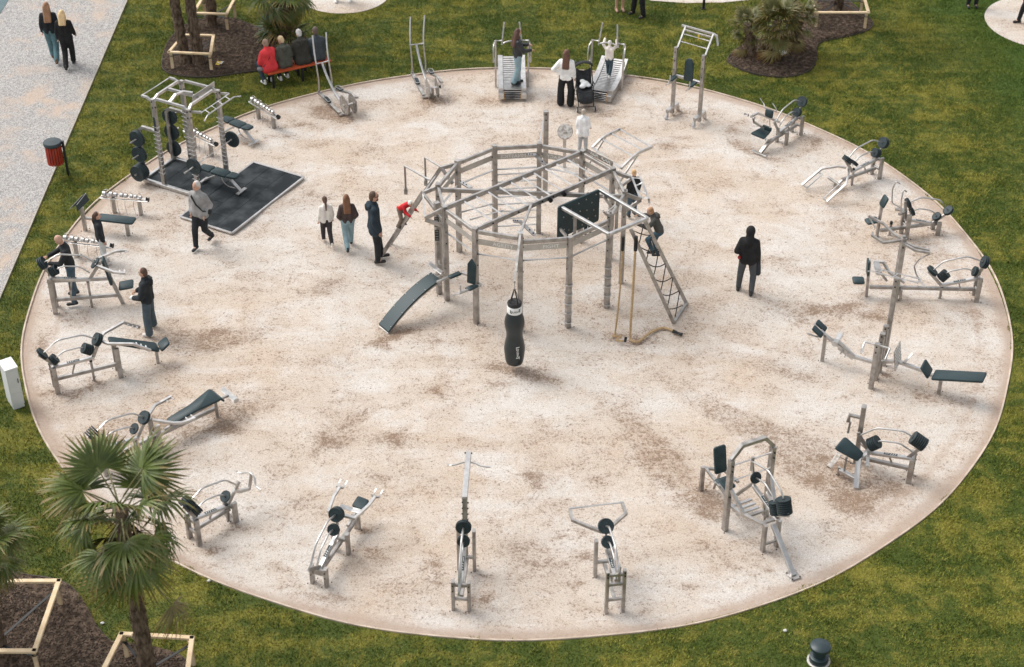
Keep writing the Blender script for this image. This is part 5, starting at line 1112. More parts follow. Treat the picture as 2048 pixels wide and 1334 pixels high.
# ------------------------------------------------------------------ two curved treadmills
mat('tread_orange', (.62, .30, .03), .5)
def treadmill(o, u, label):
    FF = Frame.__new__(Frame); FF.o, FF.u, FF.v = o, u.normalized(), None; FF.v = V((-FF.u.y, FF.u.x, 0)); P = FF.P
    k = Kit('treadmill', label, 'treadmill', P(.8, 0, 0), 'curved treadmills on the far rim'); L = 1.66
    def hz(u_): t = u_/L; return .17+.26*(abs(t-.30)/.7)**2.0 if t > .30 else .17+.10*((.30-t)/.3)**2
    us = [L*i/16 for i in range(17)]
    for sv in (1, -1):
        vs = []; fs = []
        for u_ in us: vs += [P(u_, sv*.37, hz(u_)+.05), P(u_, sv*.24, hz(u_)+.045), P(u_, sv*.24, .03), P(u_, sv*.37, .03)]
        for i in range(16): a = 4*i; b = a+4; fs += [(a, a+1, b+1, b), (a+1, a+2, b+2, b+1), (a+3, a, b, b+3), (a+2, a+3, b+3, b+2)]
        fs += [(0, 3, 2, 1), (64, 65, 66, 67)]
        if sv < 0: fs = [f[::-1] for f in fs]
        mesh('side_panel', vs, fs, M['steel_bright'], k.r)
    n_ = 22
    for i in range(n_):
        u_ = .06+(L-.10)*i/(n_-1); z = hz(u_)+.02; sl = (hz(u_+.02)-hz(u_-.02))/.04; w_ = (L-.10)/(n_-1)*.33
        MB().slab([P(u_-w_, -.235, z-sl*w_), P(u_+w_, -.235, z+sl*w_), P(u_+w_, .235, z+sl*w_), P(u_-w_, .235, z-sl*w_)], .02, V((0, 0, 1)), 0, .003).build('tread_slat', M['steel_bright'], k.r)
    MB().slab([P(.02, -.235, .12), P(L, -.235, .12), P(L, .235, .12), P(.02, .235, .12)], .1, V((0, 0, 1)), 0, .0).build('belt_bed', M['black'], k.r)
    for sv in (1, -1): k.beam(P(-.04, sv*.37, .13), P(-.04, sv*.24, .13), .12, .18, 'steel_bright', 'front_block'); k.beam(P(-.09, sv*.232, .04), P(-.03, sv*.232, .24), .02, .05, 'tread_orange', 'reflector')
    for i in range(5): k.rod([P(-.08+.03*i*.6, -.225, .06+.042*i), P(-.08+.03*i*.6, .225, .06+.042*i)], .016, 'steel_bright', 'roller_bar', 0)
    for sv in (1, -1):
        k.beam(P(.78, sv*.44, -.02), P(.86, sv*.44, 1.30), .05, .06, 'steel_bright', 'upright'); k.rod([P(.86, sv*.44, 1.30), P(.86, sv*.27, 1.30)], .025, name='cross_piece', bend=0)
        k.rod([P(.86, sv*.27, 1.18), P(.86, sv*.25, 1.34), P(.98, sv*.20, 1.78)], .024, name='tall_handle', bend=.04)
        k.rod([P(.86, sv*.47, 1.26), P(.70, sv*.50, 1.16), P(.62, sv*.50, .92), P(.72, sv*.50, .72), P(.80, sv*.48, .70), P(.84, sv*.47, .80)], .016, name='side_loop', bend=.12)
    k.rod([P(.86, .27, 1.20), P(.90, .16, 1.24), P(.92, 0, 1.26), P(.90, -.16, 1.24), P(.86, -.27, 1.20)], .022, name='front_bar', bend=.06)
treadmill(V((-.09, 8.98, 0)), V((-.02, 1, 0)), 'curved steel treadmill under the person in the black leather jacket'); treadmill(V((2.20, 8.92, 0)), V((.30, .95, 0)), 'curved steel treadmill under the small person in cream holding its handles')
# ------------------------------------------------------------------ chin up frame with dip seat
A, B = V((4.11, 8.18, 0)), V((4.78, 7.73, 0)); d = (B-A).normalized(); n = V((-d.y, d.x, 0)); zz = V((0, 0, 1)); aa = math.atan2(d.y, d.x)
k = Kit('chin_up_frame', 'two post chin up frame with sloping ladder top and dark dip seat', 'chin up frame', (A+B)/2)
for P_ in (A, B):
    k.post(P_, 1.92, .09, 'steel', 'post', .09, aa, z0=.02)
    k.bar([P_-n*.30+zz*.0+V((0, 0, -.02)), P_-n*.26+zz*.20, P_+n*.22+zz*.20, P_+n*.30+zz*-.02], .10, .06, 'steel_bright', 'foot')
    k.beam(P_+zz*1.84+n*.06, P_+n*.46+zz*2.32, .05, .06, 'steel_bright', 'top_arm')
    for z in (1.8, 1.55, 1.3): k.bolt(P_-n*.05+zz*z, -n, .015)
for t in (.35, .68): k.rod([A+n*(.06+.4*t)+zz*(1.84+.48*t), B+n*(.06+.4*t)+zz*(1.84+.48*t)], .02, name='rung', bend=0)
k.bar([A+n*.46+zz*2.32-d*.12, A+n*.46+zz*2.32, B+n*.46+zz*2.32, B+n*.44+zz*2.30+d*.10, B+n*.30+zz*2.12+d*.22], .045, .045, name='pull_up_bar'); k.beam(A+n*.40+zz*2.25, B+n*.40+zz*2.25, .045, name='pull_up_bar')
k.beam(A.lerp(B, .55)+n*.36+zz*2.24, A.lerp(B, .55)+n*.34+zz*2.10, .03, .03, 'yellow', 'tag')
k.beam(A+d*.04+zz*1.12, A+d*.26+zz*1.12+n*.02, .06, .07, 'steel_bright', 'seat_bar'); k.beam(B-d*.04+zz*1.12, B-d*.26+zz*1.12+n*.02, .06, .07, 'steel_bright', 'seat_bar')
c_ = (A+B)/2
k.pad([c_-d*.13+zz*1.06-n*.01, c_+d*.13+zz*1.06-n*.01, c_+d*.13+zz*1.58-n*.01, c_+d*.06+zz*1.70-n*.01, c_-d*.06+zz*1.70-n*.01, c_-d*.13+zz*1.58-n*.01], .05, name='back_pad', r=.03)
for t in (.06, .94):
    q = A.lerp(B, .02 if t < .5 else .80)
    q = A.lerp(B, .08) if t < .5 else A.lerp(B, .80)
    k.pad([q-d*.06-n*.34+zz*1.16, q+d*.06-n*.34+zz*1.16, q+d*.06-n*.06+zz*1.16, q-d*.06-n*.06+zz*1.16], .05, name='arm_pad', r=.02); k.beam(q-n*.02+zz*1.09, q-n*.42+zz*1.09, .05, .05, 'steel_bright', 'arm'); k.rod([q-n*.42+zz*1.09, q-n*.54+zz*1.09], .016, name='grip', bend=0); k.rod([q-n*.36+zz*1.1, q-n*.36+zz*1.28], .015, name='grip', bend=0)
# ------------------------------------------------------------------ stepped posts with multi grip, right
k = Kit('stepped_posts', 'row of three waist high posts beside one tall post topped with a multi grip bar', 'workout posts', G(d3(220, 1170)))
pb4 = [G(d3(*q)) for q in ((169, 1272), (207, 1203), (236, 1140), (270, 1078))]; dd = (pb4[3]-pb4[0]).normalized(); sd_ = V((dd.y, -dd.x, 0)); aa = math.atan2(dd.y, dd.x)
for i, (g, h) in enumerate(zip(pb4, (1.12, 1.17, 1.17, 2.17))):
    k.post(g, h, .10, 'steel', 'post', .10, aa)
    for z in (h-.06, h-.2): k.bolt(g+V((0, 0, z))-dd*.052, -dd, .018)
    if i < 3: k.bolt(g+V((0, 0, h-.05))+sd_*.055, sd_, .016)
hb = pb4[0]+V((0, 0, 1.08)); k.rod([hb-sd_*.25-dd*.28+V((0, 0, -.1)), hb-sd_*.26, hb+sd_*.26, hb+sd_*.25-dd*.28+V((0, 0, -.1))], .022, name='dip_handle', bend=.03)
t4 = pb4[3]+V((0, 0, 2.17)); lat = (G(d3(560, 420), 2.17)-G(d3(225, 340), 2.17)).normalized(); fw_ = V((-lat.y, lat.x, 0))
for o_ in (.0, .16): k.rod([t4-lat*.44+fw_*o_, t4+lat*.44+fw_*o_], .017, name='grip_bar', bend=0)
k.rod([t4-lat*.60+fw_*-.02, t4-lat*.44+fw_*.08], .017, name='grip_bar', bend=0); k.rod([t4+lat*.62+fw_*-.10, t4+lat*.44+fw_*.10], .017, name='grip_bar', bend=0)
for q in (-.40, -.08, .10, .40): k.rod([t4+lat*q, t4+lat*(q+.06)+fw_*.16], .015, name='grip', bend=0)
# ------------------------------------------------------------------ four armed post
g = G(d3(357, 553)); k = Kit('four_armed_post', 'single tall post with four bent steel arms at its top, on the right', 'workout post', g)
k.post(g, 1.60, .11, 'steel', 'post', .13, .2); tz = V((g.x, g.y, 1.54))
k.beam(tz+V((0, 0, .06)), tz+V((0, 0, .11)), .07, name='cap')
for z in (1.5, 1.38): k.bolt(V((g.x, g.y-.07, z)), V((0, -1, 0)), .018)
for pts in ([(1555, 1255), (1400, 1275), (1310, 1215), (1315, 1195)], [(1555, 1250), (1480, 1200), (1400, 1120), (1285, 1060)]):
    k.bar([G(b3(*q), 1.50+(.0 if i < 2 else .03)) for i, q in enumerate(pts)], .045, .05, 'steel', 'arm')
p = G(b3(1285, 1060), 1.52); k.rod([p, p+V((.02, -.05, -.03)), G(b3(1335, 1155), 1.28)], .016, name='hook', bend=.03)
for pts in ([(425, 95), (530, 140), (645, 165)], [(430, 110), (530, 165), (650, 185)]): k.bar([G(d3(*q), 1.52) for q in pts], .045, .05, 'steel', 'arm')
k.rod([G(b4(978, 350), 1.50), G(b4(905, 385), 1.34), G(b4(873, 430), 1.15), G(b4(885, 480), .98), G(b4(908, 520), .86)], .018, 'steel', 'hook', .05)
# ------------------------------------------------------------------ combined back and abdominal station
F = Frame(b4(275, 1040), b4(1040, 1255)); aa = math.atan2(F.u.y, F.u.x)
k = Kit('back_trainer', 'floor trainer with split dark pads, studded foot plate and a dark bench', 'gym machine', F.P(1.3, 0, 0))
k.post(F.P(0, 0, 0), .66, .07, 'steel', 'leg', .07, aa); k.post(F.P(2.50, 0, 0), .36, .07, 'steel', 'leg', .07, aa)
k.bar([F.P(-.12, 0, .72), F.P(.05, 0, .60), F.P(.68, 0, .30), F.P(1.05, 0, .30), F.P(1.55, 0, .48), F.P(2.2, 0, .42)], .07, .06, 'steel_bright', name='spine')
for sv in (1, -1):
    k.pad([F.P(-.24, sv*.035, .86), F.P(-.02, sv*.035, .70), F.P(-.02, sv*.20, .70), F.P(-.24, sv*.20, .86)][::1 if sv > 0 else -1], .045, name='thigh_pad', r=.03); k.rod([F.P(-.10, sv*.16, .66), F.P(-.34, sv*.20, .70)], .016, name='grip', bend=0)
    k.rod([F.P(.42, sv*.04, .40), F.P(.40, sv*.16, .40)], .016, name='foot_peg', bend=0); k.rod([F.P(.52, sv*.04, .36), F.P(.50, sv*.18, .36)], .016, name='foot_peg', bend=0)
k.roller(F.P(.26, -.20, .62), F.P(.26, .20, .62), .06); k.beam(F.P(.26, 0, .60), F.P(.66, 0, .32), .05, .06, 'steel_bright', 'roller_arm'); k.bar([F.P(.30, .02, .40), F.P(.62, .02, .24), F.P(.66, .02, .30)], .05, .05, name='sub_frame')
fp = [F.P(1.60, -.24, .40), F.P(1.60, .20, .40), F.P(1.52, .20, .86), F.P(1.52, -.24, .86)]; fpn = (fp[1]-fp[0]).cross(fp[2]-fp[1]).normalized()
o = MB().slab(fp, .02, None, 0, .002).build('foot_plate', M['steel_dull'], k.r)
if fpn.dot(CAM-fp[0]) < 0: fpn = -fpn
for i in range(5):
    for j in range(6):
        c_ = fp[0].lerp(fp[1], .1+.2*i).lerp(fp[3].lerp(fp[2], .1+.2*i), .08+.168*j)+fpn*(.003 if fpn.dot((fp[1]-fp[0]).cross(fp[2]-fp[1])) > 0 else .024)
        MB().lathe(c_, fpn, [(.03, -.004), (.03, .004)], 10).build('stud', M['white_paint'], o)
k.rod([F.P(1.70, -.02, .50), F.P(1.80, .22, .62)], .03, 'steel', name='heel_bar', bend=0)
k.pad([F.P(2.10, -.17, .62), F.P(2.28, -.17, .40), F.P(2.28, .17, .40), F.P(2.10, .17, .62)][::-1][::-1], .05, name='shoulder_pad', r=.03); k.pad([F.P(2.32, -.17, .42), F.P(3.34, -.17, .70), F.P(3.34, .17, .70), F.P(2.32, .17, .42)], .05, name='bench_pad', r=.03)
k.beam(F.P(2.2, 0, .36), F.P(2.8, 0, .50), .06, name='bench_beam')
# ------------------------------------------------------------------ litter bin, cabinet, bollard light, orange bench
g = G((121, 350)); k = Kit('litter_bin', 'round litter bin with vertical red slats and dark lid beside the gravel path', 'litter bin', g)
cz = .36; cb = g+V((-.06, 0, 0))
shade_auto(MB().lathe(cb, (0, 0, 1), [(.17, cz), (.175, cz+.02), (.175, .86), (.17, .87)], 24).build('liner', M['black'], k.r), 40)
for i in range(18):
    t = 2*PI*i/18; u_ = V((math.cos(t), math.sin(t), 0)); k.beam(cb+u_*.19+V((0, 0, cz-.01)), cb+u_*.19+V((0, 0, .84)), .05, .018, 'red_slat', 'slat', up=u_)
shade_auto(MB().lathe(cb, (0, 0, 1), [(.19, .86), (.225, .87), (.225, .93), (.21, .95), (.02, .965)], 28).build('lid', M['dark_teal'], k.r), 40)
k.post(g+V((.19, .02, 0)), .95, .05, 'black', 'post', .07, 0, False)
for z in (.5, .8): k.beam(g+V((.10, .01, z)), g+V((.18, .02, z)), .03, .04, 'black', 'bracket')
# white cabinet: a slim box leaning away in perspective
g = G((36, 812)); k = Kit('white_cabinet', 'tall white metal cabinet standing on the grass at the left edge', 'cabinet', g)
u_ = (G((50, 812))-G((27, 820))).normalized(); v_ = V((-u_.y, u_.x, 0)); w_ = .25; dpt = .38; hh = HT(G((36, 818)), 748); b0 = G((27, 820)); zz = V((0, 0, 1))
def cbox(a, b, c, d, e, f, name, m): 
    q = [b0+u_*x+v_*y+zz*z for z in (e, f) for x, y in ((a, c), (b, c), (b, d), (a, d))]
    return mesh(name, q, [(3, 2, 1, 0), (4, 5, 6, 7), (0, 1, 5, 4), (1, 2, 6, 5), (2, 3, 7, 6), (3, 0, 4, 7)], M[m], k.r)
mat('cabinet_grey', (.60, .62, .61), .5, col2=(.56, .58, .57), scale=3)
hh = .97
cbox(.01, w_-.01, .01, dpt-.01, -.02, .08, 'plinth', 'cabinet_grey'); cbox(0, w_, 0, dpt, .08, hh, 'body', 'cabinet_grey'); cbox(-.012, w_+.012, -.012, dpt+.012, hh, hh+.03, 'roof', 'white_paint'); cbox(.012, w_-.012, -.008, .0, .40, hh-.02, 'door', 'cabinet_grey'); cbox(.012, w_-.012, -.008, .0, .10, .385, 'lower_panel', 'cabinet_grey'); cbox(w_-.05, w_-.035, -.018, -.008, .62, .72, 'handle', 'black')
# bollard light
g = G((1637, 1321)); k = Kit('bollard_light', 'dark round bollard light standing in the grass at the bottom edge', 'bollard', g)
shade_auto(MB().lathe(g, (0, 0, 1), [(.20, -.02), (.20, .008), (.19, .012)], 28).build('base_plate', M['panel_steel'], k.r), 40)
shade_auto(MB().lathe(g, (0, 0, 1), [(.165, .0), (.165, .12), (.15, .13)], 28).build('foot', M['dark_teal'], k.r), 40); shade_auto(MB().lathe(g, (0, 0, 1), [(.11, .13), (.11, .30)], 24).build('stem', M['dark_teal'], k.r), 40); shade_auto(MB().lathe(g, (0, 0, 1), [(.14, .29), (.175, .31), (.175, .36), (.16, .375), (.02, .39)], 28).build('cap', M['dark_teal'], k.r), 40)
# orange bench
PA, PB = G((538, 171)), G((664, 143)); d = (PB-PA).normalized(); n = V((-d.y, d.x, 0)); BL = (PB-PA).length; aa = math.atan2(d.y, d.x)
k = Kit('park_bench', 'long orange slatted backless bench with black legs where four people sit', 'bench', (PA+PB)/2)
for i in range(5): k.beam(PA-d*.06+n*(-.20+.10*i)+V((0, 0, .44)), PB-d*.08+n*(-.20+.10*i)+V((0, 0, .44)), .085, .035, 'bench_wood', 'slat')
for t in (.04, .5, .90):
    for s_ in (-.18, .18): k.post(PA+d*(BL*t)+n*s_, .42, .06, 'black', 'leg', .05, aa, False)
    k.beam(PA+d*(BL*t)-n*.2+V((0, 0, .40)), PA+d*(BL*t)+n*.2+V((0, 0, .40)), .05, .04, 'black', 'crossbar')
BENCH = (PA, d, n, BL)
# ------------------------------------------------------------------ people
def _cone(mb, a, b, ra, rb, seg=10, flat=1.0, fax=None):
    """round ended tapered limb; flat squashes it along fax"""
    a, b = V(a), V(b); d = b-a; L = d.length
    if L < 1e-5: d = V((0, 0, 1)); L = 1e-5
    x, y, d = basis(d); prof = []
    for i in range(4): t = -PI/2+PI/2*(i+.35)/4; prof.append((ra*math.cos(t), ra*math.sin(t)))
    prof.append((ra, 0)); prof.append((rb, L))
    for i in range(4): t = PI/2*(i+.65)/4; prof.append((rb*math.cos(t), L+rb*math.sin(t)))
    vs = []
    for r, h in prof:
        for k_ in range(seg):
            t = 2*PI*k_/seg; q = x*(r*math.cos(t))+y*(r*math.sin(t))
            if flat != 1.0 and fax is not None: q = q-fax*(q.dot(fax)*(1-flat))
            vs.append(a+d*h+q)
    n = len(prof); fs = [(i*seg+k_, i*seg+(k_+1) % seg, (i+1)*seg+(k_+1) % seg, (i+1)*seg+k_) for i in range(n-1) for k_ in range(seg)]
    fs += [tuple(range(seg-1, -1, -1)), tuple((n-1)*seg+k_ for k_ in range(seg))]
    mb.add(vs, fs)
def _ell(mb, c, r, seg=14, rings=9, R3=None):
    c = V(c); vs = []; fs = []
    for i in range(1, rings):
        p = PI*i/rings
        for k_ in range(seg):
            t = 2*PI*k_/seg; q = V((r[0]*math.sin(p)*math.cos(t), r[1]*math.sin(p)*math.sin(t), r[2]*math.cos(p)))
            vs.append(c+(R3 @ q if R3 is not None else q))
    n = rings-1; top = len(vs); vs.append(c+(R3 @ V((0, 0, r[2])) if R3 is not None else V((0, 0, r[2])))); vs.append(c-(R3 @ V((0, 0, r[2])) if R3 is not None else V((0, 0, r[2]))))
    for i in range(n-1): fs += [(i*seg+k_, (i+1)*seg+k_, (i+1)*seg+(k_+1) % seg, i*seg+(k_+1) % seg) for k_ in range(seg)]
    fs += [(top, k_, (k_+1) % seg) for k_ in range(seg)]+[(top+1, (n-1)*seg+(k_+1) % seg, (n-1)*seg+k_) for k_ in range(seg)]
    mb.add(vs, fs)
def skin_over(mb, voxel, smooth=3):
    """one continuous surface over the joined limbs"""
    me = bpy.data.meshes.new('tmp'); me.from_pydata([tuple(v) for v in mb.v], [], mb.f); me.update()
    ob = bpy.data.objects.new('tmp', me); COL.objects.link(ob)
    r = ob.modifiers.new('r', 'REMESH'); r.mode = 'VOXEL'; r.voxel_size = voxel; r.adaptivity = 0
    if smooth: s_ = ob.modifiers.new('s', 'SMOOTH'); s_.factor = .5; s_.iterations = smooth
    dg = bpy.context.evaluated_depsgraph_get(); out = bpy.data.meshes.new_from_object(ob.evaluated_get(dg))
    bpy.data.objects.remove(ob); bpy.data.meshes.remove(me); return out
def cloth(col, rough=.85):
    col = tuple(.006+c*.98 for c in col); nm = 'cloth_%02x%02x%02x' % tuple(int(min(1, c)*255) for c in col)+('s' if rough < .6 else '')
    if nm not in M: mat(nm, col, rough, 0, .25 if rough > .6 else .4, col2=tuple(min(1, c*1.35+.004) for c in col), scale=7, bump=.5, bscale=14)
    return M[nm]
SKIN = mat('skin', (.50, .29, .20), .55, 0, .35, col2=(.56, .34, .25), scale=20)
LIP = mat('lip', (.36, .13, .11), .5); EYE = mat('eye_dark', (.02, .015, .012), .3)
LEGS = {
 'stand': dict(lk=(-.10, .03, .49), la=(-.12, 0, .08), rk=(.10, .03, .49), ra=(.12, .02, .08)),
 'apart': dict(lk=(-.15, .03, .49), la=(-.20, .0, .08), rk=(.15, .03, .49), ra=(.20, .03, .08)),
 'walk': dict(lk=(-.09, .17, .50), la=(-.08, .24, .09), rk=(.09, .03, .48), ra=(.08, -.27, .14)),
 'walk2': dict(rk=(.09, .17, .50), ra=(.07, .24, .09), lk=(-.09, .03, .48), la=(-.07, -.27, .14)),
 'sit': dict(lk=(-.13, .43, .93), la=(-.13, .46, .52), rk=(.13, .43, .93), ra=(.13, .40, .52))}
ARMS = {'down': ((.215, -.03, 1.13), (.225, .06, .89)), 'pocket': ((.26, -.08, 1.13), (.185, .07, .93)), 'hip': ((.36, -.08, 1.16), (.18, .03, 1.03)), 'fwd': ((.24, .12, 1.14), (.13, .36, 1.10)), 'lap': ((.25, .06, 1.13), (.12, .28, 1.02)), 'up': ((.30, .10, 1.50), (.26, .24, 1.74)), 'swingf': ((.215, .05, 1.14), (.22, .22, .94)), 'swingb': ((.22, -.12, 1.14), (.26, -.20, .92)), 'hold': ((.25, .06, 1.13), (.10, .27, 1.06))}
def person(loc, face, H, label, legs='stand', arms=('down', 'down'), top=(.02, .02, .02), bottom=(.02, .02, .02), shoe=(.02, .02, .02), hair=((.08, .04, .02), 'short'), lean=0.0, look=0.0, nod=0.0, long=0.0, wide=0.0, flare=0.0, bulk=0.0, bare=False, extras=None, gloss=False, joints=None, up=None, seat=None, group=None):
    """face: world angle of the chest; lean: forward bend at the hips; seat: height of the seat when sitting"""
    s_ = H/1.78; loc = V(loc); ca, sa = math.cos(face), math.sin(face)
    right, fwd = V((sa, -ca, 0)), V((ca, sa, 0)); upv = V((0, 0, 1))
    dz = 0.0
    if seat is not None: dz = seat/s_-.86
    if up is not None: right, fwd, upv = up
    def W(p): return loc+(right*p[0]+fwd*p[1]+upv*(p[2]+dz))*s_
    def bend(p):      # upper body leans about the hips
        y, z = p[1], p[2]-.94; c_, n_ = math.cos(lean), math.sin(lean); return (p[0], y*c_+z*n_, .94-y*n_+z*c_)
    J = dict(LEGS[legs]); 
    (el, wl), (er, wr) = ARMS[arms[0]], ARMS[arms[1]]
    J.update(le=bend((-el[0], el[1], el[2])), lw=bend((-wl[0], wl[1], wl[2])), re=bend(er), rw=bend(wr))
    if seat is not None:
        for q in ('lk', 'rk', 'la', 'ra'): pass
        J['lk'] = (-.12, .42, .92); J['rk'] = (.12, .42, .92); J['la'] = (-.13, .46, .09-dz); J['ra'] = (.12, .42, .09-dz)
        if joints and joints.get('feet_back'): J['la'] = (-.13, .16, .09-dz); J['ra'] = (.12, .20, .09-dz)
    if joints: J.update({a: b for a, b in joints.items() if a in J})
    J = {a: W(b) for a, b in J.items()}
    hip = {-1: W((-.095, 0, .92)), 1: W((.095, 0, .92))}; sh = {-1: W(bend((-.160, -.01, 1.40))), 1: W(bend((.160, -.01, 1.40)))}
    neck = W(bend((0, -.01, 1.47))); hc = W(bend((0, .02, 1.655))) if nod == 0 else W(bend((0, .02+.09*math.sin(nod), 1.655-.05*(1-math.cos(nod)))))
    # head frame
    hf = (fwd*math.cos(look)-right*math.sin(look)); hr = (right*math.cos(look)+fwd*math.sin(look)); tilt_ = lean*.55+nod
    hu = (upv*math.cos(tilt_)+hf*math.sin(tilt_)); hf2 = (hf*math.cos(tilt_)-upv*math.sin(tilt_)); R3 = Matrix((hr, hf2, hu)).transposed()
    def Hd(p): return hc+R3 @ (V(p)*s_)
    root = thing('person', label, 'person', (loc.x, loc.y, loc.z), group)
    def put(me, name, mats, smooth=True):
        me.transform(Matrix.Translation(-root.location)); me.materials.clear()
        for m_ in mats: me.materials.append(m_)
        me.polygons.foreach_set('use_smooth', [smooth]*len(me.polygons)); o = bpy.data.objects.new(name, me); link(o, root); return o
    # --- the body, one surface
    mb = MB(); r_ = s_
    _ell(mb, hc+hu*.015*s_, (.076*r_, .094*r_, .112*r_), R3=R3); _ell(mb, Hd((0, .02, -.055)), (.058*r_, .070*r_, .066*r_), R3=R3)
    _cone(mb, Hd((0, .088, .0)), Hd((0, .106, -.028)), .010*r_, .015*r_, 8)
    for e in (-1, 1): _ell(mb, Hd((e*.079, -.005, -.01)), (.012*r_, .022*r_, .033*r_), 8, 6, R3)
    _cone(mb, neck-(neck-hc)*.15, neck.lerp(hc, .55), .058*r_, .052*r_)
    for e in (-1, 1): _cone(mb, W(bend((e*.07, 0, 1.37))), W((e*.07, 0, 1.0)), .095*r_, .10*r_)
    _cone(mb, W(bend((-.14, -.01, 1.40))), W(bend((.14, -.01, 1.40))), .062*r_, .062*r_); _cone(mb, hip[-1], hip[1], .10*r_, .10*r_)
    arms_ = {-1: (J['le'], J['lw']), 1: (J['re'], J['rw'])}; legs_ = {-1: (J['lk'], J['la']), 1: (J['rk'], J['ra'])}
    for e in (-1, 1):
        el_, wr_ = arms_[e]; kn, an = legs_[e]
        _cone(mb, sh[e], el_, .052*r_, .040*r_); _cone(mb, el_, wr_, .040*r_, .027*r_)
        _cone(mb, hip[e], kn, .088*r_, .056*r_); _cone(mb, kn, kn.lerp(an, .35)-fwd*.015*s_, .056*r_, .056*r_); _cone(mb, kn.lerp(an, .35)-fwd*.015*s_, an, .055*r_, .036*r_)
        _cone(mb, an, an+fwd*.13*s_-upv*.045*s_, .036*r_, .028*r_)
        hd = (wr_-el_).normalized(); _cone(mb, wr_, wr_+hd*.07*s_, .026*r_, .036*r_, 8, .55, right if abs(hd.dot(right)) < .8 else fwd)
    me = skin_over(mb, .021*s_, 2)
    # fingers, eyes and mouth join the same mesh
    fb = MB()
    for e in (-1, 1):
        el_, wr_ = arms_[e]; hd = (wr_-el_).normalized(); ac = fwd-hd*fwd.dot(hd)
        ac = ac.normalized() if ac.length > .2 else (upv-hd*upv.dot(hd)).normalized(); pn = hd.cross(ac)*(-e)
        for i, ln in enumerate((.062, .072, .068, .052)):
            b0 = wr_+hd*.075*s_+ac*((1.5-i)*.019*s_); k1 = b0+(hd*.85+pn*-.35).normalized()*ln*.55*s_; k2 = k1+(hd*.5+pn*-.85).normalized()*ln*.5*s_
            fb.tube([b0-hd*.02*s_, b0, k1, k2], [.0105*s_, .0105*s_, .0095*s_, .007*s_], 6)
        t0 = wr_+hd*.025*s_+ac*.026*s_; fb.tube([t0, t0+(hd*.6+ac*.7).normalized()*.035*s_, t0+(hd*.9+ac*.4).normalized()*.062*s_], [.013*s_, .011*s_, .008*s_], 6)
    nf = len(fb.f); eb = MB()
    for e in (-1, 1): _ell(eb, Hd((e*.033, .083, .012)), (.011*r_, .008*r_, .008*r_), 8, 6, R3)
    ne = len(eb.f); lb = MB(); lb.tube([Hd((-.024, .082, -.062)), Hd((0, .090, -.060)), Hd((.024, .082, -.062))], .006*s_, 5)
    nb = len(me.polygons); v0 = [v.co.copy() for v in me.vertices]; f0 = [tuple(p.vertices) for p in me.polygons]; bpy.data.meshes.remove(me)
    allv = list(v0); allf = list(f0)
    for q in (fb, eb, lb):
        n_ = len(allv); allv += q.v; allf += [tuple(i+n_ for i in f) for f in q.f]
    me = bpy.data.meshes.new('body'); me.from_pydata([tuple(v) for v in allv], [], allf); me.update()
    put(me, 'body', [SKIN, EYE, LIP]); idx = [0]*(nb+nf)+[1]*ne+[2]*(len(allf)-nb-nf-ne); me.polygons.foreach_set('material_index', idx)
    # --- clothes
    mb = MB(); t_ = .020+bulk
    for e in (-1, 1):
        _cone(mb, W(bend((e*.075, -.005, 1.36))), W(bend((e*.07, 0, 1.08))), (.092+t_*.8)*r_, (.088+t_*.8)*r_); _cone(mb, W(bend((e*.07, 0, 1.08))), W((e*(.075+wide), 0, .95-long)) if seat is None else W((e*.085, .0, .93)), (.088+t_*.8)*r_, (.100+t_*.8+wide)*r_)
        el_, wr_ = arms_[e]; _cone(mb, sh[e], el_, (.053+t_*.6)*r_, (.044+t_*.6)*r_); _cone(mb, el_, el_.lerp(wr_, .93), (.044+t_*.6)*r_, (.034+t_*.55)*r_)
    _cone(mb, W(bend((-.135, -.01, 1.39))), W(bend((.135, -.01, 1.39))), (.062+t_*.6)*r_, (.062+t_*.6)*r_); _cone(mb, neck-(neck-hc)*.1, neck.lerp(hc, .12), (.07+t_*.5)*r_, (.066+t_*.4)*r_)
    put(skin_over(mb, .022*s_, 2), 'jacket' if bulk > .012 else 'shirt', [cloth(top, .45 if gloss else .85)])
    if not bare:
        mb = MB(); _cone(mb, hip[-1]+upv*.02*s_, hip[1]+upv*.02*s_, .118*r_, .118*r_)
        for e in (-1, 1):
            kn, an = legs_[e]; _cone(mb, hip[e], kn, .110*r_, (.082+flare*.4)*r_); ae = an+upv*.0; _cone(mb, kn, kn.lerp(ae, .97), (.082+flare*.4)*r_, (.064+flare)*r_)
        put(skin_over(mb, .022*s_, 2), 'trousers', [cloth(bottom)])
    else:
        mb = MB(); _cone(mb, hip[-1], hip[1], .12*r_, .12*r_)
        for e in (-1, 1): _cone(mb, hip[e], hip[e].lerp(legs_[e][0], .75), .125*r_, .15*r_)
        put(skin_over(mb, .026*s_, 2), 'skirt', [cloth(bottom)])
    for e in (-1, 1):
        kn, an = legs_[e]; mb = MB(); fd = fwd
        _cone(mb, an-fd*.045*s_-upv*.04*s_, an+fd*.14*s_-upv*.045*s_, .045*r_, .04*r_, 12); _cone(mb, an-fd*.02*s_, an-fd*.02*s_+upv*.03*s_, .046*r_, .045*r_, 10)
        mb.v = [v+upv*max(0.0, (-.078*s_-(v-an).dot(upv))) for v in mb.v]
        o = mesh('shoe', mb.v, mb.f, cloth(shoe, .5), root, True)
    # --- hair
    hcol, style = hair
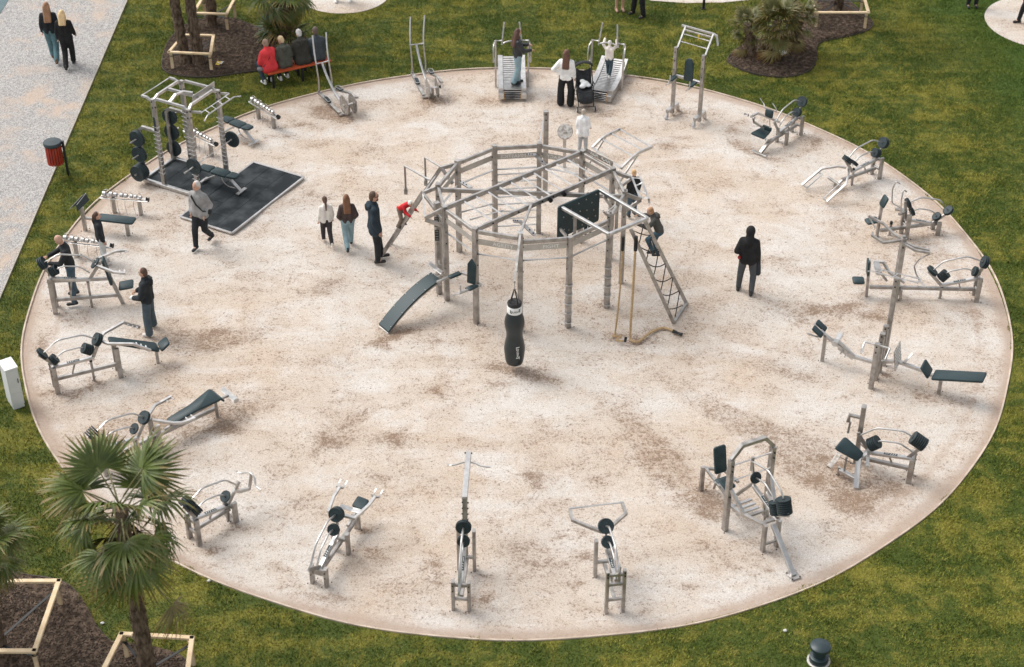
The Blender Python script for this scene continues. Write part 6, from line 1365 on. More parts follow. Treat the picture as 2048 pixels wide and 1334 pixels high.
    if style != 'bald':
        mb = MB(); back = -.018 if style not in ('hood',) else -.02
        if style == 'hood':
            _ell(mb, hc+R3 @ V((0, -.02*s_, .015*s_)), (.112*r_, .118*r_, .138*r_), R3=R3); _cone(mb, Hd((0, -.04, -.10)), W(bend((0, -.06, 1.42))), .10*r_, .11*r_)
        else:
            k_ = 1.0 if style != 'beanie' else 1.08
            _ell(mb, Hd((0, -.020, .034)), (.084*r_*k_, .092*r_*k_, .100*r_*k_), R3=R3); _ell(mb, Hd((0, -.055, -.015)), (.076*r_, .06*r_, .095*r_), R3=R3)
        if style in ('long', 'longc'):
            dn = .36 if style == 'long' else .22
            for x_ in (-.05, 0, .05): _cone(mb, Hd((x_, -.065, .0)), Hd((x_*1.25, -.125-bulk*2.0, -dn-.03)), .055*r_, .044*r_)
            for e in (-1, 1): _cone(mb, Hd((e*.07, -.02, .02)), Hd((e*.085, -.05, -.20)), .028*r_, .030*r_)
        if style == 'pony':
            _ell(mb, Hd((0, -.10, .03)), (.035*r_, .035*r_, .035*r_), R3=R3); _cone(mb, Hd((0, -.115, .02)), Hd((0, -.15, -.16)), .032*r_, .036*r_); _cone(mb, Hd((0, -.15, -.16)), Hd((0, -.13, -.34)), .036*r_, .016*r_)
        if style == 'bun': _ell(mb, Hd((0, -.03, .14)), (.04*r_, .04*r_, .04*r_), R3=R3)
        nm = {'hood': 'hood', 'beanie': 'hat', 'cap': 'hat'}.get(style, 'hair'); hm = cloth(hcol) if style in ('hood', 'beanie', 'cap') else cloth(hcol, .55)
        put(skin_over(mb, .016*s_, 2), nm, [hm])
    if extras: extras(root, W, bend, J, Hd, s_, hip, put)
    return root
def part(root, mb, name, m, smooth=True): return mesh(name, mb.v, mb.f, m, root, smooth)
def strap_and_bag(col):
    def f(root, W, bend, J, Hd, s_, hip, put):
        mb = MB(); mb.bar([W(bend((.11, -.02, 1.475))), W(bend((.10, .125, 1.40))), W(bend((-.02, .155, 1.22))), W(bend((-.17, .13, 1.06))), W(bend((-.225, .02, 1.02)))], .04*s_, .012*s_); part(root, mb, 'strap', cloth(col), False)
        mb = MB(); _ell(mb, W(bend((-.255, -.03, 1.0))), (.055, .09, .09)); part(root, mb, 'shoulder_bag', cloth(col))
    return f
def hood_down(col):
    def f(root, W, bend, J, Hd, s_, hip, put):
        mb = MB(); _cone(mb, W(bend((-.09, -.10, 1.45))), W(bend((.09, -.10, 1.45))), .055*s_, .055*s_); _cone(mb, W(bend((0, -.13, 1.44))), W(bend((0, -.14, 1.36))), .07*s_, .05*s_); put(skin_over(mb, .018*s_, 2), 'hood', [cloth(col)])
    return f
def both(*fs):
    def f(*a):
        for q in fs: q(*a)
    return f
def beard(col):
    def f(root, W, bend, J, Hd, s_, hip, put):
        mb = MB(); _ell(mb, Hd((0, .048, -.085)), (.050*s_, .048*s_, .042*s_)); part(root, mb, 'beard', cloth(col, .55))
    return f
def glasses(root, W, bend, J, Hd, s_, hip, put):
    mb = MB(); mb.tube([Hd((-.082, .0, .012)), Hd((-.062, .088, .014)), Hd((0, .102, .014)), Hd((.062, .088, .014)), Hd((.082, .0, .012))], .006*s_, 6); part(root, mb, 'glasses', M['black'])
def held(name, m, size, hand, off=(0, 0, 0)):
    def f(root, W, bend, J, Hd, s_, hip, put):
        mb = MB(); _ell(mb, J[hand]+V(off), size); part(root, mb, name, m)
    return f
R_ = math.radians
DENIM = (.060, .095, .125); LDENIM = (.20, .29, .32); BLACK = (.017, .019, .021); BROWNH = (.075, .036, .020); BLOND = (.42, .29, .15); GREYH = (.42, .40, .38)
GP = 'people at the outdoor gym'
person(G((753, 521)), R_(12), 1.84, 'person in a dark navy hooded jacket standing just left of the rig ramp', 'stand', ('down', 'down'), (.014, .026, .036), (.011, .013, .016), (.012, .012, .012), ((.07, .04, .024), 'short'), bulk=.028, long=.10, wide=.02, extras=both(hood_down((.014, .026, .036)), beard((.05, .03, .02)), glasses), joints=dict(la=(-.12, .14, .08), lk=(-.10, .08, .49)), group=GP)
person(G((656, 489)), R_(108), HT(G((656, 489)), 393), 'person in a white sweater and dark trousers walking away', 'walk', ('down', 'down'), (.66, .62, .57), (.030, .026, .028), (.60, .52, .45), ((.085, .042, .026), 'pony'), bulk=.006, wide=.01, group=GP)
person(G((699, 496)), R_(100), HT(G((699, 496)), 389), 'person in a brown top and pale jeans walking away with hands in front', 'walk2', ('pocket', 'pocket'), (.052, .036, .032), LDENIM, (.015, .015, .016), ((.17, .075, .035), 'long'), bulk=.012, flare=.012, group=GP)
person(G((408, 490)), R_(-112), HT(G((408, 490)), 362), 'person in a grey jacket with black shoulder strap walking past the platform corner', 'walk2', ('pocket', 'pocket'), (.245, .240, .235), (.011, .013, .015), (.014, .018, .020), (GREYH, 'short'), look=-.35, bulk=.026, long=.04, wide=.012, extras=strap_and_bag(BLACK), group=GP)
person(G((152, 598)), R_(197), HT(G((150, 598)), 467), 'person in a black sweater and jeans gripping the plates of the press machine', 'apart', ('hold', 'hold'), BLACK, DENIM, (.012, .013, .014), (BLACK, 'bald'), lean=.12, nod=.35, bulk=.012, joints=dict(lw=(-.06, .44, 1.10), le=(-.24, .20, 1.14), rw=(.06, .44, 1.22), re=(.25, .18, 1.22), la=(-.22, .05, .08), ra=(.22, -.02, .08)), group=GP)
person(G((209, 527)), R_(22), HT(G((208, 527)), 424), 'person in a black jacket and pale grey trousers beside a dumbbell rack', 'stand', ('down', 'down'), (.011, .013, .015), (.42, .44, .44), (.50, .48, .45), ((.060, .026, .016), 'pony'), bulk=.024, long=.02, look=-.25, group=GP)
person(G((305, 663)), R_(172), HT(G((305, 664)), 537), 'person in a black puffer jacket and washed jeans holding white papers', 'apart', ('down', 'hold'), (.012, .015, .018), (.050, .072, .088), (.62, .60, .56), ((.080, .040, .024), 'short'), bulk=.034, flare=.03, joints=dict(le=(-.27, .06, 1.12), lw=(-.14, .28, 1.02)), extras=both(hood_down((.012, .015, .018)), held('papers', M['white_paint'], (.09, .05, .06), 'lw')), group=GP)
def hooded_extra(root, W, bend, J, Hd, s_, hip, put):
    mb = MB(); _ell(mb, W((-.19, -.12, .99)), (.035, .04, .05)); part(root, mb, 'red_pouch', cloth((.25, .015, .015))); mb = MB(); _cone(mb, J['rw']+V((0, 0, .12)), J['rw']+V((.02, 0, -.34)), .05, .07); put(skin_over(mb, .02, 2), 'carried_jacket', [cloth((.02, .024, .03))])
person(G((1490, 583)), R_(72), HT(G((1491, 584)), 455), 'person in a black hoodie with the hood up standing alone right of the rig', 'apart', ('pocket', 'down'), (.008, .008, .009), (.055, .060, .066), (.016, .014, .014), ((.008, .008, .009), 'hood'), bulk=.036, long=.05, joints=dict(la=(-.17, .02, .08), ra=(.16, -.10, .08), lw=(-.19, .12, 1.0)), extras=hooded_extra, group=GP)
person(G((1165, 304)), R_(78), HT(G((1165, 304)), 218), 'person in an oversized white sweatshirt and grey trousers behind the rig', 'stand', ('down', 'swingf'), (.70, .71, .72), (.34, .35, .36), (.5, .5, .5), ((.36, .31, .25), 'short'), bulk=.026, long=.16, wide=.02, group=GP)
person(G((1131, 211)), R_(80), HT(G((1131, 212)), 100), 'person in a white hooded sweatshirt and wide black trousers beside the pushchair', 'apart', ('hip', 'down'), (.70, .70, .69), (.008, .009, .010), (.012, .012, .012), ((.10, .045, .026), 'long'), bulk=.022, long=.02, flare=.05, joints=dict(la=(-.14, 0, .08), ra=(.14, .0, .08)), group=GP)
tg = V((.04, 9.52, .20)); person(tg, R_(15), 1.60, 'person in a black leather jacket and pale jeans standing on the treadmill', 'stand', ('fwd', 'fwd'), (.014, .016, .018), LDENIM, (.012, .013, .014), ((.070, .032, .022), 'long'), bulk=.026, gloss=True, flare=.02, look=.25, joints=dict(la=(-.05, .02, .08), ra=(.05, -.12, .08), lk=(-.08, .04, .48), rk=(.08, 0, .47), lw=(-.12, .36, 1.16), rw=(.10, .38, 1.08)), group=GP)
tg = V((2.50, 9.75, .26)); person(tg, R_(76), 1.08, 'small person in a cream top and white hat on the treadmill, arms raised', 'walk', ('up', 'up'), (.72, .66, .60), (.045, .075, .095), (.6, .58, .56), ((.62, .60, .56), 'beanie'), bulk=.020, joints=dict(la=(-.05, .12, .08), ra=(.05, -.10, .10)), group=GP)
# child in red scrambling up the ramp
rp = ft.lerp(e1, .55).lerp(ftr.lerp(e2, .55), .30); rd = (e1-ft).normalized(); rs = (e2-e1); rs = (rs-rd*rs.dot(rd)).normalized(); rn = rd.cross(rs); rn = rn if rn.z > 0 else -rn; rgt = rd.cross(V((0, 0, 1))).normalized()
fw3 = V((rd.x, rd.y, 0)).normalized(); person(ft.lerp(e1, .60)+V((-.10, .10, -.28)), math.atan2(fw3.y, fw3.x), .98, 'small person in a red top and pale hat scrambling up the ramp', 'stand', ('fwd', 'fwd'), (.42, .012, .016), (.16, .125, .10), (.05, .045, .04), ((.62, .62, .58), 'beanie'), lean=.95, nod=-.3, bulk=.02, joints=dict(lk=(-.12, .25, .52), la=(-.10, .02, .20), rk=(.12, .12, .48), ra=(.10, -.12, .05), lw=(-.16, .74, 1.02), le=(-.20, .48, 1.05), rw=(.16, .70, .86), re=(.20, .44, .98)), group=GP)
person(G((1264, 432)), R_(115), HT(G((1264, 432)), 339), 'person in a black top and jeans standing at the right side of the rig', 'stand', ('down', 'down'), (.010, .011, .012), (.045, .075, .10), (.02, .02, .02), ((.50, .32, .17), 'short'), bulk=.02, group=GP)
# boy climbing the cargo net
nd = (nl0-nl1).normalized(); sdv = (nr0-nl0); sdv = (sdv-nd*sdv.dot(nd)).normalized(); ca_ = math.atan2(-(sdv.cross(nd)).y, -(sdv.cross(nd)).x)
fwn = V((nl0.x-nl1.x, nl0.y-nl1.y, 0)).normalized()
foot = G((1306, 510), 1.22); person(foot+V((.10, -.06, -.02)), math.atan2(fwn.y, fwn.x), 1.32, 'person in a grey hooded top and jeans climbing the cargo net', 'stand', ('fwd', 'fwd'), (.060, .058, .052), (.040, .075, .098), (.014, .014, .015), ((.36, .20, .10), 'short'), lean=.40, bulk=.024, joints=dict(ra=(.06, .0, .09), rk=(.12, .12, .50), la=(-.20, .18, .34), lk=(-.16, .34, .72), lw=(-.16, .66, 1.26), le=(-.24, .36, 1.16), rw=(.14, .62, 1.36), re=(.24, .34, 1.30)), extras=hood_down((.060, .058, .052)), group=GP)
# child on the far face of the climbing wall, only a leg shows
person(w0.lerp(w1, .90)-wn*.24+V((0, 0, -1.20)), math.atan2(wn.y, wn.x), 1.05, 'person in dark trousers on the far face of the climbing wall, mostly hidden', 'stand', ('up', 'up'), (.015, .017, .02), (.016, .022, .028), (.012, .012, .013), ((.06, .035, .02), 'short'), bulk=.012, group=GP)
# four people on the orange bench, backs to the sand
PA, bd_, bn_, BL = BENCH; fa = math.atan2(bn_.y, bn_.x)
def on_bench(px, dn=0.0):
    q = G((px, 146-(px-540)*.22), .46); t = (q-PA).dot(bd_); t = max(.05, min(BL-.05, t)); b = PA+bd_*t+bn_*dn; return V((b.x, b.y, 0))
def bag_red(root, W, bend, J, Hd, s_, hip, put):
    mb = MB(); _ell(mb, W((-.30, .05, .95)), (.09, .07, .06)); part(root, mb, 'handbag', cloth((.16, .15, .16))); mb = MB(); mb.bar([W(bend((.08, -.08, 1.48))), W(bend((-.05, -.16, 1.25))), W(bend((-.24, -.06, 1.02)))], .015, .01); part(root, mb, 'strap', cloth(BLACK), False)
SG = 'people sitting on the orange bench'
person(on_bench(545), fa+.25, 1.66, 'person in a red quilted jacket sitting at the left end of the orange bench', 'stand', ('lap', 'lap'), (.55, .035, .040), (.03, .05, .065), (.65, .64, .62), ((.26, .17, .12), 'short'), bulk=.058, wide=.02, lean=.16, seat=.47, extras=bag_red, joints=dict(feet_back=True), group=SG)
person(on_bench(576), fa+.1, 1.62, 'person in an olive quilted jacket on the orange bench, second from left', 'stand', ('lap', 'lap'), (.060, .062, .048), (.02, .02, .022), (.62, .60, .57), ((.55, .41, .24), 'short'), bulk=.050, lean=.22, look=.5, nod=.2, seat=.47, joints=dict(feet_back=True), extras=hood_down((.060, .062, .048)), group=SG)
person(on_bench(612), fa-.1, 1.74, 'person in a dark brown hooded coat on the orange bench, third from left', 'stand', ('lap', 'lap'), (.026, .025, .019), (.02, .022, .026), (.02, .02, .02), (GREYH, 'short'), bulk=.060, wide=.015, lean=.35, nod=.4, seat=.47, extras=hood_down((.026, .025, .019)), group=SG)
person(on_bench(641), fa-.15, 1.76, 'person in a dark blue leather jacket at the right end of the orange bench', 'stand', ('lap', 'lap'), (.022, .032, .040), (.018, .02, .024), (.02, .02, .02), ((.10, .07, .055), 'short'), bulk=.052, lean=.14, seat=.47, gloss=True, group=SG)
# two women walking up the gravel path
person(G((111, 122)), R_(97), HT(G((110, 123)), 5), 'person in black jacket and blue jeans walking up the gravel path, left one', 'walk', ('down', 'down'), (.011, .013, .016), (.085, .165, .185), (.11, .055, .032), ((.30, .16, .085), 'long'), bulk=.018, flare=.012, group=GP)
person(G((141, 134)), R_(95), HT(G((140, 135)), 21), 'person all in black walking up the gravel path, right one', 'walk2', ('down', 'swingf'), (.007, .008, .009), (.008, .008, .009), (.010, .010, .011), ((.60, .42, .22), 'longc'), bulk=.022, long=.06, flare=.012, group=GP)
# figures cut off by the top edge
person(G((686, 2)), R_(-90), 1.75, 'person in white shoes on the small sand circle, cut by the top edge', 'apart', ('down', 'down'), (.2, .2, .22), (.03, .04, .05), (.70, .69, .67), (BROWNH, 'short'), group=GP)
person(G((1239, 21)), R_(-80), 1.68, 'person with bare legs on the far lawn, cut by the top edge', 'stand', ('down', 'down'), (.5, .45, .4), (.3, .25, .2), (.30, .17, .12), (BROWNH, 'long'), bare=True, joints=dict(la=(-.10, 0, .08), ra=(.10, 0, .08)), group=GP)
person(G((1277, 31)), R_(-140), 1.80, 'person in black trousers on the far lawn, cut by the top edge', 'apart', ('down', 'down'), (.02, .02, .02), (.008, .009, .011), (.010, .010, .011), (BROWNH, 'short'), bulk=.02, flare=.01, group=GP)
person(G((1943, 13)), R_(-90), 1.75, 'person in dark trousers at the top edge near the right small sand circle', 'stand', ('down', 'down'), (.02, .02, .02), (.010, .010, .011), (.010, .010, .011), (BROWNH, 'short'), group=GP)
person(G((2049, 42)), R_(190), 1.70, 'person in white top and black trousers on the small sand circle at the right edge', 'walk', ('down', 'down'), (.66, .66, .66), (.008, .008, .009), (.010, .010, .010), (BROWNH, 'short'), group=GP)
# ------------------------------------------------------------------ palms
def leaf_mat(name, c0, c1, tip):
    s = NT(name); n_ = s.noise(5, 3, .6); oi = s.new('ShaderNodeObjectInfo').outputs['Random']
    c = s.mix(s.ramp(n_, .3, .7), c0, c1); c = s.mix(s.math('MULTIPLY', oi, .55), c, tuple(min(1, q*1.5) for q in c1))
    c = s.mix(s.ramp(s.attr('tip'), .55, 1.05, 0, 1.0), c, tip); s.out(c, .42, None, .4)
    s.b.inputs['Subsurface Weight'].default_value = 0
    return s.m
leaf_mat('frond_green', (.036, .060, .011), (.092, .120, .022), (.25, .165, .06)); leaf_mat('frond_old', (.11, .10, .03), (.22, .165, .06), (.33, .14, .04)); leaf_mat('frond_blue', (.075, .125, .095), (.13, .19, .135), (.14, .16, .09)); leaf_mat('frond_olive', (.050, .060, .012), (.11, .105, .025), (.24, .15, .05))
mat('petiole', (.10, .11, .035), .5, col2=(.17, .15, .06), scale=9)
mat('palm_trunk', (.055, .038, .026), .95, 0, .15, col2=(.17, .125, .09), scale=16, bump=1.0, bscale=22, stretch=(1, 1, .45))
def frond_mesh(seed, nseg=30, span=4.0, R0=.62, pet=.55, droop=.5, m='frond_green', width=.040):
    """a fan leaf: petiole along +x from the origin, blade segments fanned round its end, folded along their midribs"""
    rg = random.Random(seed); mb = MB(); tips = []
    sag = lambda x: -.10*droop*(x/pet)**2
    mb.tube([V((pet*t, 0, sag(pet*t))) for t in (0, .25, .5, .75, 1)], [.016, .013, .012, .011, .010], 5); tips += [0.0]*len(mb.v)
    P0 = V((pet, 0, sag(pet))); npet = len(mb.f)
    for i in range(nseg):
        a = -span/2+span*i/(nseg-1)+rg.uniform(-.03, .03); L = R0*(.72+.28*math.cos(a*.62))*rg.uniform(.86, 1.10)
        d = V((math.cos(a), math.sin(a), .10-.06*abs(a))); sd = V((-math.sin(a), math.cos(a), 0)); dr = droop*rg.uniform(.5, 1.5); brk = rg.random() < .35
        pts = []
        for t, w_ in ((.04, .25), (.30, .95), (.58, 1.0), (.80, .62), (1.0, .05)):
            z = -dr*.55*t**2.4*L-(.30*L*(t-.58) if brk and t > .58 else 0)
            pts.append((P0+d*(L*t*(1-.12*dr*t))+V((0, 0, z)), w_*width*.5*(R0/.62), t))
        n0 = len(mb.v); vs = []
        for p, w_, t in pts: vs += [p-sd*w_+V((0, 0, w_*.55)), p, p+sd*w_+V((0, 0, w_*.55))]; tips += [t*rg.uniform(.75, 1.15)]*3
        fs = []
        for j in range(4): q = 3*j; fs += [(q, q+1, q+4, q+3), (q+1, q+2, q+5, q+4)]
        mb.add(vs, fs)
    me = bpy.data.meshes.new('frond'); me.from_pydata([tuple(v) for v in mb.v], [], mb.f); me.materials.append(M[m]); me.materials.append(M['petiole'])
    me.polygons.foreach_set('material_index', [1]*npet+[0]*(len(mb.f)-npet)); me.polygons.foreach_set('use_smooth', [True]*len(mb.f))
    at = me.attributes.new('tip', 'FLOAT', 'POINT'); at.data.foreach_set('value', tips); me.update(); return me
FR_G = [frond_mesh(i, 32, 4.1, .66, .62, .35+.12*i) for i in range(4)]; FR_D = [frond_mesh(20+i, 30, 3.6, .62, .60, 1.15+.2*i, 'frond_green', .034) for i in range(3)]; FR_O = [frond_mesh(40+i, 28, 3.0, .56, .55, 1.5, 'frond_old', .028) for i in range(3)]; FR_L = [frond_mesh(60+i, 26, 4.2, .50, .40, .5, 'frond_olive', .042) for i in range(3)]
def put_frond(root, me, at, az, el, sc, roll=0.0):
    o = bpy.data.objects.new('frond', me); link(o, root); o.location = at-root.location; o.rotation_mode = 'QUATERNION'
    o.rotation_quaternion = Quaternion((0, 0, 1), az) @ Quaternion((0, 1, 0), -el) @ Quaternion((1, 0, 0), roll); o.scale = (sc, sc, sc); return o
def trunk(root, a, b, r0, r1, seed, bow=.0):
    rg = random.Random(seed); n_ = 30; seg = 14; vs = []; d = (b-a)
    for i in range(n_+1):
        t = i/n_; p = a+d*t+V((bow*math.sin(PI*t), 0, 0)); r = r0+(r1-r0)*t
        if t < .08: r *= 1+.5*(1-t/.08)**2
        rr_ = r*(1.06 if i % 2 else .95)
        for k_ in range(seg): q = 2*PI*(k_+.5*(i % 2))/seg; w_ = rr_*rg.uniform(.90, 1.12); vs.append(p+V((math.cos(q)*w_, math.sin(q)*w_, rg.uniform(-.012, .012))))
    fs = [(i*seg+k_, i*seg+(k_+1) % seg, (i+1)*seg+(k_+1) % seg, (i+1)*seg+k_) for i in range(n_) for k_ in range(seg)]+[tuple(n_*seg+k_ for k_ in range(seg))]
    o = mesh('trunk', vs, fs, M['palm_trunk'], root); 
    # frayed leaf bases up the stem
    mb = MB()
    for i in range(int(d.length*34)):
        t = rg.uniform(.04, 1); q = rg.uniform(0, 2*PI); r = (r0+(r1-r0)*t)*1.0; p = a+d*t+V((bow*math.sin(PI*t), 0, 0))+V((math.cos(q)*r, math.sin(q)*r, 0)); ou = V((math.cos(q), math.sin(q), 0)); sd = V((-math.sin(q), math.cos(q), 0)); l = rg.uniform(.05, .13)
        mb.add([p-sd*.018, p+sd*.018, p+ou*rg.uniform(.02, .06)+V((0, 0, l))], [(0, 1, 2)])
    mesh('leaf_bases', mb.v, mb.f, M['palm_trunk'], o)['kind'] = 'stuff'
    return o
def palm(name, label, base, h, r0, r1, n_g, n_d, n_o, sc, seed, top=None, group='palm trees in the mulch beds', sets=None, skirt=0):
    base = V((base[0], base[1], 0)); root = thing(name, label, 'palm tree', base, group); rg = random.Random(seed); top = top or base+V((0, 0, h))
    trunk(root, base+V((0, 0, -.03)), top, r0, r1, seed); g_, d_, o_ = sets or (FR_G, FR_D, FR_O); ga = 2.399
    for i in range(n_g): t = (i+.5)/n_g; put_frond(root, rg.choice(g_), top+V((0, 0, .10-.25*t)), i*ga+rg.uniform(-.2, .2), 1.05-1.05*t+rg.uniform(-.12, .12), sc*rg.uniform(.85, 1.1), rg.uniform(-.5, .5))
    for i in range(n_d): t = (i+.5)/n_d; put_frond(root, rg.choice(d_), top+V((0, 0, -.12-.22*t)), i*ga+1+rg.uniform(-.2, .2), -.05-.75*t+rg.uniform(-.12, .12), sc*rg.uniform(.85, 1.1), rg.uniform(-.5, .5))
    for i in range(n_o): t = (i+.5)/n_o; put_frond(root, rg.choice(o_), top+V((0, 0, -.28-.25*t)), i*ga+2+rg.uniform(-.2, .2), -.75-.45*t+rg.uniform(-.12, .12), sc*rg.uniform(.8, 1.05), rg.uniform(-.5, .5))
    for i in range(skirt): put_frond(root, rg.choice(o_ if i % 4 == 3 else g_), base+V((0, 0, .10+rg.uniform(0, .35))), i*ga, rg.uniform(.1, .9), sc*rg.uniform(.55, .8), rg.uniform(-.4, .4))
    return root
# front palm, tall, crown just below the camera's line to the rim
bp = G((301, 1372)); tp = V((bp.x+.02, bp.y+.02, HT(bp, 1018)))
fp_ = palm('palm_tree', 'tall fan palm with full green crown in the near left corner', bp, tp.z, .15, .105, 12, 13, 13, 1.16, 5, tp)
o = put_frond(fp_, FR_O[1], V((tp.x+.30, tp.y-.20, tp.z-1.30)), -.45, -.55, 1.0)
lp = G((-2, 1318)); palm('palm_tree', 'shorter fan palm with dark green crown cut by the left edge', lp, HT(lp, 1078), .17, .14, 14, 9, 3, .80, 8, V((lp.x+.08, lp.y, HT(lp, 1090))))
for i, (b, t_, h, lab) in enumerate((((372, 127), (350, 0), 4.2, 'slim palm trunk in the wooden frame by the far left bed, left of two'), ((399, 130), (385, 0), 4.4, 'slim palm trunk in the wooden frame by the far left bed, right of two'), ((425, 54), (414, -20), 4.3, 'palm trunk in the farther wooden frame of the far left bed'), ((1676, 24), (1688, -30), 4.4, 'palm trunk inside the wooden frame of the far right bed'))):
    g = G(b); d_ = G(t_, 1.6)-g; d_ = d_/1.6; d_.z = 1; palm('palm_tree', lab, g, h, .15, .12, 10, 6, 4, .95, 30+i, g+V((d_.x*h*.5, d_.y*h*.15, h)))
g = G((571, 88)); palm('palm_tree', 'dark thick palm with a bushy skirt of fronds behind the orange bench', g, 1.8, .15, .15, 12, 9, 7, .95, 41, g+V((.06, .1, 1.8)), skirt=18)
# clump of bushy fan palms, far right
for i, (b, t_, sc, ng) in enumerate((((1507, 118), G((1494, 48), 1.0), .62, 14), ((1530, 121), G((1556, 40), 1.25), .88, 24), ((1580, 95), G((1604, 30), 1.15), .72, 14))):
    g = G(b); lab = ['small bushy fan palm with slanting stem, left of the far right clump', 'largest bushy fan palm in the far right clump with shaggy slanting stem', 'bushy fan palm at the right of the far right clump'][i]
    palm('fan_palm', lab, g, 1.0, .12, .11, ng, ng//3, 3, sc, 50+i, t_, 'bushy fan palms in the far right bed', (FR_L, FR_L, FR_O), 1)
# blue green yucca beside the thick palm
g = G((543, 82)); root = thing('yucca_plant', 'spiky blue green yucca left of the thick palm behind the bench', 'plant', g); rg = random.Random(9)
mb = MB(); mb.tube([g, g+V((0, 0, .42))], [.08, .06], 8); mesh('stem', mb.v, mb.f, M['palm_trunk'], root)
me = None; mb = MB(); vs = []
L_ = .56; mb.add([V((0, -.022, 0)), V((0, .022, 0)), V((L_*.5, .026, .0)), V((L_*.5, -.026, 0)), V((L_, 0, -.03)), V((0, 0, -.012)), V((L_*.5, 0, -.014))], [(0, 5, 6, 3), (5, 1, 2, 6), (3, 6, 4), (6, 2, 4)])
me = bpy.data.meshes.new('leaf'); me.from_pydata([tuple(v) for v in mb.v], [], mb.f); me.materials.append(M['frond_blue']); at = me.attributes.new('tip', 'FLOAT', 'POINT'); at.data.foreach_set('value', [0, 0, .5, .5, .8, 0, .5])
for i in range(64):
    o = bpy.data.objects.new('leaf', me); link(o, root); o.location = V((0, 0, .44)); el = 1.4-1.7*(i/64); o.rotation_mode = 'QUATERNION'; o.rotation_quaternion = Quaternion((0, 0, 1), i*2.399) @ Quaternion((0, 1, 0), -el); k_ = rg.uniform(.75, 1.1); o.scale = (k_, k_, k_)
# ------------------------------------------------------------------ timber frames that brace the palms
def brace_frame(px, z, label, straps, cap=True):
    P = [G(p, z) for p in px]; k = Kit('tree_support_frame', label, 'wooden frame', sum(P, V((0, 0, 0)))/4, 'timber frames bracing the palms')
    cen = sum(P, V((0, 0, 0)))/4
    for i in range(4):
        a, b = P[i], P[(i+1) % 4]; d = (b-a).normalized(); k.beam(a-d*.03, b+d*.03, .085, .05, 'wood_new', 'rail')
        g = V((a.x, a.y, 0)).lerp(V((cen.x, cen.y, 0)), .06); o = MB().tube([g+V((0, 0, -.05)), g+V((0, 0, z-.026))], .045, 12).build('post', M['wood_new'], k.r); shade_auto(o, 50)
        mb = MB(); mb.tube([g+V((0, 0, z-.14)), g+V((0, 0, z-.10))], .052, 12); mesh('strap_band', mb.v, mb.f, M['black'], k.r)
    for (i, tgt) in straps:
        a = P[i]+V((0, 0, -.12)); t_ = V((tgt.x, tgt.y, z-.22)); k.beam(a.lerp(t_, .05), t_, .05, .012, 'black', 'strap')
t1 = G((372, 127)); t2 = G((399, 130)); t3 = G((425, 54)); t4_ = G((1676, 24)); t5 = V((lp.x, lp.y, 0)); t6 = V((bp.x, bp.y, 0))
brace_frame([(338, 104), (421, 108), (427, 71), (368, 70)], .56, 'square timber frame round two palm trunks on the far left bed', [(0, t1), (1, t2), (2, t2), (3, t1), (2, t1)])
brace_frame([(388, 26), (453, 28), (469, -2), (405, -4)], .58, 'square timber frame round one trunk, farther on the far left bed', [(0, t3), (1, t3), (2, t3)])
brace_frame([(1632, 25), (1737, 25), (1728, -6), (1620, -6)], .56, 'square timber frame on the far right bed', [(0, t4_), (1, t4_), (2, t4_), (3, t4_)])
brace_frame([(-90, 1302), (69, 1302), (118, 1162), (-26, 1163)], .60, 'square timber frame in the bottom left corner round the shorter palm', [(1, t5), (2, t5)])
brace_frame([(196, 1362), (372, 1368), (384, 1276), (243, 1268)], .60, 'square timber frame round the front palm at the bottom edge', [(2, t6), (3, t6)])
# ------------------------------------------------------------------ pushchair
g = G((1168, 208)); FF = Frame.__new__(Frame); FF.o = g; FF.u = V((.10, -.99, 0)).normalized(); FF.v = V((-FF.u.y, FF.u.x, 0)); P = FF.P
k = Kit('pushchair', 'black pushchair with a pale blanket beside the second treadmill', 'pushchair', g)
mat('stroller_fabric', (.012, .013, .015), .8, col2=(.022, .024, .027), scale=12)
for sv in (.22, -.22):
    k.rod([P(-.42, sv, .98), P(-.30, sv, .92), P(.10, sv, .50), P(.42, sv*.9, .14)], .014, 'black', 'frame_tube', .06); k.rod([P(-.34, sv, .12), P(-.05, sv, .62)], .013, 'black', 'frame_tube', 0); k.rod([P(.02, sv*1.02, .66), P(.24, sv*1.05, .70)], .016, 'black', 'armrest', 0)
    for u_, r_ in ((-.34, .085), (.44, .075)):
        c = P(u_, sv*1.06, r_); shade_auto(MB().lathe(c, FF.v, [(r_*.7, -.018), (r_, -.014), (r_, .014), (r_*.7, .018)], 18).build('tyre', M['black'], k.r), 40); shade_auto(MB().lathe(c, FF.v, [(r_*.62, -.02), (r_*.66, -.022), (r_*.66, .022), (r_*.62, .02)], 16).build('rim', M['cabinet_grey'], k.r), 40)
k.rod([P(-.42, .22, .98), P(-.46, .16, 1.02), P(-.46, -.16, 1.02), P(-.42, -.22, .98)], .016, 'black', 'handle', .05)
k.rod([P(-.34, .22, .12), P(-.34, -.22, .12)], .012, 'black', 'axle', 0); k.rod([P(.42, .2, .14), P(.42, -.2, .14)], .012, 'black', 'axle', 0)
def sheet3(name, rows, m):
    vs = [p for r in rows for p in r]; w_ = len(rows[0]); fs = [(i*w_+j, i*w_+j+1, (i+1)*w_+j+1, (i+1)*w_+j) for i in range(len(rows)-1) for j in range(w_-1)]
    o = mesh(name, vs, fs, m, k.r, True); sm = o.modifiers.new('t', 'SOLIDIFY'); sm.thickness = .02; return o
def row(u_, z, w_, dip): return [P(u_, w_*q, z-dip*(1-q*q)) for q in (-1, -.6, 0, .6, 1)]
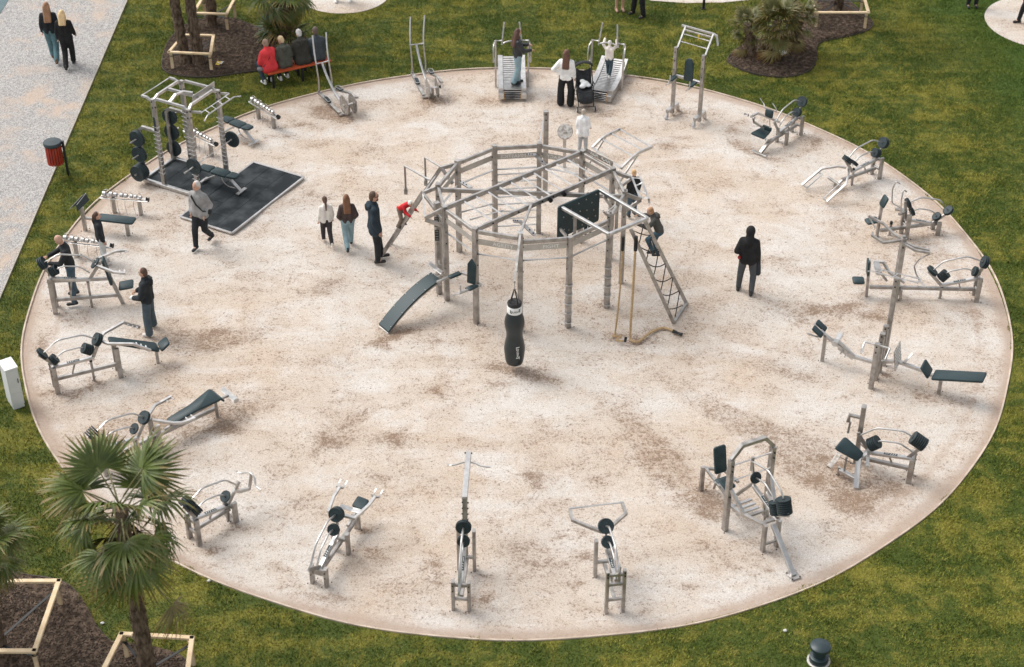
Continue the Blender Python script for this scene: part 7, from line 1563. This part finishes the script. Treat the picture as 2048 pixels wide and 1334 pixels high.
sheet3('backrest', [row(-.30, .92, .20, .08), row(-.20, .72, .20, .07), row(-.08, .50, .20, .05)], M['stroller_fabric']); sheet3('seat', [row(-.08, .50, .20, .05), row(.10, .46, .20, .04), row(.26, .48, .20, .03)], M['stroller_fabric']); sheet3('leg_rest', [row(.26, .48, .18, .02), row(.36, .36, .18, .02), row(.42, .24, .17, .02)], M['stroller_fabric']); sheet3('basket', [row(-.30, .26, .19, .06), row(.0, .18, .19, .05), row(.30, .22, .18, .06)], M['stroller_fabric'])
sheet3('canopy', [row(-.36, .96, .22, -.10), row(-.28, 1.02, .23, -.10), row(-.18, 1.0, .23, -.11)], M['stroller_fabric'])
mat('blanket', (.70, .72, .72), .9, bump=.6, bscale=16); mb = MB()
for a, b, c_, r_ in ((-.06, .02, .58, .11), (.03, -.06, .54, .09), (.0, .10, .55, .08), (-.12, -.04, .62, .08)): _ell(mb, P(a, b, c_), (r_, r_*.9, r_*.6))
me = skin_over(mb, .018, 3); me.transform(Matrix.Translation(-k.r.location)); me.materials.append(M['blanket']); link(bpy.data.objects.new('blanket', me), k.r)
# ------------------------------------------------------------------ small things
g = G((1407, 17)); k = Kit('slim_post', 'slim black post at the top edge of the far lawn', 'post', g); k.post(g, 1.0, .07, 'black', 'shaft', .07, 0, False); k.beam(g+V((0, 0, 1.0)), g+V((0, 0, 1.03)), .09, .09, 'black', 'cap'); k.beam(g+V((0, 0, -.01)), g+V((0, 0, .012)), .14, .14, 'black', 'base_plate')
def pebble(name, p, r, m, lab, cat, sq=.6):
    mb = MB(); rg = random.Random(int(p[0])); _ell(mb, G(p)+V((0, 0, r*.3)), (r, r*.8, r*sq), 12, 8); mb.v = [v+V((rg.uniform(-1, 1), rg.uniform(-1, 1), rg.uniform(-1, 1)))*r*.13 for v in mb.v]
    g = G(p); o = mesh(name, mb.v, mb.f, m, None, True, loc=g); tag(o, lab, cat); return o
pebble('white_rock', (1563, 112), .15, M['stone_white'], 'white rock lying under the bushy fan palms in the far right bed', 'rock', .9)
pebble('pale_stone', (479, 53), .055, M['stone_white'], 'small pale stone on the mulch near the farther timber frame', 'rock')
g = G((437, 129), .09); k = Kit('paper_scrap', 'crumpled yellow and white scrap of paper on the mulch near the timber frame', 'litter', (g.x, g.y)); rg = random.Random(2)
for i, m in enumerate(('yellow', 'white_paint')):
    q = [g+V((math.cos(t)*.09+(.06 if i else 0), math.sin(t)*.06+(.02 if i else 0), rg.uniform(0, .09))) for t in (.3, 1.9, 3.4, 5.0)]; mesh('fold', q, [(0, 1, 2), (0, 2, 3)], M[m], k.r)
for i, (p, w_) in enumerate((((681, 206), 'sand left of the first cross trainer'), ((1570, 1262), 'grass just outside the near rim'), ((205, 1247), 'grass between the two near timber frames'), ((418, 1162), 'grass below the machine with the wavy bar'))): pebble('pale_stone', p, .035, M['stone_white'], 'tiny pale stone on the '+w_, 'rock')
